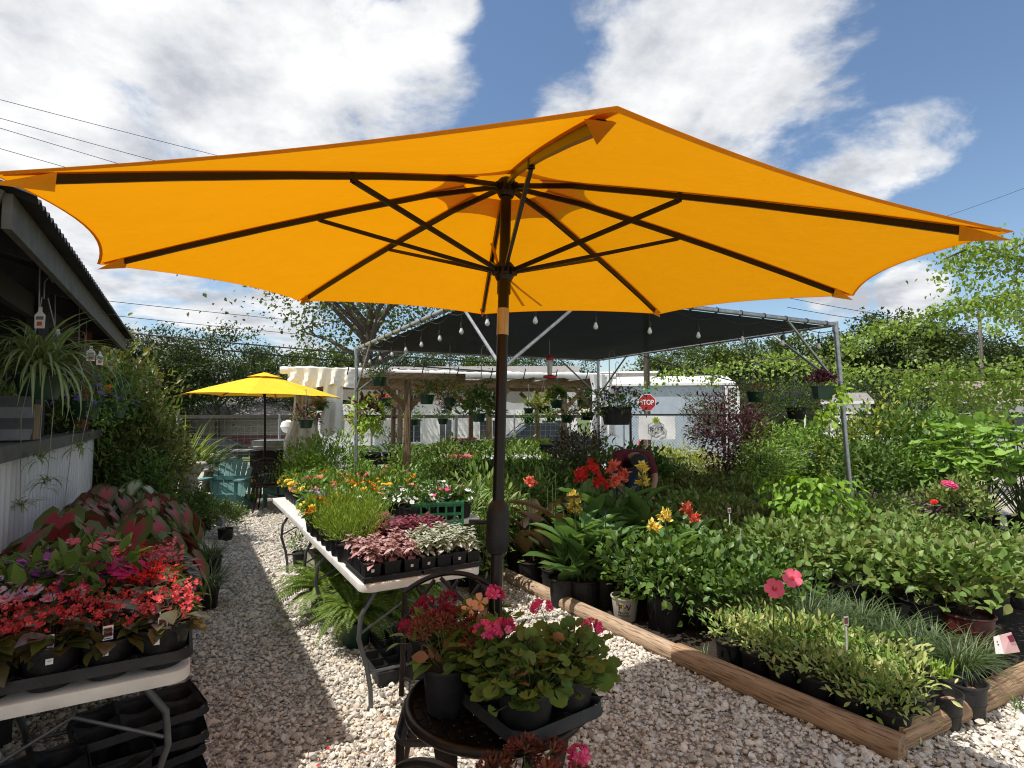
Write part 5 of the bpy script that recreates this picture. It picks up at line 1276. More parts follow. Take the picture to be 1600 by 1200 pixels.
# broad soft shrubs (right), several prototypes
mound('azal1', .30, .22, .42, P7, .28, [(L_azal, 760, .060, LEAF)], (), clumps=46, spread=.34, zmin=-.35); mound('azal2', .29, .24, .42, P7, .28, [(L_azal, 720, .062, LEAFW)], (), clumps=40, spread=.34, zmin=-.35); mound('azal3', .31, .22, .40, P7, .28, [(L_olive, 800, .055, LEAF)], (), clumps=48, spread=.34, zmin=-.3)
mound('azal4', .30, .24, .42, P7, .28, [(L_azal, 500, .055, LEAF), (L_olive, 260, .055, LEAF)], [(F_red, 1, .07, POM, 1.05)], clumps=44, spread=.34, zmin=-.3)
def shrub_block(us, vs, du, dv, keys, name, labf, grp, s=(.9, 1.1), keep=lambda u, v: True, z=.01, jit_=.06):
    u = us[0]
    while u <= us[1]:
        v = vs[0]
        while v <= vs[1]:
            uu = u + random.uniform(-jit_, jit_); vv = v + random.uniform(-jit_, jit_)
            if keep(uu, vv): put(random.choice(keys), name, labf, 'shrub', Y(uu, vv, z), None, random.uniform(*s), grp)
            v += dv
        u += du
shrub_block((1.95, 3.0), (4.55, 6.2), .48, .48, ['azal2', 'azal2', 'azal1'], 'broadleaf_shrub', 'broad leaved soft green shrub in the block above the dark grass', 'broad soft green shrubs', (.95, 1.1))
shrub_block((3.4, 5.3), (4.5, 7.4), .5, .5, ['azal1', 'azal1', 'azal3', 'azal4'], 'small_leaf_shrub', 'yellow green small leaved shrub in the wide block right of the post', 'small leaved shrubs right of the post', (.9, 1.12))
shrub_block((5.7, 6.8), (5.6, 8.6), .55, .55, ['azal3', 'azal4', 'azal3'], 'olive_shrub', 'olive toned low shrub in front of the dark hedge row', 'olive shrubs before the hedge row', (.95, 1.2))
# glossy hibiscus block along the timber
mound('hib1', .27, .24, .36, P3r, .24, [(L_gloss, 520, .062, LEAFW)], (), clumps=36, spread=.36, zmin=-.5); mound('hib2', .28, .24, .36, P3r, .24, [(L_gloss, 540, .060, LEAFW), (L_dark, 120, .06, LEAFW)], (), clumps=38, spread=.36, zmin=-.5)
mound('ixora1', .27, .25, .39, P3r, .24, [(L_dark, 480, .068, LEAFW), (L_gloss, 120, .06, LEAFW)], [(F_salm, 3, .055, POM, 1.05)], clumps=36, spread=.36, zmin=-.4); mound('ixora2', .28, .25, .39, P3r, .24, [(L_dark, 500, .066, LEAFW)], [(F_orng, 1, .05, FL5, 1.05)], clumps=36, spread=.36, zmin=-.4)
shrub_block((3.02, 3.9), (3.08, 4.2), .42, .40, ['hib1', 'hib2'], 'glossy_shrub', 'glossy green hibiscus shrub behind the timber beside the white pot', 'glossy shrubs by the timber', (.9, 1.1), keep=lambda u, v: not (u > 3.1 and v < 3.28))
shrub_block((2.62, 2.62), (3.5, 4.0), .4, .42, ['hib1', 'hib2'], 'glossy_shrub', 'glossy green hibiscus shrub around the two pink flowers', 'glossy shrubs at the pink flowers', (.85, .95))
shrub_block((4.2, 5.4), (3.75, 4.6), .44, .44, ['ixora1', 'ixora2', 'ixora1'], 'ixora_shrub', 'dark leaved shrub with a few salmon flower heads behind the cannas', 'salmon flowered dark shrubs', (.95, 1.1))
for i, (px, py, d) in enumerate(((1210, 920, 3.05), (1238, 904, 3.2))):
    p = PD(px, py, d); base = Vector((p.x + .04, p.y + .12, .3)); t = thing('hibiscus_flower', ['large pink hibiscus bloom, lower of the pair above the dark grass', 'large pink hibiscus bloom, upper of the pair above the dark grass'][i], 'flower', base, group='pink hibiscus blooms'); nb = NB()
    q = np.array([p - base]); nb.scatter(q, [[.6, .1, .8]], [[-.25, -.8, .55]], [.105], T_flower(5, .22, 1.12)); nb.build('petals', F_hib, t); nb = NB(); nb.stems([[0, 0, 0]], q, .004, 0); nb.build('stem', M_twig, t)
    m = MB(); m.tube([q[0], q[0] + np.array([-.012, -.035, .025])], [.004, .002], 6); m.build('stamen', F_yel, t)
# pot with printed letters
def text(s, size, matl, name='lettering', ext=.001, parent=None, loc=(0, 0, 0), rot=(pi / 2, 0, 0), align='CENTER', sx=1.0):
    c = bpy.data.curves.new(name, 'FONT'); c.body = s; c.size = size; c.align_x = align; c.align_y = 'CENTER'; c.extrude = ext; c.materials.append(matl)
    o = link(name, c, parent); o.location = loc; o.rotation_euler = rot; o.scale = (sx, 1, 1); return o
def text_mesh(s, size, matl, name, parent, bend=None, ext=.0008, sx=1.0, spacing=1.0, bold=0.0):
    """letters as real mesh; bend(x, y, z) maps the flat letters on to the carrier"""
    c = bpy.data.curves.new(name, 'FONT'); c.body = s; c.size = size; c.align_x = 'CENTER'; c.align_y = 'CENTER'; c.extrude = ext; c.offset = bold; c.space_character = spacing
    o = bpy.data.objects.new(name, c); COL.objects.link(o); dg = bpy.context.evaluated_depsgraph_get(); me = bpy.data.meshes.new_from_object(o.evaluated_get(dg)); bpy.data.objects.remove(o); bpy.data.curves.remove(c)
    for v in me.vertices: v.co = Vector(bend(v.co.x * sx, v.co.y, v.co.z)) if bend else v.co
    me.materials.clear(); me.materials.append(matl); return link(name, me, parent)
M_potw = mat('putty coloured nursery pot', (.44, .41, .34), .5, var=.12, scale=20); M_gold = mat('gold print', (.35, .25, .05), .5)
p = G(985, 984); root = thing('printed_pot_shrub', 'glossy shrub in a putty coloured pot printed with dark letters behind the timber', 'potted plant', Vector(Y(3.33, 2.975, .02)), 0)
PWp = link('pot', pot_mesh(.105, .185, .78, M_potw), root)
def onpot(z0):
    def f(x, y, z):
        zz = z0 + y; r = .105 * (.78 + .2 * zz / .18) + .0012 + z; a = -pi / 2 - .30 + x / .1; return (r * cos(a), r * sin(a), zz)
    return f
text_mesh('P', .062, M_iron, 'printed_letters', PWp, lambda x, y, z: onpot(.115)(x - .028, y, z), bold=.0006); text_mesh('W', .062, M_iron, 'printed_letters', PWp, lambda x, y, z: onpot(.115)(x + .026, y, z), bold=.0006)
text_mesh('PROVEN', .022, M_iron, 'printed_letters', PWp, onpot(.078), spacing=1.15); text_mesh('WINNERS', .022, M_iron, 'printed_letters', PWp, onpot(.056), spacing=1.1)
nb = NB(); nb.scatter([onpot(.105)(.0, .0, .001), onpot(.112)(.0, .0, .0012)], [[.4, 0, .6], [-.3, 0, .7]], [[-.3, -1, 0]] * 2, [.03, .026], DIAW); nb.build('leaf_emblem', M_gold, PWp)
nb = NB(); tp = bush(nb, (0, 0, .40), (.2, .2, .2), 300, .06, LEAFW, 0, 24, .36, -.4); stems_to(nb, .03, .17, tp[:12], .004, 1); nb.build('foliage', [L_gloss, M_twigb], root)
t = thing('price_tag', 'white paper price tag hanging in the shrub over the printed pot', 'plant tag', Y(3.30, 3.0, .40), .2); m = MB(); m.box((0, 0, 0), (.055, .002, .075)); m.box((0, -.0016, .012), (.035, .001, .004), mi=1); m.box((0, -.0016, -.005), (.04, .001, .004), mi=1); m.build('label', [M_tag, M_sp], t, smooth=False)
# red pot with raised letters and a folded pink tag at the right edge
M_redpot = mat('dark red nursery pot', (.07, .014, .013), .45, var=.3)
pr = G(1560, 1062); root = thing('red_pot_shrub', 'shrub in a dark red nursery pot with raised letters at the bed corner', 'potted plant', Y(1.72, 4.55, .01), 0)
RPp = link('pot', pot_mesh(.15, .27, .86, M_redpot), root)
text_mesh('ENCORE', .052, M_redpot, 'raised_letters', RPp, lambda x, y, z: ((.15 * .97 + .001 + z) * cos(-pi / 2 - .5 + x / .15), (.15 * .97 + .001 + z) * sin(-pi / 2 - .5 + x / .15), .175 + y), ext=.003)
nb = NB(); tp = bush(nb, (0, 0, .47), (.32, .32, .2), 640, .062, LEAFW, 0, 40, .34, -.3); stems_to(nb, .03, .25, tp[:14], .004, 1); nb.build('foliage', [L_azal, M_twigb], root)
pk = PD(1572, 1003, 2.98); t = thing('folded_tag', 'folded pink and white plant label hanging over the dark red pot', 'plant tag', pk, -.25); m = MB()
m.prism([(-.055, 0, .02), (-.035, -.012, .035), (-.02, -.02, -.055), (-.05, -.004, -.065)], (0, .002, 0)); m.prism([(-.034, -.012, .035), (.02, -.01, .055), (.06, .0, -.045), (-.019, -.02, -.056)], (0, .002, 0), mi=1)
m.prism([(-.002, -.0155, .034), (.022, -.0125, .045), (.034, -.0105, .012), (.012, -.0145, .004)], (0, -.001, 0), mi=2); m.box((-.036, -.0085, .0), (.02, .001, .006), mi=2); m.box((-.034, -.0105, -.014), (.02, .001, .006), mi=2)
m.build('label', [M_tag, mat('pink tag print', (.72, .45, .45), .5, var=.1), M_mag if False else mat('dark pink print', (.2, .01, .05), .5)], t, smooth=False)
for i, (px, py, d, sz, rz) in enumerate(((1323, 1005, 2.9, 1.1, .3), (1158, 850, 4.3, .9, .9), (1140, 815, 4.6, .9, .1), (1376, 725, 7.6, 1.5, .5), (1500, 735, 7.4, 1.6, .2), (1462, 738, 7.5, 1.2, .1))):
    t = thing('plant_tag', ['grey upright tag standing between the lime shoots and the dark grass', 'tilted white tag in the dark ixora leaves', 'white tag behind the tilted one among salmon flowers', 'white tag in the dark hedge pots', 'white tag leaning before the big lobed leaves', 'dark red tag in the hedge pots'][i], 'plant tag', PD(px, py, d), rz, 'tags among the bed shrubs'); o = link('stake_label', TAG if i != 5 else tag_red if False else TAG, t); o.scale = (sz,) * 3

# cannas
def canna(key, lm, fl, n=16, H=.85, flowers=1, L=.43):
    nb = NB(); a = np.arange(n) * 2.2 + rnd(n, -.4, .4); zz = H * (.2 + .72 * (np.arange(n) / n)); st = rng.integers(0, 3, n); sx = np.array([[0, 0], [.06, .03], [-.05, .05]])[st]
    el = rnd(n, .75, 1.32); P = np.concatenate([sx, (zz * .85)[:, None]], 1)
    D = np.stack([np.cos(a) * np.cos(el), np.sin(a) * np.cos(el), np.sin(el)], 1); nb.scatter(P, D, np.stack([-np.cos(a) * .7, -np.sin(a) * .7, np.full(n, .8)], 1), L * rnd(n, .75, 1.1), BIGLEAF)
    nb.stems([[x, y, .15] for x, y in ((0, 0), (.06, .03), (-.05, .05))], [[0, 0, H * 1.1], [.08, .04, H * .95], [-.07, .07, H]], .009, 1)
    parts = [('pot', P3r), ('leaves', nb.mesh('leaves', [lm, M_twig]))]
    if flowers:
        fb_ = NB()
        for i in range(flowers):
            c = np.array([[0, 0, H * 1.16], [.09, .05, H * 1.02], [-.08, .08, H * 1.07]][i % 3]); k = 20; dd = sphere_dirs(k, -.3)
            fb_.scatter(c + dd * [.04, .04, .06], unit(dd + jit(k, .5)), np.cross(dd, rng.normal(size=(k, 3))), .058 * rnd(k, .6, 1.15), LEAFW); fb_.scatter(c + dd * [.035, .035, .05], np.cross(dd, [.1, .2, 1]), dd, .05, FL4); fb_.stems([[c[0], c[1], H * .9]], [c], .005, 1)
        parts.append(('blossoms', fb_.mesh('blossoms', [fl, M_twig])))
    return proto(key, *parts)
canna('can_o', L_cannab, F_salm, 10, .95); canna('can_r', L_canna, F_red, 14, .9, 3); canna('can_y', L_canna, F_cream, 14, .76, 2); canna('can_y2', L_canna, F_cream, 14, .95, 2); canna('can_n', L_canna, F_cream, 14, .74, 0); canna('can_s', L_canna, F_salm, 13, .9, 3); canna('can_b', L_cannab, F_salm, 11, 1.0, 0, .48)
def at(px, D): r = ray(px, 700); return Vector((r.x * D, D, .01))
for px, D, k, s, rz, lab in ((828, 5.35, 'can_o', .86, .5, 'bronze leaved canna with an orange flower next to the umbrella pole'), (868, 5.0, 'can_b', .98, 2.0, 'bronze leaved canna with upright dark leaves and no flower'), (898, 4.9, 'can_y', .95, 1.0, 'canna with two yellow flower heads in a ribbed pot'), (925, 5.15, 'can_r', 1.04, .2, 'canna topped with scarlet flowers in front of the bending person'), (945, 4.75, 'can_n', .95, 3.3, 'flowerless canna with broad blue green leaves by the timber'), (958, 5.35, 'can_s', 1.02, 4.2, 'canna with salmon flowers hiding the bending person'), (1003, 5.3, 'can_y2', .97, .8, 'tall canna with pale yellow flowers'), (1038, 4.55, 'can_y', .86, 2.6, 'canna with a single open yellow flower among glossy leaves'), (1072, 5.0, 'can_s', .72, 5.0, 'low canna with coral flower spike'), (880, 4.75, 'can_n', .95, 5.4, 'flowerless canna with drooping leaves in the ribbed pot row'), (912, 4.7, 'can_n', .95, 1.4, 'flowerless canna nearest the printed pot')):
    put(k, 'canna', lab, 'canna', at(px, D), rz, s, 'cannas')
mound('leafy1', .26, .34, .50, P3, .22, [(L_azal, 420, .095, LEAFN), (L_mid, 140, .09, LEAFN)], (), clumps=36, spread=.4, zmin=-.5, stem_n=24); mound('leafy2', .26, .3, .46, P3, .22, [(L_azal, 520, .085, LEAFN)], (), clumps=36, spread=.4, zmin=-.5, stem_n=24)
for i, (px, D, s) in enumerate(((722, 5.3, 1.0), (752, 5.0, .92), (768, 5.7, 1.02), (808, 5.75, .92), (735, 6.0, 1.1), (795, 6.3, 1.1), (830, 6.4, 1.05), (700, 5.9, 1.0))):
    put(['leafy1', 'leafy2'][i % 2], 'leafy_perennial', ['light green leafy plant left of the umbrella pole by the crate', 'light green leafy plant at the timber end left of the pole', 'light green leafy plant directly behind the pole', 'light green leafy plant right of the pole', 'light green leafy plant in the second rank by the crate', 'light green leafy plant in the second rank behind the pole', 'light green leafy plant behind the orange canna', 'light green leafy plant beyond the crate'][i], 'potted plant', at(px, D), None, s, 'light green leafy plants around the pole')
# mid bed: mixed shrubs, four sorts
mound('mid1', .34, .34, .46, P7, .26, [(L_dark, 700, .085, LEAF)], (), clumps=50, spread=.34); mound('mid2', .34, .30, .44, P7, .26, [(L_mid, 700, .08, LEAF)], (), clumps=50, spread=.34); mound('mid3', .33, .34, .48, P7, .26, [(L_gold, 800, .05, LEAF)], (), clumps=50, spread=.36); mound('mid4', .34, .36, .5, P7, .26, [(L_azal, 800, .075, LEAF)], (), clumps=54, spread=.36)
mound('lorop', .32, .24, .42, P7, .26, [(L_lorop, 900, .045, LEAFN)], (), clumps=60, spread=.36)
shrub_block((5.9, 7.9), (3.7, 5.2), .55, .55, ['mid1', 'mid1', 'mid2'], 'dark_shrub', 'dark green shrub in the block between the person and the lime vine', 'dark shrubs behind the cannas', (.95, 1.15), keep=lambda u, v: not (u > 6.6 and v < 4.1))
shrub_block((8.3, 10.2), (3.7, 6.4), .62, .62, ['mid1', 'mid2', 'mid4', 'mid2'], 'far_shrub', 'mid green shrub in the rear of the bed before the wire fence', 'rear bed shrubs', (1.0, 1.25))
for i, (px, D, s) in enumerate(((1018, 11.2, 1.15), (1045, 11.0, 1.15), (1072, 11.3, 1.15), (1100, 11.0, 1.05))):
    put('mid3', 'golden_shrub', ['golden shrub below the white banner', 'golden shrub second along from the banner', 'golden shrub third along from the banner', 'golden shrub nearest the purple maple'][i], 'shrub', at(px, D), None, s, 'golden shrubs by the fence')
for i, (px, D) in enumerate(((1350, 6.9), (1392, 6.75), (1430, 6.8))): put('lorop', 'purple_shrub', ['dusky purple low shrub beside the steel post', 'dusky purple low shrub in the middle of three', 'dusky purple low shrub beside the pink rose'][i], 'shrub', at(px, D), None, .95, 'dusky purple shrubs')
for i, (px, D, s) in enumerate(((1385, 4.35, 1.15),)): put('lirio', 'striped_grass', 'striped grassy clump standing among the small leaved shrubs', 'grass plant', at(px, D), None, s)
# tall rear shrubs near the fence on the right
mound('hedge1', .48, .6, .95, P7, .28, [(L_dark, 1300, .085, LEAF), (L_azal, 300, .08, LEAF)], (), clumps=70, spread=.3, zmin=-.7, stem_n=26); mound('hedge2', .5, .62, 1.0, P7, .28, [(L_gold, 600, .07, LEAF), (L_dark, 900, .075, LEAF)], (), clumps=70, spread=.3, zmin=-.7, stem_n=26); mound('hedge3', .5, .6, .95, P7, .28, [(L_mid, 1300, .09, LEAFW)], (), clumps=70, spread=.3, zmin=-.7, stem_n=26)
for i, (px, D, k, s) in enumerate(((1350, 8.6, 'hedge2', 1.02), (1385, 8.3, 'hedge2', 1.08), (1418, 8.9, 'hedge1', 1.1), (1455, 8.5, 'hedge3', 1.0), (1490, 8.9, 'hedge3', 1.0), (1340, 7.7, 'hedge1', .8), (1445, 7.9, 'hedge1', .72), (1375, 7.6, 'hedge1', .75), (1410, 7.7, 'hedge3', .7))):
    put(k, 'tall_shrub', ['tall shrub with rusty gold top right behind the steel post', 'tall golden topped shrub under the fence rail', 'tall dark shrub beside the golden topped one', 'tall rounded leaf shrub left of the big lobed leaves', 'tall green shrub behind the big lobed leaves', 'dark bushy shrub low beside the steel post', 'dark shrub in the pots with white tags', 'dark shrub under the golden topped one', 'green shrub left of the white tag'][i], 'shrub', at(px, D), None, s, 'tall shrubs along the fence')
def lobed(key):
    nb = NB(); n = 210; d = sphere_dirs(n, -.4); P = np.array([0, 0, .85]) + d * [.62, .62, .55] * rnd(n, .6, 1.05)[:, None]
    nb.scatter(P, unit(d * [1, 1, .2] - [0, 0, .2] + jit(n, .3)), unit(d * .7 + [0, 0, 1.0] + jit(n, .25)), rnd(n, .11, .2), T_round(7, .1, .16)); nb.stems(np.tile([0, 0, .25], (40, 1)) + jit(40, .04) * [1, 1, 0], P[:40], .008, 1)
    proto(key, ('pot', P7), ('leaves', nb.mesh('leaves', [L_vine if False else leafmat('pale lobed leaf', g((.10, .18, .04), (.14, .24, .06), (.18, .28, .08))), M_twig])))
lobed('lobed')
put('lobed', 'lobed_leaf_shrub', 'tall plant with big pale lobed leaves at the frame edge', 'shrub', at(1530, 7.4), .4, 1.1, 'big lobed leaf plants'); put('lobed', 'lobed_leaf_shrub', 'big pale lobed plant half cut off by the frame', 'shrub', at(1598, 7.0), 2.4, 1.12, 'big lobed leaf plants')
put('azal4', 'rose_bush', 'rose bush carrying one bright pink bloom before the tags', 'shrub', at(1485, 6.6), None, 1.25)
p = PD(1484, 758, 6.3); t = thing('rose_bloom', 'bright pink rose bloom above the small leaved shrubs', 'flower', p); nb = NB(); nb.scatter([(0, 0, 0), (.04, 0, -.02), (-.03, .02, .01)], [[1, 0, .2]] * 3, [[0, -.6, .8]] * 3, [.12, .1, .1], POM); nb.build('petals', F_hot, t); nb = NB(); nb.stems([[0, .05, -.3]], [[0, 0, 0]], .006); nb.build('stem', M_twig, t)
# lime vine over the post base
nb = NB(); n = 900; a = rnd(n, 0, 6.28); z = rnd(n, .15, .98); r = .30 + .14 * np.sin(a * 3 + z * 5); P = np.stack([r * np.cos(a) * rnd(n, .6, 1.1) * 1.15, r * np.sin(a) * rnd(n, .6, 1.1), z], 1)
nb.scatter(P, unit(np.stack([np.cos(a), np.sin(a), np.full(n, -.7)], 1) + jit(n, .4)), np.stack([np.cos(a), np.sin(a), np.full(n, .7)], 1) + jit(n, .3), rnd(n, .05, .10), HEARTS); nb.stems(np.tile([0, 0, .2], (40, 1)), P[:40], .004, 1)
root = thing('lime_vine', 'mound of bright lime green vine in front of the steel post', 'vine', at(1262, 5.6)); link('pot', P7, root); nb.build('foliage', [leafmat('fresh vine leaf', g((.10, .19, .02), (.16, .27, .03), (.07, .14, .02)), trans=.4), M_twig], root)

# dark red maples and a fine leaved conifer
def slim_tree(key, lm, R, h, zc, n, size, t, clumps=70, trunk=.02, spread=.3):
    m = MB(); m.tube([(0, 0, .25), (.01, .01, zc * .7), (.02, -.01, zc + h * .7)], [trunk, trunk * .8, trunk * .3], 8); tr_ = m.mesh('trunk', M_bark); nb = NB(); tp = bush(nb, (0, 0, zc), (R, R, h), n, size, t, 0, clumps, spread, -1, up=.2); q = tp.copy(); q[:, 0] *= .1; q[:, 1] *= .1; q[:, 2] -= .1; nb.stems(q, tp, .005, 1)
    proto(key, ('pot', P7), ('trunk', tr_), ('crown', nb.mesh('crown', [lm, M_bark])))
slim_tree('maple', L_maple, .5, .62, 1.25, 1500, .085, LEAFN); slim_tree('conif', L_conif, .48, .55, .95, 2200, .07, LEAFN, 90); slim_tree('maple2', leafmat('bronze maple leaf', g((.06, .035, .02), (.09, .06, .03), (.05, .06, .02))), .42, .5, .95, 1100, .075, LEAFN)
put('maple', 'purple_maple', 'dark purple leaved maple standing by the fence', 'tree', at(1138, 9.0), .4, 1.08, 'potted maples'); put('maple', 'purple_maple', 'lower dark purple maple beside the tall one', 'tree', at(1160, 8.6), 2.2, .9, 'potted maples')
put('conif', 'feathery_conifer', 'fine leaved bright green conifer under the hanging pot', 'tree', at(1212, 8.3), .2, 1.0, 'fine leaved conifers'); put('conif', 'feathery_conifer', 'shorter fine leaved green conifer beside the maple', 'tree', at(1188, 7.9), 1.6, .8, 'fine leaved conifers')
put('maple2', 'bronze_maple', 'bronze leaved small maple left of the bending person', 'tree', at(893, 8.3), .7, 1.0); put('maple2', 'bronze_maple', 'bronze leaved maple under the hanging planter', 'tree', at(915, 9.2), 2.7, 1.0)
put('hedge3', 'airy_shrub', 'airy shrub in front of the white cloth near the steel post', 'shrub', at(1262, 9.3), None, .9); put('hedge2', 'airy_shrub', 'rusty leaved shrub left of the steel post', 'shrub', at(1300, 9.0), None, .85)
put('mid1', 'dark_shrub', 'dark round shrub behind the stooping person', 'shrub', at(1000, 8.9), None, 1.3); put('mid4', 'far_shrub', 'light green shrub left of the stooping person', 'shrub', at(940, 8.6), None, 1.2)

# weeds at the timber's foot and dry leaf litter
for i, (px, py) in enumerate(((1100, 1028), (905, 946), (1590, 1108))):
    root = thing('weed', ['small weed sprouting at the joint of the two timbers', 'thin weed at the foot of the bleached timber', 'small weed beside the corner timber at the frame edge'][i], 'weed', G(px, py, .02), i, 'weeds by the timbers'); nb = NB(); n = 16; a = rnd(n, 0, 6.28)
    nb.blades(np.stack([rnd(n, -.015, .015), rnd(n, -.015, .015), np.zeros(n)], 1), a, rnd(n, .05, .11), rnd(n, .8, 1.5), rnd(n, .3, 1.6), .006, 4); nb.build('blades', L_mid, root)
nb = NB(); n = 130; u = rnd(n, .9, 6); v = rnd(n, -.6, 2.7); P = np.stack([u * UX + v * VX, u * UY + v * VY, np.full(n, .022)], 1); a = rnd(n, 0, 6.28)
nb.scatter(P, np.stack([np.cos(a), np.sin(a), rnd(n, -.2, .3)], 1), np.tile([0, 0, 1.], (n, 1)) + jit(n, .35), rnd(n, .018, .045), LEAF); tag(nb.build('leaf_litter', L_dry), 'dry brown leaf litter lying among the stones', 'leaf litter', kind='stuff')
# ---------------------------------------------------------------- shade structure of steel pipe
CA, CB, CC, CD = Vector((-2.37, 8.4, 2.6)), Vector((1.57, 10.07, 2.6)), PD(1305, 507, 6.14), Vector((-.075, 4.3, 2.62))
root = thing('shade_frame', 'galvanised pipe frame roofed with black shade cloth', 'shade structure', (CA.x, CA.y, 0))
def fp(m, nm, mt, **k): return pw(m.build(nm, mt, **k), root)
for c, b in ((CA, Vector((CA.x + .03, CA.y, 0))), (CB, Vector((CB.x, CB.y, 0))), (CC, Vector((CC.x + .15, CC.y, 0))), (CD, Vector((CD.x - .02, CD.y, 0)))):
    m = MB(); m.tube([b, c], .026, 12); fp(m, 'post', M_galv)
for a, b in ((CA, CB), (CB, CC), (CC, CD), (CD, CA)):
    m = MB(); m.tube([a, b], .024, 12); fp(m, 'rail', M_galv)
    for p, o in ((a, b), (b, a)):
        q = p.lerp(o, .8 / (o - p).length); q = Vector((q.x, q.y, q.z - .01)); pp = Vector((p.x, p.y, p.z - .66)); m = MB(); m.tube([pp, q], .015, 8); fp(m, 'brace', M_galv)
for c in (CA, CB, CC, CD):
    m = MB(); m.tube([c + Vector((0, 0, -.09)), c + Vector((0, 0, .03))], .031, 12); fp(m, 'corner_fitting', M_galv)
m = MB()
def cloth(a, b):
    p = CA.lerp(CB, .02 + a * .96).lerp(CD.lerp(CC, .02 + a * .96), .02 + b * .965)
    return (p.x, p.y, p.z - .20 * 16 * a * (1 - a) * b * (1 - b) * .55 - .012 - .02 * sin(a * 23) * sin(b * 3.14) * .4)
m.grid(cloth, 30, 30); fp(m, 'shade_cloth', M_shade)
m = MB()
for a, b in ((CA, CB), (CB, CC), (CC, CD), (CD, CA)):
    L = (b - a).length
    for i in range(int(L / .33)):
        p = a.lerp(b, (i + .5) * .33 / L); d = (b - a).normalized(); s = d.cross(Vector((0, 0, 1)))
        m.tube([p + s * .029 * cos(t) + Vector((0, 0, .029 * sin(t))) for t in np.linspace(0, 2 * pi, 9)[:-1]], .004, 4, closed=True)
o = fp(m, 'cloth_ties', M_black); o['kind'] = 'stuff'
# string lights looped under the rails
root = thing('string_lights', 'string of clear bulbs looped under the rails of the shade frame', 'string lights', (CD.x, CD.y, 2.5))
for a, b, n in ((CA, CD, 9), (CD, CC, 7)):
    m = MB(); pts = []
    for i in range(n * 6 + 1):
        t = i / (n * 6); p = a.lerp(b, t); pts.append(p + Vector((0, 0, -.06 - .05 * abs(sin(t * n * pi)))))
    m.tube(pts, .004, 5); pw(m.build('cable', M_black), root)
    for i in range(n):
        p = a.lerp(b, (i + .5) / n) + Vector((0, 0, -.11)); s = MB(); s.tube([p, p + Vector((0, 0, -.07))], .003, 5); s.tube([p + Vector((0, 0, -.07)), p + Vector((0, 0, -.12))], .014, 10); so_ = pw(s.build('socket', M_black), root)
        s = MB(); q = p + Vector((0, 0, -.12)); s.lathe([(.009, 0), (.014, -.015), (.021, -.036), (.019, -.05), (.009, -.06), (.001, -.062)], 12, c=q, cap0=False); bo = s.build('bulb', M_glass); bo.parent = so_

# ---------------------------------------------------------------- timber pergola wrapped in white sheeting
GA, GB = PD(470, 600, 11.0), PD(935, 600, 12.8); gd = (GB - GA); gd.z = 0; gl = gd.length; gd.normalize(); gn = Vector((-gd.y, gd.x, 0))
def gp(s, t, z): p = Vector((GA.x, GA.y, 0)) + gd * s + gn * t; return Vector((p.x, p.y, z))
root = thing('pergola', 'timber pergola with corner braces and furled white plastic sheeting on top', 'pergola', gp(0, 0, 0)); PB = root
def fp(m, nm, mt, **k): return pw(m.build(nm, mt, **k), root)
postsS = [.15, 1.95, 3.85, 5.6, gl - .1]
for t in (0, 1.9):
    for s in postsS:
        m = MB(); m.beam(gp(s, t, 0), gp(s, t, 2.2), .1, .1, up=gn); fp(m, 'post', M_wood, smooth=False)
        for e in (-1, 1):
            if 0 < s + e * .5 < gl: m = MB(); m.beam(gp(s + e * .05, t, 1.76), gp(s + e * .46, t, 2.16), .04, .09); fp(m, 'corner_brace', M_woodb, smooth=False)
    m = MB(); m.beam(gp(-.25, t, 2.27), gp(gl + .25, t, 2.27), .045, .15); fp(m, 'beam', M_woodb, smooth=False)
for s in np.linspace(.1, gl - .1, 9): m = MB(); m.beam(gp(s, -.3, 2.40), gp(s, 2.2, 2.40), .04, .12); fp(m, 'rafter', M_woodb, smooth=False)
m = MB(); m.beam(gp(1.2, -.055, 2.16), gp(gl - 2.7, -.055, 2.16), .04, .10); fp(m, 'front_board', M_woodb, smooth=False)
m = MB()
def roll(a, b):
    s = -.35 + (gl + .6) * a; an = -1.2 + b * 4.6; r = .055 + .008 * sin(a * 31) + .006 * sin(a * 67 + b * 4) + .007 * sin(a * 190 + b * 9)
    p = gp(s, -.36 - .02 * sin(a * 20) + r * -cos(an) * .55, 2.45 + r * sin(an) * 1.2); return (p.x, p.y, p.z + .015 * sin(a * 9))
m.grid(roll, 90, 10)
def sheet(a, b):
    s = -.3 + (gl + .5) * a; p = gp(s, -.33 + 2.5 * b, 2.52 + .010 * sin(a * 40) * (1 - b) + .02 * sin(b * 12)); return (p.x, p.y, p.z)
m.grid(sheet, 60, 8); fp(m, 'plastic_sheet', M_tarp)
def drape(s0, s1, z1, t=-.40, fold=4, tuck=.55, hole=0):
    m = MB()
    def fn(a, b):
        w = 1 - tuck * sin(min(1, b * 1.25) * pi) * .8; w += .02 * sin(b * 19); s = (s0 + s1) / 2 + (a - .5) * (s1 - s0) * w
        p = gp(s, t + .045 * (abs((a * fold * 2 + b * .7) % 2 - 1) * 2 - 1) * (.4 + b), 2.5 + (z1 - 2.5) * b - .08 * abs(sin(a * 5)) * b); return (p.x, p.y, p.z)
    m.grid(fn, 34, 16); fp(m, 'hanging_sheet', M_tarp)
drape(-.25, .45, .75, fold=3, tuck=.6); drape(.4, .85, 1.25, fold=2, tuck=.25); drape(-.2, 1.1, 2.2, t=-.44, fold=5, tuck=.1); drape(gl - .4, gl + .2, 1.2, fold=3, tuck=.3)
m = MB(); m.grid(lambda a, b: tuple(gp(.6 + (gl - .9) * a, 2.3, 2.35 - .42 * b + .03 * sin(a * 44) * b)), 50, 4); fp(m, 'rear_sheet', M_tarp)
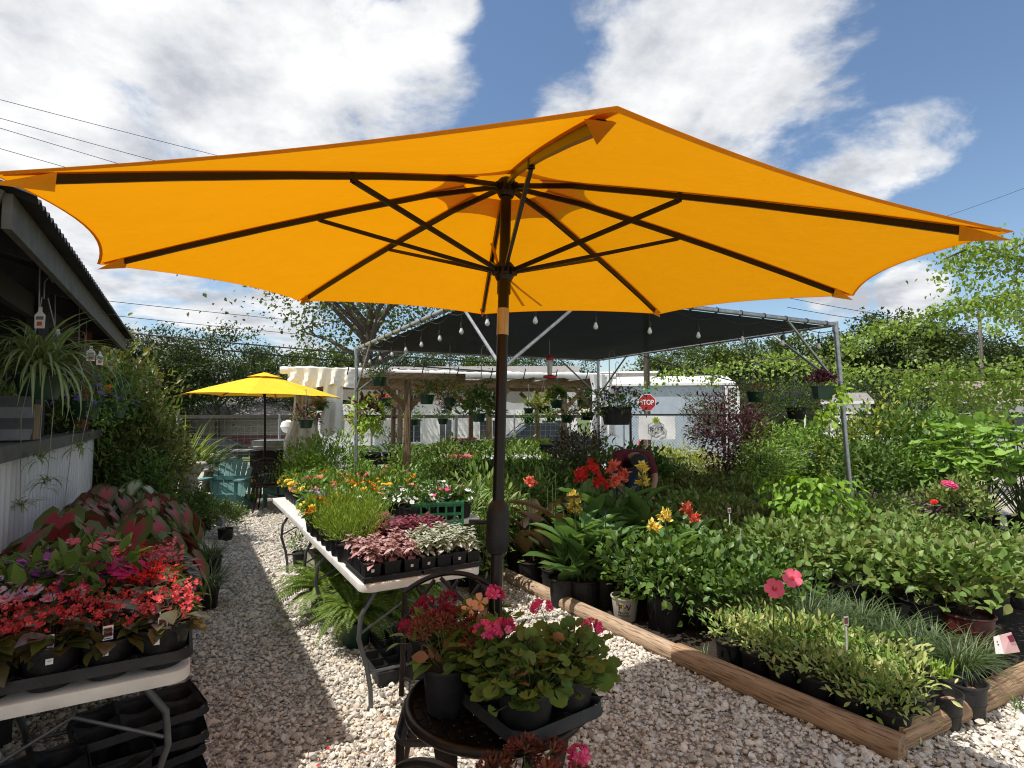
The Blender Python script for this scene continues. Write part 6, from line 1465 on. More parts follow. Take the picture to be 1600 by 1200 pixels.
for s in np.linspace(.9, gl - .5, 8):
    m = MB(); m.tube([gp(s + .02, -.50, 2.58), gp(s, -.485, 2.46), gp(s - .02, -.44, 2.36)], .012, 6); fp(m, 'clip', M_black)
m = MB(); m.beam(gp(-.1, -.1, 2.53), gp(.5, 1.0, 2.62), .15, .02); fp(m, 'loose_board', M_log, smooth=False)

# ---------------------------------------------------------------- fences
def wire_fence(p0, p1, name, label, wire=.1, h=1.55, rail=True):
    root = thing(name, label, 'fence', (p0.x, p0.y, 0)); d = p1 - p0; L = d.length; d.normalize()
    n = int(L / 2.4) + 1
    for i in range(n + 1):
        p = p0 + d * (L * i / n); m = MB(); m.tube([p, p + Vector((0, 0, h + .05))], .03, 10); pw(m.build('post', M_galv), root)
    if rail: m = MB(); m.beam(p0 + Vector((0, 0, h)), p1 + Vector((0, 0, h)), .04, .085); pw(m.build('top_rail', mat('grey fence rail', (.10, .09, .08), .85, var=.3), smooth=False), root)
    nb = NB(); k = int(L / wire); s = [p0 + d * (wire * i) for i in range(k)]; up = Vector((0, 0, h - .06))
    nb.stems([tuple(p + Vector((0, 0, .05))) for p in s], [tuple(p + up) for p in s], .0028)
    zz = np.arange(.1, h, wire); nb.stems([(p0.x, p0.y, z) for z in zz], [(p1.x, p1.y, z) for z in zz], .0028); pw(nb.build('wire_mesh', M_galv), root)
wire_fence(Vector((-10.2, 12.6, 0)), Vector((-1.6, 15.6, 0)), 'wire_fence', 'welded wire fence with grey top rail behind the teal chairs', .15)
wire_fence(Vector((-1.55, 15.62, 0)), Vector((3.3, 16.4, 0)), 'wire_fence', 'welded wire fence running behind the pergola and seedling benches', .15)
def chain_link(p0, p1, h=1.6):
    root = thing('chain_link_fence', 'black chain link fence carrying the white banner at the rear of the bed', 'fence', (p0.x, p0.y, 0)); d = p1 - p0; L = d.length; d.normalize(); n = int(L / 2.55)
    for i in range(n + 1):
        p = p0 + d * (L * i / n); m = MB(); m.tube([p, p + Vector((0, 0, h + .02))], .03, 10); m.lathe([(.034, 0), (.034, .015), (.0, .03)], 10, c=p + Vector((0, 0, h + .02)), cap0=False); pw(m.build('post', M_iron), root)
    m = MB(); m.tube([p0 + Vector((0, 0, h)), p1 + Vector((0, 0, h))], .022, 8); pw(m.build('top_rail', M_iron), root)
    nb = NB(); A = []; B = []; pitch = .075
    for i in range(int(-h / pitch), int(L / pitch)):
        for s in (0, 1):
            x0 = i * pitch; za, zb = (.04, h) if s == 0 else (h, .04); xa, xb = x0, x0 + h
            if xb < 0 or xa > L: continue
            t0 = max(0, -xa / h); t1 = min(1, (L - xa) / h); f = lambda t: tuple(p0 + d * (xa + (xb - xa) * t) + Vector((0, 0, za + (zb - za) * t))); A.append(f(t0)); B.append(f(t1))
    nb.stems(A, B, .0026); pw(nb.build('link_mesh', M_iron), root); return d
FQ0, FQ1 = Vector((2.9, 13.6, 0)), Vector((16.5, 11.4, 0)); fd = chain_link(FQ0, FQ1)
# banner tied on the fence
bp = PD(1026, 668, 13.25); root = thing('banner', 'white banner with a lettered hexagon and green leaves tied to the fence', 'banner', (bp.x, bp.y, 0), math.atan2(fd.y, fd.x)); bz = bp.z; W, H = .84, .56
m = MB()
def bf(a, b): x = (a - .5) * W * (1 + .02 * sin(b * 5)); return (x, -.05 + .015 * sin(a * 7 + b * 3), bz + (b - .5) * H + .02 * sin(a * 4.5) * (b - .3) - .03 * (a * (1 - a)) * b * 2)
m.grid(bf, 20, 10); ban = m.build('cloth', M_white, root); yb = -.085
M_ink = mat('dark ink', (.03, .045, .045), .6)
hx = [(.205 * sin(i * pi / 3), .20 * cos(i * pi / 3)) for i in range(6)]
m = MB(); m.tube([(x - .02, yb, bz - .035 + y) for x, y in hx], .007, 5, closed=True); o = m.build('hexagon', M_ink); o.parent = ban
text_mesh('Spring', .15, M_ink, 'printed_letters', ban, lambda x, y, z: (x - .02, yb - z, bz - .02 + y + .16 * x), bold=.003, sx=.85)
text_mesh('inc', .075, M_ink, 'printed_letters', ban, lambda x, y, z: (x - .01, yb - z, bz - .12 + y), bold=.002)
nb = NB(); nb.scatter([(-.02, yb, bz + .12)] * 5, [(-.6, -.05, .7), (-.2, -.05, 1), (.25, -.05, 1), (.7, -.05, .7), (.05, -.05, .4)], [(0, -1, 0)] * 5, [.13, .15, .15, .12, .1], DIAW); o = nb.build('leaf_emblem', L_lime); o.parent = ban

# stop sign, its post and street name blade
sp_ = PD(1011, 629, 24); tz = terrain(sp_.x, sp_.y); root = thing('stop_sign', 'red octagonal stop sign on a grey post beyond the fence', 'road sign', (sp_.x, sp_.y, tz)); z0 = sp_.z - tz; R = .40
m = MB(); oc = [(R * cos(pi / 8 + i * pi / 4), 0, z0 + R * sin(pi / 8 + i * pi / 4)) for i in range(8)]; m.prism(oc, (0, .006, 0), 0); m.prism([(x * .93, -.006, z0 + (z - z0) * .93) for x, y, z in oc], (0, .004, 0), 1); m.build('sign_face', [M_white, M_stop], root, smooth=False)
text_mesh('STOP', .30, M_white, 'lettering', root, lambda x, y, z: (x, -.012 - z, z0 + y), bold=.006, sx=.82)
m = MB(); m.tube([(0, .03, 0), (0, .03, z0 + .6)], .03, 8); m.build('post', M_sp, root)
m = MB(); m.box((0, .03, z0 + .52), (.45, .012, .13)); m.build('street_blade', M_streetgreen, root, smooth=False)
for nm, px, py, D, top, lab in (('utility_pole', 1012, 700, 27, 9.5, 'dark wooden utility pole behind the stop sign'), ('utility_pole', 1537, 640, 42, 10.6, 'grey wooden utility pole with crossarm and street lamp among the trees')):
    p = PD(px, py, D); tz = terrain(p.x, p.y); root = thing(nm, lab, 'utility pole', (p.x, p.y, tz), group='utility poles'); m = MB(); m.tube([(0, 0, 0), (0, 0, top - tz * 0)], [.17, .11], 10); m.build('pole', M_bark if D < 30 else mat('grey pole wood', (.2, .18, .16), .9, var=.3), root)
    m = MB(); m.beam((-1.2, -.12, top - .9), (1.2, -.12, top - .9), .09, .12); m.build('crossarm', M_wood, root)
    for x in (-1.1, -.5, .5, 1.1): m = MB(); m.lathe([(.03, 0), (.05, .03), (.05, .1), (.02, .16)], 8, c=(x, -.12, top - .84)); m.build('insulator', M_sp, root)
    m = MB(); m.tube([(0, 0, top - 2.6), (-.7, -.3, top - 2.2), (-1.5, -.5, top - 2.25)], .03, 6); m.box((-1.75, -.55, top - 2.28), (.6, .2, .1), rz=.25); m.build('street_lamp_arm', M_sp, root)
    if D < 30: m = MB(); m.lathe([(.2, 0), (.22, .05), (.22, .75), (.12, .82)], 14, c=(-.32, .0, top - 2.2)); m.build('transformer', M_sp, root)
# red hydrant
p = PD(1002, 692, 25.5); root = thing('fire_hydrant', 'small red hydrant on the verge below the banner', 'hydrant', (p.x, p.y, terrain(p.x, p.y))); m = MB(); m.lathe([(.16, 0), (.16, .05), (.11, .06), (.11, .5), (.14, .52), (.14, .56), (.1, .66), (.03, .74)], 14); m.tube([(-.2, 0, .42), (.2, 0, .42)], .05, 8); m.build('body', M_stop, root)

# ---------------------------------------------------------------- houses and cars beyond the street
def bbox_house(name, label, c, rz, W, D, H, mats_, roof_h, roof_m, ov=.45, wins=(), hip=False, cat='house'):
    z = terrain(c[0], c[1]); root = thing(name, label, cat, (c[0], c[1], z - .05), rz)
    m = MB(); 
    if len(mats_) == 2:
        m.box((0, 0, H * .24), (W, D, H * .48)); m.build('lower_wall', mats_[0], root, smooth=False); m = MB(); m.box((0, 0, H * .74), (W - .03, D - .03, H * .52)); wl = m.build('wall', mats_[1], root, smooth=False)
        m = MB(); m.box((0, 0, H * .485), (W + .05, D + .05, .09)); m.build('water_table', M_conc2, root, smooth=False)
    else: m.box((0, 0, H / 2), (W, D, H)); wl = m.build('wall', mats_[0], root, smooth=False)
    m = MB(); a, b = W / 2 + ov, D / 2 + ov; i = min(a, b) if hip else 0
    m.box((0, 0, H + .06), (2 * a, 2 * b, .16), mi=1)
    r = [(-a, -b, H + .145), (a, -b, H + .145), (a, b, H + .145), (-a, b, H + .145), (-a + i, 0, H + roof_h), (a - i, 0, H + roof_h)]
    m.add(r, [(0, 1, 5, 4), (2, 3, 4, 5), (1, 2, 5), (3, 0, 4)]); m.build('roof', [roof_m, M_white], root, smooth=False)
    for k, (x, z0, w, h) in enumerate(wins):
        f = MB()
        for q in (-1, 1): f.box((x + q * w / 2, -D / 2 - .02, z0), (.07, .06, h + .07)); f.box((x, -D / 2 - .02, z0 + q * h / 2), (w - .07, .06, .07))
        f.box((x, -D / 2 - .015, z0), (.04, .04, h - .07)); fo = f.build('window', M_white, root, smooth=False)
        f = MB(); f.box((x, -D / 2 - .005, z0), (w - .02, .02, h - .02)); f.build('pane', M_window, fo, smooth=False)
    return root
def at3(px, D): r = ray(px, 640); return (r.x * D, D)
bbox_house('brick_house', 'low brick house with brown lower band and grey shingled hip roof', at3(395, 52), .12, 11.5, 7, 2.9, (M_brickr, M_brickg), 1.9, M_shingle, .5, (), True)
bbox_house('white_house', 'white sided house behind the pergola with small paned windows', at3(742, 38), -.05, 13.5, 7, 4.6, (M_white,), 1.6, M_shingle, .3, ((-3.4, 1.9, .9, 1.5), (-1.4, 1.6, .8, 2.0), (1.5, 1.9, 1.6, 1.3), (5.3, 1.9, 1.5, 1.3)))
bbox_house('white_shed', 'small white panelled shed behind the wire fence', at3(548, 27), .1, 2.6, 2, 2.3, (M_white,), .5, M_conc2, .15, (), cat='shed')
bbox_house('metal_building', 'pale blue metal building with white roof and rust red eave', at3(1032, 47), -.22, 10, 9, 5.3, (M_bblue,), 1.0, M_white, .25, (), cat='building')
bbox_house('metal_building', 'lower ribbed blue grey lean-to beside the pale blue building', at3(1100, 46), -.25, 5, 7, 3.1, (mat('blue grey siding', (.25, .30, .35), .6, var=.15, scale=3, stretch=(6, 6, .2)),), .5, M_bblue, .1, (), cat='building')
bbox_house('tan_roofed_house', 'pale house with tan shingled roof half hidden by creepers', at3(1582, 40), -.3, 9, 7, 2.9, (M_white,), 1.7, mat('tan shingles', (.26, .21, .17), .95, var=.3, scale=20), .4, ((-2.5, 1.6, 1.2, 1.2), (1.5, 1.6, 1.2, 1.2)))
bbox_house('brick_block', 'tall grey brick block beyond the end of the pergola', at3(978, 52), -.1, 5, 5, 6.9, (M_brickg,), .3, M_shingle, .1, (), cat='building')
bbox_house('garden_shed', 'small grey shed just visible right of the steel post', at3(1322, 30), -.2, 1.8, 1.6, 2.5, (M_white,), .6, M_shingle, .12, ((0, 1.3, .5, .6),), cat='shed')
m = MB(); p = at3(1145, 24); root = thing('lattice_column', 'white lattice column beside the dark purple maple', 'column', (*p, terrain(*p)));
for x in (-.25, .25): m.box((x, 0, 1.45), (.08, .08, 2.9))
m.box((0, 0, 2.92), (.62, .14, .08)); m.build('posts', M_white, root, smooth=False); m = MB()
for i in range(14): m.beam((-.2, 0, .2 + i * .19), (.2, 0, .4 + i * .19), .02, .03); m.beam((-.2, .02, .4 + i * .19), (.2, .02, .2 + i * .19), .02, .03)
m.build('lattice', M_white, root, smooth=False)

def car(name, label, c, rz, paint, van=False, grp='parked cars'):
    z = terrain(c[0], c[1]); root = thing(name, label, 'van' if van else 'car', (c[0], c[1], z), rz, grp); L, W = (4.6, 1.78)
    lo = [(-2.28, .36), (-2.3, .62), (-2.1, .86), (-1.2, .93), (1.55, .98), (2.22, .93), (2.3, .6), (2.26, .34)]
    up = [(-1.15, .92), (-.42, 1.40), (.1, 1.47), (.85, 1.44), (1.75, .99)] if not van else [(-1.7, .92), (-1.0, 1.62), (-.6, 1.9), (2.1, 1.92), (2.24, 1.0)]
    def loft(prof, ws, mi):
        n = len(prof); vs = []; fs = []
        for w, ins in ws:
            cx = sum(p[0] for p in prof) / n
            vs += [(cx + (x - cx) * ins, w, zz) for x, zz in prof]
        for k in range(len(ws) - 1): fs += [(k * n + i, k * n + (i + 1) % n, (k + 1) * n + (i + 1) % n, (k + 1) * n + i) for i in range(n)]
        fs += [tuple(range(n - 1, -1, -1)), tuple((len(ws) - 1) * n + i for i in range(n))]; return vs, fs
    m = MB(); h = W / 2; v, f = loft(lo, [(-h, .965), (-h + .06, .99), (-h + .2, 1), (h - .2, 1), (h - .06, .99), (h, .965)], 0); m.add(v, f); m.build('body', paint, root, sharp=30)
    m = MB(); zt = max(p[1] for p in up); roofp = [(x, zz) for x, zz in up]; v, f = loft(roofp, [(-h + .1, .94), (-h + .2, .99), (h - .2, .99), (h - .1, .94)], 0); m.add(v, f); cb = m.build('cabin', M_window, root, sharp=30)
    m = MB(); top = [p for p in up if p[1] > zt - .12]; x0, x1 = min(p[0] for p in top) - .08, max(p[0] for p in top) + .1
    m.box(((x0 + x1) / 2, 0, zt + .005), (x1 - x0, W - .45, .03)); ft = up[0]; bk = up[-1]
    for s in (-1, 1):
        y = s * (h - .135); m.beam((ft[0], y, ft[1]), (x0, y * .93, zt - .02), .06, .04); m.beam((bk[0], y, bk[1]), (x1, y * .93, zt - .02), .10, .04); m.beam(((x0 + x1) / 2 + .1, y * 1.02, .95), ((x0 + x1) / 2, y * .95, zt - .02), .07, .04); m.beam((x0, y * .93, zt - .01), (x1, y * .93, zt - .01), .05, .05)
    m.build('roof', paint, root, sharp=30)
    for sx in (-1.42, 1.38):
        for s in (-1, 1):
            m = MB(); m.tube([(sx, s * (h - .2), .32), (sx, s * (h + .01), .32)], .32, 22); w = m.build('wheel', M_tyre, root); m = MB(); m.tube([(sx, s * (h - .05), .32), (sx, s * (h + .022), .32)], .2, 16); m.build('rim', M_galv, w)
    for s in (-1, 1):
        m = MB(); m.box((-2.2, s * .62, .72), (.16, .36, .13)); m.build('headlight', M_glass, root); m = MB(); m.box((2.24, s * .66, .80), (.08, .3, .14)); m.build('tail_light', M_red, root)
    return root
car('parked_car', 'dark grey sedan parked behind the pergola', at3(836, 23.5), .12, M_cargrey)
M_carw = mat('white car paint', (.72, .72, .72), .25, var=.04); M_carb = mat('black car paint', (.015, .016, .018), .22, var=.1)
car('parked_car', 'white car seen through the chain link fence, with red tail light', at3(1445, 19), .15, M_carw)
car('parked_car', 'white car further along the fence, mostly hidden by hedge plants', at3(1360, 21), .1, M_carw)
car('parked_car', 'dark car behind the white one near the big lobed leaves', at3(1492, 24), .15, M_carb)
car('parked_van', 'white van parked before the tan roofed house', at3(1528, 33), -.3, M_carw, True, 'parked vans')
car('parked_car', 'black car at the kerb before the brick house', at3(330, 34), .3, M_carb)

# ---------------------------------------------------------------- overhead wires
def cable(name, label, pts, r, sag=.3, grp='overhead cables'):
    root = thing(name, label, 'cable', (0, 0, 0), group=grp); m = MB(); P = []
    for (a, b) in zip(pts[:-1], pts[1:]):
        for i in range(13): t = i / 12; q = a.lerp(b, t); P.append(q - Vector((0, 0, sag * 4 * t * (1 - t))))
    root.location = pts[0]; m.tube(P, r, 5); pw(m.build('wire', M_black), root)
for i, (a, b) in enumerate((((-60, 140), (720, 335)), ((-60, 168), (700, 370)), ((-60, 182), (690, 400)), ((-60, 215), (600, 395)), ((130, 466), (700, 520)), ((130, 488), (700, 540)))):
    cable('power_line', ['topmost thin overhead wire crossing the upper sky by the big cloud', 'second overhead wire below the topmost one', 'third overhead wire below the topmost one', 'fourth overhead wire ending behind the canopy edge', 'thin wire crossing the low cloud above the far trees', 'lower thin wire crossing just above the far trees'][i], [PD(*a, 18), PD(*b, 34)], .011, .1)
for i, (a, b) in enumerate((((120, 512), (800, 568)), ((120, 524), (800, 582)))): cable('telephone_line', ['thick black cable crossing in front of the far trees, upper', 'thick black cable crossing in front of the far trees, lower'][i], [PD(*a, 20), PD(*b, 26)], .028, .12, 'thick cables')
cable('power_line', 'wire rising at the right over the blue sky', [PD(1330, 382, 45), PD(1700, 255, 30)], .012, .3)
for i, (a, b) in enumerate((((1230, 465), (1537, 512)), ((1230, 480), (1537, 522)), ((1537, 512), (1700, 555)), ((1537, 520), (1700, 575)))): cable('power_line', ['upper wire leading to the grey utility pole from the canopy edge', 'lower wire leading to the grey utility pole from the canopy edge', 'upper wire leaving the grey pole to the frame edge', 'lower wire leaving the grey pole to the frame edge'][i], [PD(*a, 42), PD(*b, 42)], .022, .2)
cable('telephone_line', 'black cable sagging behind the shade frame towards the trees', [PD(1000, 555, 24), PD(1300, 625, 30)], .03, .2, 'thick cables')

# ---------------------------------------------------------------- trees
def tree_proto(key, lm, H, R, n, size, clumps, t=DIA, trunk=.22, lo=.25, open_=.22, squash=.8, limbs=9, barky=True):
    m = MB(); top = H * .75; m.tube([(0, 0, -.3), (.05, 0, H * .2), (-.06, .05, H * .42), (.05, -.05, top)], [trunk * 1.2, trunk, trunk * .75, trunk * .25], 10)
    tips = []
    for i in range(limbs):
        a = i * 2.4 + random.uniform(-.3, .3); z0 = H * random.uniform(lo, .6); e = Vector((cos(a) * R * random.uniform(.55, .85), sin(a) * R * random.uniform(.55, .85), z0 + H * random.uniform(.12, .32))); mid = Vector((e.x * .5, e.y * .5, z0 + (e.z - z0) * .62))
        m.tube([(0, 0, z0), mid, e], [trunk * .45, trunk * .3, trunk * .08], 6)
        for q in range(3):
            f = mid.lerp(e, random.uniform(.2, .9)); g2 = f + Vector((random.uniform(-1, 1), random.uniform(-1, 1), random.uniform(.1, .9))) * R * .28; m.tube([f, g2], [trunk * .14, trunk * .04], 5); tips.append(g2)
        tips.append(e)
    tr_ = m.mesh('trunk', M_bark); nb = NB(); zc = H * (lo + 1) / 2 + .3; hz = H * (1 - lo) / 2
    cd = sphere_dirs(clumps, -.85); cp = cd * (rnd(clumps, .35, 1.0) ** .5)[:, None] * (1 + .16 * rng.normal(size=(clumps, 1))); cp *= np.array([R, R, hz]); cp[:, 2] += zc
    if tips: cp = np.concatenate([cp, np.array([tuple(p) for p in tips])])
    k = rng.integers(0, len(cp), n); P = cp[k] + jit(n, open_ * R * .5) * [1, 1, squash]; d = unit(P - [0, 0, zc])
    nb.scatter(P, unit(d * .6 + jit(n, .7) - [0, 0, .25]), unit(d * .5 + [0, 0, .9] + jit(n, .5)), size * rnd(n, .6, 1.25), t)
    return proto(key, ('trunk', tr_), ('crown', nb.mesh('crown', lm)))
tree_proto('oak', L_tree1, 10, 4.2, 9000, .30, 95); tree_proto('broad', L_tree2, 10, 4.0, 9000, .30, 90, DIAW); tree_proto('dark', L_tree3, 10, 3.4, 9500, .28, 110, squash=.6); tree_proto('lacy', L_tree2, 13, 6.2, 9000, .21, 150, DIAW, .34, .38, .24, .7, 16); tree_proto('under', L_tree1, 4.5, 2.8, 7000, .17, 90, DIA, .1, .02, .22, .8, 5)
tl = []
def tree(px, D, key, s, lab, name='tree', grp='trees beyond the street', rz=None):
    x, y = at3(px, D); put(key, name, lab, 'tree', (x, y, terrain(x, y) - .1), rz, s, grp)
for i, (px, D, k, s) in enumerate(((172, 44, 'dark', .98), (240, 46, 'oak', .98), (300, 58, 'dark', 1.05), (340, 47, 'oak', 1.0), (392, 60, 'dark', .98), (432, 62, 'broad', 1.05), (470, 52, 'oak', .78), (520, 60, 'broad', 1.05), (590, 64, 'oak', 1.1), (640, 60, 'dark', 1.0), (700, 66, 'oak', 1.12), (770, 62, 'broad', 1.0), (830, 64, 'oak', 1.05), (120, 55, 'oak', 1.2), (900, 66, 'dark', 1.0), (205, 62, 'dark', 1.15), (268, 66, 'oak', 1.1))):
    tree(px, D, k, s, ['dark tree just over the end of the shed roof', 'rounded oak tree left of the gap in the far trees', 'dark tree standing back between two oaks', 'tall rounded oak above the far umbrella\'s left half', 'low dark tree behind the far umbrella top', 'bushy tree above the grey shingled roof', 'smaller oak left of the white sheeting', 'bushy tree over the sheeting\'s left end', 'oak behind the lacy tree trunk', 'dark tree behind the shade cloth\'s left corner', 'oak under the canopy edge left of the pole', 'bushy tree directly behind the pole', 'oak right of the pole above the white sheeting', 'oak behind the shed roof', 'dark tree behind the sheeting\'s right end', 'dark tree behind the oak near the shed', 'oak standing back behind the cable crossing'][i])
tree(575, 30, 'lacy', 1.0, 'tall lacy tree with open crown and dark limbs under the canopy edge', 'lacy_tree', None, .6)
for i, (px, D, k, s) in enumerate(((1030, 58, 'broad', .95), (1075, 60, 'oak', 1.05), (1120, 52, 'broad', 1.0), (1165, 62, 'oak', 1.1), (1200, 48, 'dark', .9), (1245, 54, 'broad', 1.1), (1290, 60, 'oak', 1.12), (1330, 56, 'broad', 1.0), (1375, 50, 'oak', 1.12), (1415, 48, 'broad', 1.12), (1455, 58, 'dark', 1.18), (1490, 46, 'oak', .96), (1525, 60, 'broad', .95), (1570, 56, 'oak', .98), (1615, 50, 'broad', .9), (1660, 44, 'oak', 1.0))):
    tree(px, D, k, s, ['bushy tree beyond the pale blue building', 'oak rising behind the pale blue building', 'bushy tree right of the pale blue building', 'oak behind the purple maple', 'dark tree in the gap by the purple maple', 'bushy tree behind the hanging green pot', 'oak under the shade cloth\'s lower edge', 'bushy tree right behind the steel post', 'tall oak with pale trunk right of the steel post', 'tall bushy tree right of the pale trunked oak', 'tall dark tree left of the grey utility pole', 'oak just left of the grey utility pole', 'bushy tree behind the grey utility pole', 'oak right of the grey utility pole', 'bushy tree at the frame edge above the tan roof', 'oak cut off by the frame edge'][i])
for i, (px, D, s) in enumerate(((1130, 34, .8), (1180, 36, .95), (1235, 32, .8), (1285, 38, 1.0), (1345, 34, .92), (1390, 33, .98), (1435, 36, .95), (1480, 38, .9), (590, 36, .9), (628, 40, 1.0), (520, 42, .9), (1240, 40, 1.1), (1320, 42, 1.1), (455, 62, 1.1), (250, 44, .95), (190, 40, 1.0), (310, 62, 1.2), (700, 50, 1.3))):
    tree(px, D, 'under', s, ['bushy small tree left of the purple maple', 'bushy small tree behind the purple maple', 'bushy small tree behind the bright conifer', 'bushy small tree behind the lime trailing basket', 'grey green thicket right of the steel post', 'grey green thicket over the white cars', 'thicket left of the tan roofed house', 'dark thicket under the grey utility pole', 'thicket seen through the pergola\'s left bay', 'thicket behind the pergola\'s front post', 'thicket behind the hanging white sheet', 'tall thicket behind the bright conifer', 'tall thicket behind the steel post', 'thicket beyond the brick house', 'thicket left of the brick house', 'thicket behind the shed end', 'thicket behind the brick house roof', 'thicket behind the white sided house'][i], 'small_tree', 'thickets beyond the street')

# ---------------------------------------------------------------- creepers on the wires at the right
def creeper(name, label, pts, n, size, spread, hang=.5, droops=()):
    root = thing(name, label, 'vine', pts[0]); P = [Vector(p) for p in pts]; m = MB(); m.tube(P, .012, 5); pw(m.build('stem', M_bark), root); nb = NB(); seg = [(a, b) for a, b in zip(P[:-1], P[1:])]; Q = []
    for i in range(n):
        a, b = random.choice(seg); q = a.lerp(b, random.random()); c = .5 + .5 * sin(q.x * 5.3 + q.z * 3) ; Q.append((q.x + random.gauss(0, spread), q.y + random.gauss(0, spread), q.z + random.gauss(0, spread * .7) - abs(random.gauss(0, hang * c * .5))))
    for (t, L, k) in droops:
        a, b = seg[min(len(seg) - 1, int(t * len(seg)))]; q = a.lerp(b, t * len(seg) % 1)
        for i in range(k): z = random.random(); Q.append((q.x + random.gauss(0, .09) + .12 * sin(z * 6), q.y + random.gauss(0, .12), q.z - L * z))
    Q = np.array(Q); n = len(Q); nb.scatter(Q, unit(jit(n, .6) - [0, 0, .5]), unit(jit(n, .6) + [0, -.2, .8]), size * rnd(n, .6, 1.3), HEARTS); pw(nb.build('leaves', L_vine), root)
creeper('creeper', 'sunlit creeper hanging close by the canopy tip against the sky', [PD(1475, 405, 7), PD(1520, 385, 7), PD(1570, 395, 6.8), PD(1640, 360, 6.6)], 1000, .055, .15, .6, ((.25, .75, 170), (.5, .6, 150), (.75, .9, 260), (.9, 1.1, 280)))
creeper('creeper', 'pale creeper arching along a wire above the trees', [PD(1310, 538, 11), PD(1370, 512, 11), PD(1440, 497, 11), PD(1500, 476, 10.5), PD(1560, 462, 10), PD(1640, 450, 9.5)], 1400, .08, .12, .35, ((.5, .5, 90), (.8, .7, 160), (.95, .9, 200)))
creeper('creeper', 'green creeper strung along the lower wire across the trees', [PD(1180, 560, 12), PD(1250, 562, 12), PD(1330, 575, 12), PD(1400, 578, 12), PD(1470, 578, 11.5), PD(1540, 575, 11), PD(1640, 565, 10.5)], 1100, .085, .20, .5, ((.3, .5, 120), (.55, .6, 160), (.7, 1.0, 260), (.85, 1.0, 300)))
creeper('creeper', 'creeper mass at the frame edge above the tan roof', [PD(1450, 600, 12), PD(1520, 610, 11.5), PD(1590, 590, 11), PD(1650, 570, 10.5)], 1100, .085, .28, .8, ((.6, .9, 200), (.85, .9, 250)))
creeper('creeper', 'thin creeper on the wire left of the steel post', [PD(1020, 590, 14), PD(1100, 575, 13.5), PD(1200, 560, 13), PD(1300, 560, 12.5)], 600, .08, .16, .4, ((.4, .5, 80),))
# ---------------------------------------------------------------- hanging baskets
BG = pot_mesh(.13, .15, .72, M_dgreen, sides=28); BK = pot_mesh(.13, .15, .72, M_black, sides=28); BGs = pot_mesh(.10, .11, .75, M_dgreen)
def hanger_mesh(r=.13, z=.14, h=.42, hook=True):
    m = MB()
    for k in range(3): a = k * 2 * pi / 3 + .4; m.tube([(r * cos(a), r * sin(a), z), (r * .15 * cos(a), r * .15 * sin(a), z + h)], .0035, 5)
    if hook: m.tube([(0, 0, z + h - .01), (0, 0, z + h + .1), (.02, 0, z + h + .13), (.045, 0, z + h + .1)], .004, 5)
    return m.mesh('hanger', M_sp)
HG = hanger_mesh(); HGs = hanger_mesh(.1, .1, .36)
def basket(key, leaves, flowers, R=.24, h=.17, zc=.2, pot=None, clumps=36, trail=(), zmin=-.35, hg=None, tr_m=None):
    mound(key, R, h, zc, pot or BG, .15, leaves, flowers, clumps=clumps, spread=.42, zmin=zmin)
    PROTO[key].append(('hanger', hg or HG))
    if trail:
        lm, n, sz, L, t = trail; nb = NB(); a = rnd(n, 0, 6.28); zz = rnd(n); k = .8 + .35 * np.sin(a * 4); P = np.stack([(.14 + .07 * zz) * np.cos(a), (.14 + .07 * zz) * np.sin(a), .14 - L * zz * k], 1) + jit(n, .018)
        nb.scatter(P, np.stack([np.cos(a) * .6, np.sin(a) * .6, np.full(n, -.8)], 1) + jit(n, .3), np.stack([np.cos(a), np.sin(a), np.full(n, .6)], 1), sz * rnd(n, .7, 1.2), t); PROTO[key].append(('trailing_leaves', nb.mesh('trailing_leaves', lm)))
basket('b_pet', [(L_mid, 220, .05, LEAF)], [(F_white, 26, .062, FL5F, 1.05), (F_lav, 16, .058, FL5F, 1.05), (F_blue, 5, .055, FL5F, 1.05)], R=.22, h=.13)
basket('b_lime', [(L_lime, 120, .095, HEARTS), (L_coleus, 90, .10, LEAFW)], [], R=.26, h=.24, trail=(L_lime, 150, .095, .30, HEARTS))
basket('b_gold', [(L_gold, 260, .06, LEAF), (L_olive, 100, .055, LEAF)], [(F_orng, 8, .03, FL5, 1.02)], R=.25, h=.18, trail=(L_gold, 100, .055, .22, LEAF))
basket('b_red', [(L_mid, 200, .055, LEAF)], [(F_red, 9, .055, FL5F, 1.04), (F_pink, 9, .05, FL5F, 1.04)], R=.22, h=.16)
basket('b_dark', [(L_coleus, 200, .07, LEAF), (L_mid, 80, .06, LEAF)], [(F_pink, 4, .04, FL5F, 1.05)], R=.24, h=.2)
basket('b_mix', [(L_olive, 420, .055, LEAF), (L_gold, 120, .05, LEAF)], [(F_orng, 30, .04, FL5F, 1.03), (F_red, 14, .035, FL5F, 1.03)], R=.34, h=.24, zc=.24)
basket('b_lav', [(L_mid, 160, .045, LEAF)], [(F_lav, 30, .042, FL5F, 1.06), (F_yel, 2, .035, FL5F, 1.06)], R=.18, h=.12, zc=.15, pot=BGs, hg=HGs)
basket('b_man', [(L_gloss, 360, .10, LEAF), (L_mid, 120, .09, LEAF)], [(F_white, 7, .075, FL5F, 1.04), (F_peach, 7, .075, FL5F, 1.02)], R=.34, h=.3, zc=.26)
basket('b_blue', [(L_mid, 300, .042, LEAF)], [(F_blue, 34, .05, FL5F, 1.05)], R=.26, h=.24, zc=.12, zmin=-.8, trail=(L_mid, 160, .04, .28, LEAF))
basket('b_cal', [(L_mid, 320, .042, LEAF), (L_olive, 60, .04, LEAF)], [(F_blue, 22, .05, FL5F, 1.05), (F_pink, 10, .04, FL5F, 1.04), (F_orng, 7, .05, FL5F, 1.06)], R=.38, h=.17, zc=.17, pot=BK, zmin=-.6)
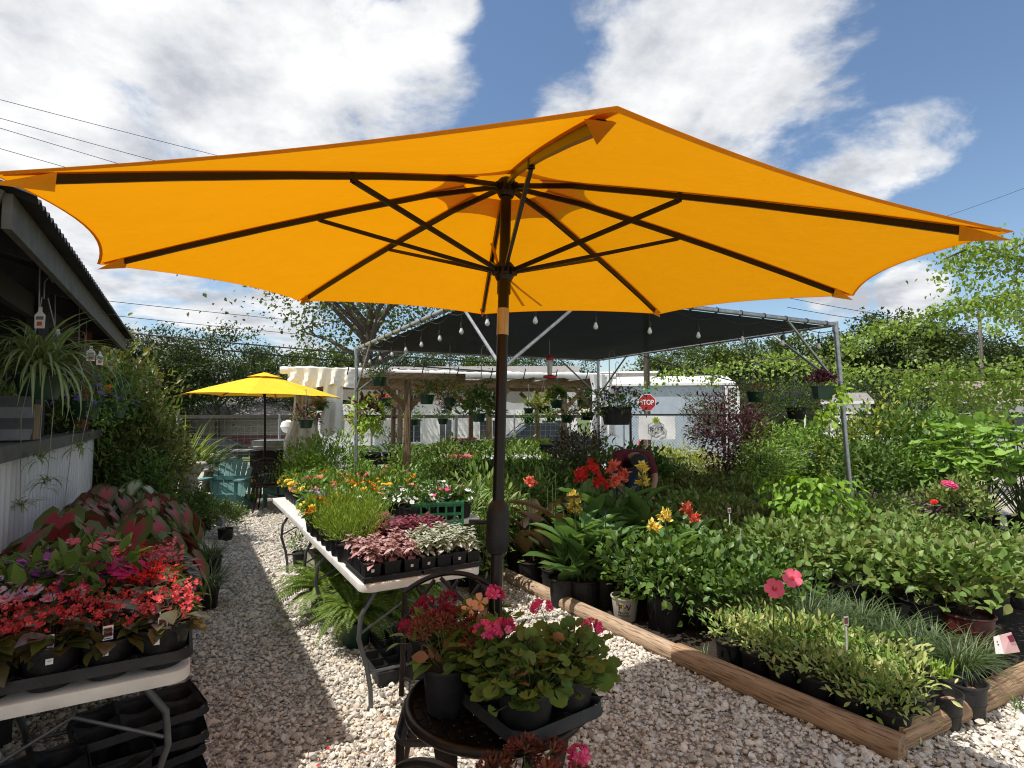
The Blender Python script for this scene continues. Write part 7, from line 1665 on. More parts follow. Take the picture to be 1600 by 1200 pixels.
basket('b_fade', [(L_olive, 160, .045, LEAF), (L_dry, 50, .045, LEAF)], [(F_pink, 5, .035, FL5F, 1.05)], R=.26, h=.1, zc=.17)
basket('b_redlow', [(L_mid, 140, .05, LEAF)], [(F_red, 22, .045, FL5F, 1.05), (F_salm, 8, .045, FL5F, 1.05)], R=.22, h=.08, zc=.16)
basket('b_ger', [(L_mid, 150, .07, ROUND)], [(F_red, 6, .09, POM, 1.15)], R=.2, h=.15)
basket('b_succ', [(L_dark, 260, .05, LEAF)], [], R=.22, h=.1, zc=.15, trail=(L_dark, 140, .05, .2, LEAF))
basket('b_daisy', [(L_mid, 320, .045, LEAFN)], [(F_gaz, 11, .06, T_flower(9, .1, .9), 1.05)], R=.26, h=.24, zc=.2)
def spider(key, n=210, L=.64):
    nb = NB(); a = rnd(n, 0, 6.28); nb.blades(np.stack([rnd(n, -.05, .05), rnd(n, -.05, .05), np.full(n, .15)], 1), a, L * rnd(n, .55, 1.1), rnd(n, .35, 1.45), rnd(n, 1.3, 2.6), .025 * rnd(n, .7, 1.2), 8)
    fo = nb.mesh('blades', L_spider); nb = NB(); A = []; B = []; T = []
    for x, y, z in ((.12, -.14, -.5), (.02, -.2, -.62), (.16, -.02, -.72), (-.2, -.08, -.28), (.22, .02, -.3), (.1, -.2, -.35)):
        p0 = np.array([x * .7, y * .7, .16]); p1 = np.array([x, y, z]); A += [p0, (p0 + p1) / 2 + [x * .4, y * .4, .12]]; B += [(p0 + p1) / 2 + [x * .4, y * .4, .12], p1]; T.append(p1)
    nb.stems(A, B, .003, 1)
    for p in T:
        k = 26; a = rnd(k, 0, 6.28); nb.blades(np.tile(p, (k, 1)) + jit(k, .012), a, .13 * rnd(k, .6, 1.2), rnd(k, -.3, 1.0), rnd(k, .8, 2.2), .011, 4, 0)
    return proto(key, ('pot', BG), ('blades', fo), ('plantlets', nb.mesh('plantlets', [L_spider, M_beige])), ('hanger', hanger_mesh(.13, .14, .5)))
spider('spider'); 
nbs = NB(); n = 80; a = rnd(n, 0, 6.28); nbs.blades(np.stack([rnd(n, -.04, .04), rnd(n, -.04, .04), np.full(n, .14)], 1), a, .36 * rnd(n, .6, 1.1), rnd(n, .6, 1.5), rnd(n, 1.2, 2.3), .02, 6); proto('airy', ('pot', BGs), ('blades', nbs.mesh('blades', L_spider)), ('hanger', HGs))
fern('hfern', 34, .34, BGs, .1, .05)
def hang(px, py, D, key, lab, s=1.0, rz=None, grp='hanging baskets'):
    """px, py: middle of the pot"""
    p = PD(px, py, D); put(key, 'hanging_basket', lab, 'hanging basket', (p.x, p.y, p.z - .08 * s), rz, s, grp)
for a in ((592, 596, 8.35, 'b_pet', 'hanging basket of white and lavender petunias in a green pot at the left frame post'), (577, 655, 8.5, 'b_lime', 'hanging basket of lime and plum sweet potato vine'), (565, 668, 8.9, 'b_gold', 'hanging basket of golden trailing foliage under the lime vine'),
          (602, 628, 9.6, 'b_redlow', 'green pot of faded orange red flowers by the pergola post'), (637, 640, 10.2, 'b_dark', 'plum leaved hanging basket behind the pergola post'), (667, 624, 8.2, 'b_red', 'hanging basket of red and pink flowers beside the pergola post'), (703, 628, 8.5, 'b_mix', 'large orange speckled mound basket next to the red one'),
          (692, 656, 9.2, 'b_lav', 'small hanging pot of lavender flowers below the orange mound'), (646, 658, 9.3, 'b_lav', 'small hanging pot of lavender flowers at the pergola post'), (698, 640, 10.6, 'b_dark', 'plum foliage basket in a ring hanger behind the orange mound'), (748, 652, 7.6, 'b_man', 'big hanging basket with white and peach blooms left of the umbrella pole'),
          (826, 640, 9.9, 'airy', 'striped grassy plant in a small hanging pot right of the pole'), (850, 640, 10.0, 'b_gold', 'golden leaved basket hanging right of the striped plant'), (870, 631, 9.4, 'b_ger', 'red geranium basket hanging from the pergola brace'), (886, 654, 9.6, 'b_redlow', 'low pot of coral red flowers below the red geranium'), (861, 652, 11.4, 'b_succ', 'dark trailing plant pot hanging against the white house'), (826, 656, 11.2, 'b_succ', 'dark trailing plant hanging over the grey sedan'),
          (918, 650, 8.6, 'b_cal', 'trailing basket of violet and orange flowers left of the big planter'), (1244, 645, 6.4, 'b_cal', 'wide basket of blue violet calibrachoa in a black pot by the steel post'), (1180, 620, 7.2, 'b_fade', 'sparse faded basket in a green pot above the conifer'), (1266, 595, 12.0, 'b_fade', 'distant faded basket on the wire'), (478, 662, 8.8, 'b_dark', 'dry brown basket hanging under the torn white sheet'), (500, 636, 10.5, 'hfern', 'fern basket hanging under the white sheeting')):
    if a[0] == 1266: continue
    hang(*a[:5], s={'b_cal': .82, 'b_mix': .82, 'b_man': .78}.get(a[3], .9) if a[0] != 1244 else .88)
# long planter hanging from the far frame rail
p = PD(963, 650, 7.6); root = thing('hanging_planter', 'wide ribbed black planter overflowing with violet, red and green trailing plants', 'hanging basket', (p.x, p.y, p.z - .12), .05); m = MB()
nn = 40; lay = [(.16, .115, 0), (.2, .15, .22), (.21, .16, .24), (.19, .14, .24)]; vs = []
for ax, ay, z in lay:
    for j in range(nn): a_ = 2 * pi * j / nn; q = 1 - .03 * (j % 2); vs.append((math.copysign(abs(cos(a_)) ** .5, cos(a_)) * ax * q, math.copysign(abs(sin(a_)) ** .5, sin(a_)) * ay * q, z))
m.add(vs, [(i * nn + j, i * nn + (j + 1) % nn, (i + 1) * nn + (j + 1) % nn, (i + 1) * nn + j) for i in range(3) for j in range(nn)] + [tuple(range(nn - 1, -1, -1))]); m.build('pot', M_black2, root, smooth=False)
nb = NB(); tp = bush(nb, (0, 0, .30), (.42, .26, .2), 620, .055, LEAF, 0, 50, .4, -.7); stems_to(nb, .1, .2, tp[:12], .003, 1); nb.build('foliage', [L_azal, M_twig], root); nb = NB()
for i, (fm, n, sz, lo_) in enumerate(((F_blue, 34, .05, -.5), (F_red, 10, .06, .4), (F_orng, 6, .05, .5))):
    d = sphere_dirs(n, lo_); P = d * [.44, .28, .23] + [0, 0, .3]; nb.scatter(P, np.cross(d, rng.normal(size=(n, 3))), unit(d + [0, -.3, .4]), sz, FL5F, i)
nb.build('blossoms', [F_blue, F_red, F_orng], root); link('hanger', hanger_mesh(.19, .24, .5), root)
# planter fixed to the steel post with lime vine
p = PD(1285, 612, 6.0); root = thing('post_planter', 'green planter on the steel post with plum foliage and trailing lime vine', 'hanging basket', (p.x, p.y, p.z - .06)); m = MB(); m.box((0, 0, .05), (.17, .13, .13), taper=.86); m.box((0, 0, .118), (.185, .145, .012)); m.build('pot', M_dgreen, root, smooth=False)
nb = NB(); bush(nb, (-.02, 0, .17), (.15, .1, .085), 170, .06, LEAF, 0, 20, .4, -.2); nb.build('plum_foliage', L_coleus, root); nb = NB(); n = 120; zz = rnd(n); P = np.stack([.12 + .05 * np.sin(zz * 7) + rng.normal(0, .045, n), rng.normal(0, .05, n) - .04, .14 - .42 * zz], 1); P[:, 0] -= (zz > .65) * .10; nb.scatter(P, unit(jit(n, .5) + [.2, -.2, -.5]), unit(jit(n, .4) + [.2, -.6, .7]), rnd(n, .05, .10), HEARTS); nb.build('lime_vine', L_lime, root)
m = MB(); m.tube([(.08, 0, .1), (.2, .05, .12)], .008, 6); m.build('bracket', M_iron, root)
# left hand side, under the shed eave
hang(62, 604, 3.45, 'spider', 'big spider plant with dangling plantlets in a green pot under the shed eave', 1.0, .3); hang(128, 640, 5.0, 'b_blue', 'hanging basket of blue violet petunias under the shed eave', 1.15); hang(176, 640, 5.4, 'b_daisy', 'hanging basket of orange dark centred daisies beside the blue petunias', 1.0); hang(185, 600, 5.9, 'hfern', 'lacy fern basket above the orange daisies', 1.1)
hang(205, 640, 6.6, 'b_blue', 'second basket of violet flowers deeper along the eave', 1.0); hang(10, 640, 3.9, 'airy', 'pale grassy plant hanging at the frame edge by the striped bag', 1.0)
for i, (px, py, D) in enumerate(((62, 500, 3.3), (90, 530, 4.2), (142, 555, 4.8), (156, 562, 5.1))):
    t = thing('price_tag', ['white printed tag clipped to the spider plant hanger', 'white tag hanging behind the spider plant', 'white hanger tag above the blue petunias', 'white hanger tag next to the one above the petunias'][i], 'plant tag', PD(px, py, D), .4 * i, 'tags on the shed baskets'); m = MB(); m.prism([(-.03, 0, -.05), (.03, 0, -.05), (.032, 0, .03), (.012, 0, .05), (.01, 0, .08), (-.01, 0, .08), (-.012, 0, .05), (-.032, 0, .03)], (0, .002, 0)); m.box((0, -.001, .012), (.045, .001, .02), mi=1); m.box((0, -.001, -.022), (.03, .001, .025), mi=2); m.build('label', [M_tag, M_sp, F_orng], t, smooth=False)
# striped bag and timber block on the counter
p = PD(8, 676, 3.3); root = thing('striped_bag', 'grey and white striped bag on the shed counter', 'bag', (p.x, p.y, 1.45), .5); m = MB(); m.grid(lambda a, b: ((.11 + .02 * sin(b * 3.1)) * math.copysign(abs(cos(a * 6.2832)) ** .6, cos(a * 6.2832)), .07 * math.copysign(abs(sin(a * 6.2832)) ** .6, sin(a * 6.2832)) * (1 - .5 * b), .26 * b), 28, 12)
for k in range(len(m.m)): m.m[k] = 1 if (k % 12) // 3 % 2 else 0
m.build('bag', [mat('grey cloth', (.16, .17, .18), .9), mat('dark grey cloth', (.07, .075, .08), .9)], root)
p = PD(42, 672, 3.5); root = thing('timber_block', 'short square timber block on the shed counter', 'timber', (p.x, p.y, 1.445), .4); m = MB(); m.box((0, 0, .11), (.1, .1, .22)); m.build('block', M_wood, root, smooth=False)

# ---------------------------------------------------------------- left planting beyond the shed wall
def tallshrub(key, lm, R, h, n, size, t, zmin=-.95):
    nb = NB(); tp = bush(nb, (0, 0, h * .52), (R, R, h * .5), n, size, t, 0, 110, .26, zmin, up=.3); q = tp.copy(); q[:, :2] *= .15; q[:, 2] *= .5; nb.stems(q[:70], tp[:70], .007, 1); proto(key, ('pot', P7), ('foliage', nb.mesh('foliage', [lm, M_twigb])))
tallshrub('tall1', L_olive, .5, 2.2, 2600, .085, LEAF); tallshrub('tall2', L_dark, .52, 2.0, 2600, .095, LEAFN); tallshrub('tall3', L_dark, .42, 1.7, 2200, .085, LEAF)
for i, (u, v, k, s) in enumerate(((8.1, -.85, 'tall2', 1.05), (8.0, -.35, 'tall1', .88), (8.7, -.75, 'tall1', 1.08), (8.6, -.4, 'tall3', .9), (9.3, -.6, 'tall2', 1.0), (9.6, -.45, 'tall3', .8), (7.4, -.35, 'tall3', .7), (9.9, -.9, 'tall1', 1.1))):
    put(k, 'tall_shrub', ['tall leafy shrub against the end post of the shed', 'olive shrub at the path side by the corrugated wall end', 'tallest shrub reaching the roof end', 'lighter shrub behind the stone pedestal', 'tall shrub with sunlit top beyond the roof end', 'loose light shrub left of the cycad', 'low dark shrub under the daisy basket', 'shrub in shade behind the tall ones'][i], 'shrub', Y(u, v, 0), None, s, 'tall shrubs beyond the shed wall')
def sago(key):
    nb = NB(); P = []; D = []; Nn = []; S = []; A = []; B = []
    for i in range(34):
        a = i * 2.4; el = 1.25 - .9 * (i / 34); p = np.array([0, 0, .35]); L = .75; side = np.array([-sin(a), cos(a), 0])
        for k in range(30):
            t = k / 30; e = el - 1.1 * t; d = np.array([cos(a) * cos(e), sin(a) * cos(e), sin(e)]); q = p + d * L / 30; A.append(p); B.append(q); p = q
            if k > 3:
                for s in (-1, 1): P.append(p); D.append(side * s + d * .8 + [0, 0, .15]); Nn.append(np.cross(d, side) * 1.0); S.append(.15 * (1 - .75 * abs(t - .45)))
    nb.scatter(P, D, Nn, np.array(S), T_leaf(.09, .02, .05, 2)); nb.stems(A, B, .004, 0); m = MB(); m.lathe([(.13, 0), (.15, .15), (.12, .34), (.03, .38)], 16); return proto(key, ('trunk', m.mesh('trunk', M_bark)), ('fronds', nb.mesh('fronds', L_sago)))
sago('sago'); p = G(330, 790); put('sago', 'cycad', 'dark stiff cycad beside the teal chair', 'cycad', Vector((p.x, p.y, .25)), .3, 1.05)
tr_ = G(300, 800); root = thing('palm_fronds', 'young palm with long pale arching fronds above the pedestal', 'palm', (tr_.x - .25, tr_.y + .2, 0)); link('pot', P7, root); nb = NB(); n = 26; a = rnd(n, -1.2, 1.2); nb.blades(np.tile([0, 0, .3], (n, 1)) + jit(n, .05) * [1, 1, 0], a, rnd(n, 1.0, 1.6), rnd(n, 1.1, 1.45), rnd(n, .3, 1.2), .045, 7); nb.build('fronds', leafmat('pale palm frond', g((.12, .17, .05), (.18, .23, .08))), root)
p = G(293, 815); root = thing('stone_pedestal', 'carved pale concrete pedestal at the path edge', 'pedestal', (p.x, p.y, 0)); m = MB(); m.box((0, 0, .05), (.36, .36, .1)); m.box((0, 0, .13), (.3, .3, .06)); m.build('base', M_concrete, root); m = MB(); m.lathe([(.12, .16), (.1, .22), (.095, .6), (.11, .66), (.16, .72)], 16); m.box((0, 0, .42), (.19, .19, .4)); m.build('shaft', M_concrete, root); m = MB(); m.lathe([(.13, .72), (.2, .78), (.24, .86), (.22, .88), (.17, .84), (.001, .82)], 20); m.build('bowl', M_concrete, root)
for i, (px, py, k, s, lab) in enumerate(((318, 830, 'mid1', .62, 'low dark bush by the path below the pedestal'), (352, 845, 'mid4', .55, 'small leafy bush spilling on the path'), (300, 850, 'hedge1', .45, 'dark little bush behind the caladium bench end'))): put(k, 'low_bush', lab, 'shrub', G(px, py), None, s, 'low bushes by the path')
proto('daylily', ('blades', PROTO['lirio'][1][1])); 
nb = NB(); n = 170; a = rnd(n, 0, 6.28); nb.blades(np.stack([rnd(n, -.12, .12), rnd(n, -.12, .12), np.full(n, .02)], 1), a, .42 * rnd(n, .6, 1.1), rnd(n, .8, 1.5), rnd(n, 1.2, 2.4), .014, 6); fb_ = NB(); k = 9; q = np.stack([rnd(k, -.18, .18), rnd(k, -.18, .18), rnd(k, .38, .5)], 1); fb_.scatter(q, jit(k, .4) + [1, 0, 0], np.tile([0, -.3, 1.], (k, 1)), .09, FL5); fb_.stems(q * [.3, .3, .1], q, .003, 1)
root = thing('daylily', 'clump of yellow daylilies beside the teal chair', 'flower', G(388, 788)); nb.build('blades', leafmat('fresh blade', g((.06, .12, .02), (.1, .17, .03))), root); fb_.build('blossoms', [F_yel, M_twig], root)
p = G(342, 822); root = thing('garden_figurine', 'small pale and blue garden figurine on the gravel edge', 'figurine', (p.x, p.y, .0)); m = MB(); m.lathe([(.05, 0), (.055, .02), (.045, .08), (.03, .11)], 14); m.build('robe', mat('blue glaze', (.10, .13, .28), .4), root); m = MB(); m.lathe([(.03, .11), (.042, .14), (.03, .17), (.022, .175)], 14, mi=0); m.lathe([(.001, .165), (.03, .17), (.034, .19), (.026, .215), (.001, .225)], 14, cap0=False); m.build('figure', M_concrete, root)

def adirondack(label, c, rz):
    """seat faces -Y"""
    root = thing('adirondack_chair', label, 'chair', c, rz, 'teal slatted chairs'); bd = Vector((0, .24, .36)); d = Vector((0, .42, 1)).normalized()
    n = 7
    for i in range(n):
        x = (i - 3) * .083; L = .66 - .012 * (i - 3) ** 2 * 1.6; m = MB(); a = bd + Vector((x * .86, 0, -.12)); b = a + d * L + Vector((x * .22, 0, 0)); m.beam(a, b, .072, .02, up=(0, -1, 0))
        m.tube([b + Vector((-.034, 0, 0)), b + Vector((0, 0, .02)), b + Vector((.034, 0, 0))], .0105, 6); m.build('back_slat', M_teal, root, smooth=False)
    m = MB()
    for i in range(6): y = -.33 + i * .1; m.box((0, y, .36 - .022 * i), (.52, .085, .02))
    m.build('seat', M_teal, root, smooth=False); m = MB(); m.box((0, -.385, .31), (.58, .022, .12)); m.build('apron', M_teal, root, smooth=False)
    for s in (-1, 1):
        m = MB(); m.beam((s * .33, -.42, .575), (s * .31, .34, .56), .13, .022); m.build('arm', M_teal, root, smooth=False); m = MB(); m.box((s * .30, -.36, .28), (.03, .09, .56)); m.build('front_leg', M_teal, root, smooth=False)
        m = MB(); m.beam((s * .265, -.37, .32), (s * .265, .55, .04), .028, .12); m.build('side_rail', M_teal, root, smooth=False); m = MB(); m.beam((s * .30, .30, .54), (s * .28, .36, .2), .03, .06); m.build('arm_post', M_teal, root, smooth=False)
    m = MB(); m.box((0, .33, .55), (.56, .022, .07)); m.build('back_rail', M_teal, root, smooth=False)
p = PD(350, 740, 9.0); adirondack('teal slatted garden chair beside the cycad at the path end', (p.x, p.y, 0), .15)
p = PD(450, 740, 9.6); adirondack('teal slatted garden chair half hidden behind the scroll back chair', (p.x, p.y + .25, 0), -.2)
# black cooker behind the chairs
p = PD(437, 720, 11.0); root = thing('black_grill', 'large black grill cabinet with pale side lid behind the teal chair', 'grill', (p.x, p.y, 0), .1); m = MB(); m.box((0, 0, .55), (.95, .5, .7)); m.build('body', M_iron, root, smooth=False); m = MB(); m.box((.1, 0, 1.02), (1.1, .55, .16)); m.tube([(-.4, -.3, .98), (.5, -.3, .98)], .015, 8); m.build('lid', M_galv, root, smooth=False)
for sx in (-1, 1): m = MB(); m.box((sx * .42, 0, .1), (.06, .4, .2)); m.build('leg', M_iron, root, smooth=False)
m = MB(); m.box((-.75, 0, .9), (.45, .45, .03)); m.build('side_shelf', M_sp, root, smooth=False)
p = PD(312, 745, 10.6); root = thing('low_table', 'low dark table with pale top behind the cycad', 'table', (p.x, p.y, 0)); m = MB(); m.box((0, 0, .82), (1.0, .5, .06)); m.build('table_top', M_conc2, root, smooth=False)
for sx in (-1, 1):
    for sy in (-1, 1): m = MB(); m.box((sx * .42, sy * .2, .4), (.05, .05, .78)); m.build('leg', M_iron, root, smooth=False)
# white globe lamp by the fence
p = PD(450, 668, 11.3); root = thing('paper_lantern', 'white round paper lantern on a stake by the wire fence', 'lantern', (p.x, p.y, 0)); m = MB(); m.lathe([(.02, -.14), (.1, -.1), (.15, 0), (.12, .09), (.05, .13), (.02, .135)], 18, c=(0, 0, p.z + .02)); m.build('globe', M_tarp, root); m = MB(); m.tube([(0, 0, 0), (0, 0, p.z - .1)], .012, 6); m.build('stake', M_beige, root)
# round bright bush and dark red low plants
mound('roundbush', .62, .52, .62, P7, .28, [(leafmat('bright shrub leaf', g((.07, .14, .02), (.12, .21, .035), (.16, .25, .05))), 2400, .09, LEAFN)], (), clumps=90, spread=.26, zmin=-.7, stem_n=20)
for i, (px, D, s) in enumerate(((520, 9.4, 1.02), (478, 9.8, .9))): put('roundbush', 'round_shrub', ['round bright green shrub in front of the white panelled shed', 'bright green shrub behind the torn white sheet'][i], 'shrub', at(px, D), None, s, 'round bright shrubs')
for i, px in enumerate((500, 525, 550, 572)): put('lorop', 'heuchera', ['dark red leaved low plant at the foot of the round bush, first from the path', 'dark red leaved low plant, second from the path', 'dark red leaved low plant, third from the path', 'dark red leaved low plant by the frame post'][i], 'potted plant', at(px, 7.9), None, .62, 'dark red low plants')

# ---------------------------------------------------------------- seedling benches
def bench(label, a, b, w, h):
    root = thing('seedling_bench', label, 'bench', (a.x, a.y, 0), group='seedling benches'); d = (b - a); L = d.length; d.normalize(); n = Vector((-d.y, d.x, 0)); P = lambda s, t, z: Vector((a.x, a.y, 0)) + d * s + n * t + Vector((0, 0, z))
    m = MB(); m.beam(P(0, w / 2, h), P(L, w / 2, h), w, .035); m.beam(P(0, .0, h - .05), P(L, .0, h - .05), .03, .1); pw(m.build('top', M_black, smooth=False), root)
    k = max(2, int(L / .42))
    for i in range(k + 1):
        for t in (.02, w - .02):
            if t > .1 and i % 2: continue
            m = MB(); m.beam(P(L * i / k, t, 0), P(L * i / k, t, h - .02), .045, .045, up=n); pw(m.build('leg', M_black, smooth=False), root)
    return P, L
def seedtray(key, lm, fl=(), ht=.12):
    m = MB(); m.box((0, 0, .03), (.52, .27, .06), taper=.94); m.box((0, 0, .061), (.54, .29, .006)); nb = NB(); n = 300; P = np.stack([rnd(n, -.27, .27), rnd(n, -.15, .15), .06 + ht * rnd(n, .2, 1.1)], 1); a = rnd(n, 0, 6.28); nb.scatter(P, np.stack([np.cos(a), np.sin(a), rnd(n, -.1, .9)], 1), jit(n, .4) + [0, 0, 1], rnd(n, .035, .07), LEAF); parts = [('tray', m.mesh('tray', M_black, smooth=False)), ('seedlings', nb.mesh('seedlings', lm))]
    if fl: nb = NB(); n = fl[1]; P = np.stack([rnd(n, -.26, .26), rnd(n, -.14, .14), .06 + ht * rnd(n, 1.0, 1.3)], 1); nb.scatter(P, jit(n, 1), jit(n, .3) + [0, -.2, 1], .055 * rnd(n, .7, 1.2), POM if len(fl) < 3 else FL5F); parts.append(('blossoms', nb.mesh('blossoms', fl[0])))
    proto(key, *parts)
seedtray('st_g', L_mid); seedtray('st_y', L_lime, (), .1); seedtray('st_p', L_mid, (F_pink, 46), .13); seedtray('st_h', L_mid, (F_hot, 26), .12); seedtray('st_w', L_mid, (F_white, 26, 1), .12); seedtray('st_d', L_dark, (), .16)
def fill(P, L, h, w, keys, labs, grp, rowsN=2):
    k = 0; rzb = None; n = int(L / .57); p0 = P(0, 0, 0); p1 = P(1, 0, 0); rz = math.atan2(p1.y - p0.y, p1.x - p0.x)
    for r_ in range(rowsN):
        for i in range(n):
            key = keys[i % len(keys)]; put(key, 'seedling_tray', labs[key], 'seedling tray', P(.3 + i * .57, .2 + r_ * .32, h + .02), rz, 1.0, grp + {'st_g': ' green', 'st_y': ' yellow green', 'st_p': ' pink', 'st_h': ' hot pink', 'st_w': ' white', 'st_d': ' dark'}[key])
a, b = Vector((-3.05, 10.6, 0)), Vector((-.85, 11.3, 0)); P_, L_ = bench('long black bench of green seedlings behind the steel frame post', a, b, .75, .74); fill(P_, L_, .76, .75, ['st_g', 'st_d', 'st_g'], {'st_g': 'tray of green seedlings on the bench left of the umbrella pole', 'st_d': 'tray of dark green seedlings on the bench left of the pole'}, 'left bench')
a, b = Vector((-1.3, 11.9, 0)), Vector((1.15, 12.4, 0)); P_, L_ = bench('black bench of yellow green seedlings in front of the sedan', a, b, .75, .82); fill(P_, L_, .84, .75, ['st_h', 'st_y', 'st_y', 'st_y'], {'st_h': 'tray of hot pink flowers at the start of the rear bench', 'st_y': 'tray of yellow green seedlings in front of the sedan'}, 'rear bench')
a, b = Vector((-1.15, 9.3, 0)), Vector((.95, 9.6, 0)); P_, L_ = bench('black bench of pink and white flowers behind the pole', a, b, .75, .62); fill(P_, L_, .64, .75, ['st_p', 'st_w', 'st_w', 'st_y'], {'st_p': 'tray of pink flowers on the front bench left of the pole', 'st_w': 'tray of white flowers on the front bench', 'st_y': 'tray of yellow green seedlings at the front bench end'}, 'front bench')
for i, (px, D, k, s) in enumerate(((660, 8.3, 'mid1', .85), (700, 8.0, 'lorop', .8), (740, 8.4, 'mid1', .8), (850, 8.2, 'lorop', .85), (828, 7.8, 'mondo2', 1.8), (870, 8.5, 'conif', .6))):
    put(k, 'floor_plant', ['dark broad leaved plant under the pink flower bench', 'plum leaved plant in front of the pink flower bench', 'dark plant under the front bench by the pole', 'plum leaved plant under the front bench right of the pole', 'tall grassy plant under the bench right of the pole', 'light feathery plant at the bench end'][i], 'potted plant', at(px, D), None, s, 'plants standing round the benches')

# nearer timber frame that carries the hanging pots
GP = lambda px, z, D: Vector((ray(px, 600).x * D, D, z))
root = thing('basket_stand', 'timber post with a long beam and corner braces carrying hanging baskets', 'frame', GP(637, 0, 8.9)); m = MB(); m.beam(GP(637, 0, 8.9), GP(637, 2.16, 8.9), .1, .1, up=(0, 1, 0)); pw(m.build('post', M_wood, smooth=False), root)
m = MB(); m.beam(GP(576, 2.22, 8.7), GP(727, 2.22, 9.1), .05, .1); pw(m.build('beam', M_woodb, smooth=False), root)
for q in (-1, 1): m = MB(); m.beam(GP(637 + q * 3, 1.72, 8.9), GP(637 + q * 48, 2.17, 8.9 + q * .13), .045, .09); pw(m.build('corner_brace', M_woodb, smooth=False), root)

# hummingbird feeder and hooks on the far rail
p = PD(859, 592, 6.6); root = thing('hummingbird_feeder', 'red and clear hummingbird feeder hanging under the shade cloth', 'bird feeder', (p.x, p.y, p.z)); m = MB(); m.lathe([(.03, .0), (.075, .01), (.08, .03), (.03, .045)], 16); nb = NB(); a = np.arange(5) * 1.257; nb.scatter(np.stack([.07 * np.cos(a), .07 * np.sin(a), np.full(5, .03)], 1), np.stack([np.cos(a), np.sin(a), a * 0], 1), np.tile([0, 0, 1.], (5, 1)), .045, FL5); m.build('base', M_red, root); nb.build('feeding_ports', F_red, root)
m = MB(); m.lathe([(.028, .045), (.03, .1), (.036, .2), (.034, .22)], 14); m.build('bottle', M_glass, root); m = MB(); m.lathe([(.042, .22), (.045, .25), (.02, .28), (.005, .285)], 14); m.build('cap', M_red, root); m = MB(); m.tube([(0, 0, .28), (.0, 0, .45), (-.01, 0, .66), (.01, 0, .7), (.03, 0, .66)], .005, 5); m.build('hanger', M_sp, root)
for i, (px, py, D) in enumerate(((752, 575, 6.8), (703, 568, 7.5), (952, 580, 7.4))):
    q = PD(px, py, D); t = thing('wire_hook', ['bare wire hook hanging left of the umbrella pole', 'wire hook with a tag above the orange mound', 'wire hook above the wide planter'][i], 'hook', q, group='wire hooks'); m = MB(); m.tube([(0, 0, -.15), (0, 0, .22), (.02, 0, .28), (.06, 0, .27), (.07, 0, .21)], .006, 6); m.build('wire', M_sp, t)

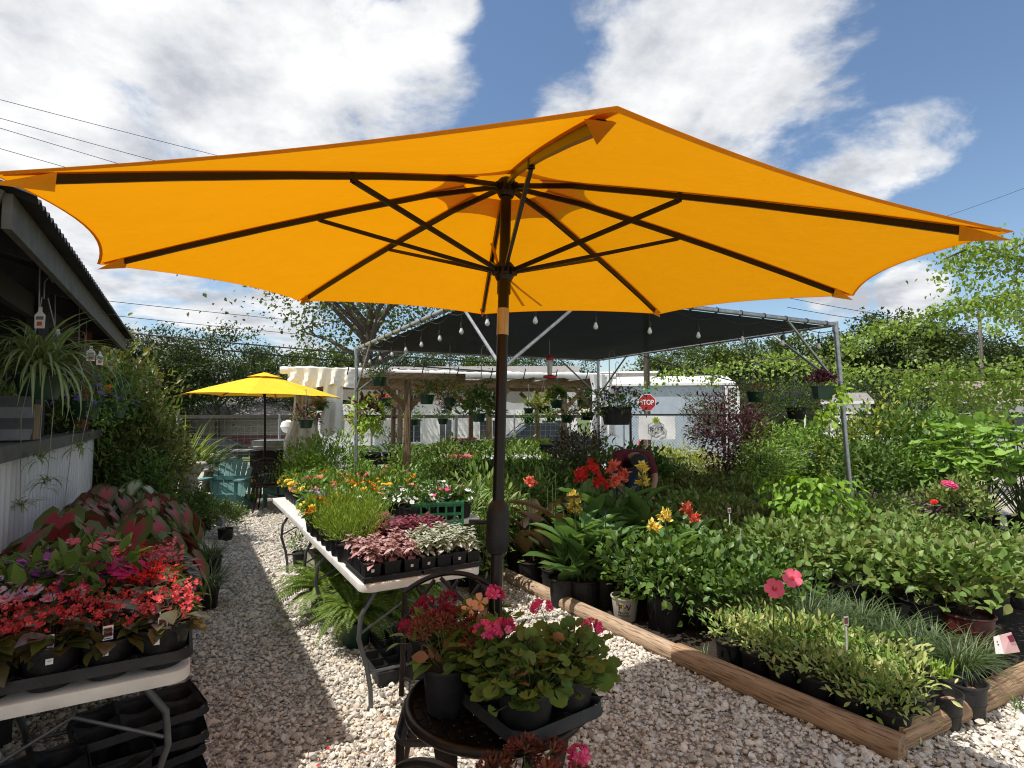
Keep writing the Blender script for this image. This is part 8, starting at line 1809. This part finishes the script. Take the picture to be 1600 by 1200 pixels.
# ---------------------------------------------------------------- the person stooping behind the cannas
def skin(name, joints, bones, matl, parent, sub=2):
    me = bpy.data.meshes.new(name); names = list(joints); me.from_pydata([joints[k][0] for k in names], [(names.index(a), names.index(b)) for a, b in bones], [])
    o = bpy.data.objects.new(name, me); COL.objects.link(o); o.modifiers.new('skin', 'SKIN').use_smooth_shade = True; s = o.modifiers.new('sub', 'SUBSURF'); s.levels = s.render_levels = sub
    for i, k in enumerate(names):
        r = joints[k][1]; v = me.skin_vertices[0].data[i]; v.radius = r if isinstance(r, tuple) else (r, r); v.use_root = (i == 0)
    dg = bpy.context.evaluated_depsgraph_get(); m2 = bpy.data.meshes.new_from_object(o.evaluated_get(dg)); bpy.data.objects.remove(o); m2.materials.clear(); m2.materials.append(matl)
    for p in m2.polygons: p.use_smooth = True
    return link(name, m2, parent)
def person():
    p = at(988, 7.0); root = thing('person', 'person in maroon shirt and dark cap stooping over plants behind the cannas', 'person', (p.x, p.y + .42, .01), .12)
    J = {'pelvis': ((0, .10, .93), (.15, .12)), 'waist': ((0, -.06, 1.02), (.14, .11)), 'chest': ((0, -.25, 1.06), (.17, .12)), 'neck0': ((0, -.37, 1.07), .065), 'neck1': ((0, -.43, 1.05), .055), 'head0': ((0, -.47, 1.02), (.075, .08)), 'head1': ((0, -.545, .985), (.078, .085)), 'chin': ((0, -.58, .90), .045)}
    B = [('pelvis', 'waist'), ('waist', 'chest'), ('chest', 'neck0'), ('neck0', 'neck1'), ('neck1', 'head0'), ('head0', 'head1'), ('head1', 'chin')]
    for s, t in ((-1, 'l'), (1, 'r')):
        J.update({'sh' + t: ((s * .19, -.29, 1.05), .066), 'el' + t: ((s * .27, -.36, .79), .044), 'wr' + t: ((s * .17, -.50, .60), .029), 'pa' + t: ((s * .145, -.545, .545), (.036, .02)), 'hip' + t: ((s * .10, .12, .86), .095), 'kn' + t: ((s * .12, .04, .48), .064), 'an' + t: ((s * .13, .12, .09), .042), 'to' + t: ((s * .15, -.06, .045), .038)})
        B += [('chest', 'sh' + t), ('sh' + t, 'el' + t), ('el' + t, 'wr' + t), ('wr' + t, 'pa' + t), ('pelvis', 'hip' + t), ('hip' + t, 'kn' + t), ('kn' + t, 'an' + t), ('an' + t, 'to' + t)]
        pa = Vector(J['pa' + t][0]); d = Vector((-s * .25, -.6, -.76)).normalized()
        for q, (off, L) in enumerate(((-.027, .072), (-.009, .082), (.009, .078), (.027, .062))):
            x0 = pa + Vector((off, 0, 0)); J['f%s%da' % (t, q)] = (tuple(x0 + d * .02), .0095); J['f%s%db' % (t, q)] = (tuple(x0 + d * (.02 + L * .5)), .0085); J['f%s%dc' % (t, q)] = (tuple(x0 + d * (.02 + L * .8) + Vector((0, .018, -.012))), .007)
            B += [('pa' + t, 'f%s%da' % (t, q)), ('f%s%da' % (t, q), 'f%s%db' % (t, q)), ('f%s%db' % (t, q), 'f%s%dc' % (t, q))]
        J['th' + t] = (tuple(Vector(J['wr' + t][0]) + Vector((-s * .035, -.045, -.02))), .0105); J['tg' + t] = (tuple(Vector(J['wr' + t][0]) + Vector((-s * .05, -.085, -.045))), .008); B += [('wr' + t, 'th' + t), ('th' + t, 'tg' + t)]
    skin('body', J, B, M_skin, root)
    S = {'a': ((0, .06, .955), (.175, .145)), 'b': ((0, -.06, 1.03), (.17, .135)), 'c': ((0, -.25, 1.07), (.195, .14)), 'd': ((0, -.36, 1.075), (.10, .075))}; SB = [('a', 'b'), ('b', 'c'), ('c', 'd')]
    for s, t in ((-1, 'l'), (1, 'r')): S.update({'s' + t: ((s * .19, -.29, 1.06), .088), 'e' + t: ((s * .262, -.35, .815), .066)}); SB += [('c', 's' + t), ('s' + t, 'e' + t)]
    skin('shirt', S, SB, M_shirt, root)
    T = {'p': ((0, .11, .92), (.172, .145))}; TB = []
    for s, t in ((-1, 'l'), (1, 'r')): T.update({'h' + t: ((s * .10, .12, .84), .112), 'k' + t: ((s * .12, .05, .48), .08), 'a' + t: ((s * .13, .12, .11), .064)}); TB += [('p', 'h' + t), ('h' + t, 'k' + t), ('k' + t, 'a' + t)]
    skin('trousers', T, TB, M_jeans, root)
    for s in (-1, 1):
        m = MB(); m.grid(lambda a, b: (s * .14 + .05 * cos(a * 6.2832) * (1 - .15 * b), .03 + .14 * sin(a * 6.2832) * (1 - .2 * b), .01 + .09 * b), 20, 5); m.poly([(s * .14 + .0425 * cos(-i * .3142), .03 + .112 * sin(-i * .3142), .1) for i in range(20)][::-1]); m.build('shoe', M_iron, root)
    # cap: dome, bill and badge; hair showing below its rim; nose and ears
    hc = Vector((0, -.525, 1.0)); ax = Vector((0, -.38, .92)).normalized(); fw = Vector((0, -.92, -.38)).normalized(); sx = Vector((1, 0, 0))
    hd = lambda a, e, r: hc + (sx * cos(a) * cos(e) + fw * sin(a) * cos(e) * 1.12 + ax * sin(e) * 1.02) * r
    m = MB(); m.grid(lambda a, b: hd(a * 2 * pi, -.1 + b * (pi / 2 + .1), .108), 28, 10); cap_ = m.build('cap', M_cap, root)
    m = MB(); m.grid(lambda a, b: hc + fw * (.10 + .085 * b * sin(a * pi) ** .6) + sx * (.085 * cos(a * pi)) + ax * (-.005 - .02 * b), 14, 5); m.build('bill', M_cap, cap_)
    m = MB(); c0 = hd(pi / 2, .5, .1095); n0 = (c0 - hc).normalized(); u0 = sx; v0 = n0.cross(u0); m.poly([c0 + u0 * .028 * cos(i * .5236) + v0 * .028 * sin(i * .5236) + n0 * .003 for i in range(12)]); m.build('badge', M_sp, cap_)
    m = MB(); m.grid(lambda a, b: hd(pi * .9 + a * pi * 1.2, -.08 - b * .55, .101), 16, 5); m.build('hair', M_hair, root)
person()
# white cloth heap and red tag in the rear bed
p = PD(1262, 690, 9.6); root = thing('white_cloth', 'crumpled white frost cloth behind the airy shrub by the steel post', 'cloth', (p.x, p.y, .35)); m = MB(); m.grid(lambda a, b: ((a - .5) * .8, .25 * sin(b * 3) + .1 * sin(a * 9), .75 * b + .1 * sin(a * 13 + b * 7) - .3), 24, 12); m.build('cloth', M_tarp, root)
p = PD(1255, 640, 9.4); root = thing('white_stake', 'thin white stake by the crumpled cloth', 'stake', (p.x, p.y, 0)); m = MB(); m.tube([(0, 0, 0), (.03, 0, 1.6)], .015, 6); m.build('stake', M_white, root)
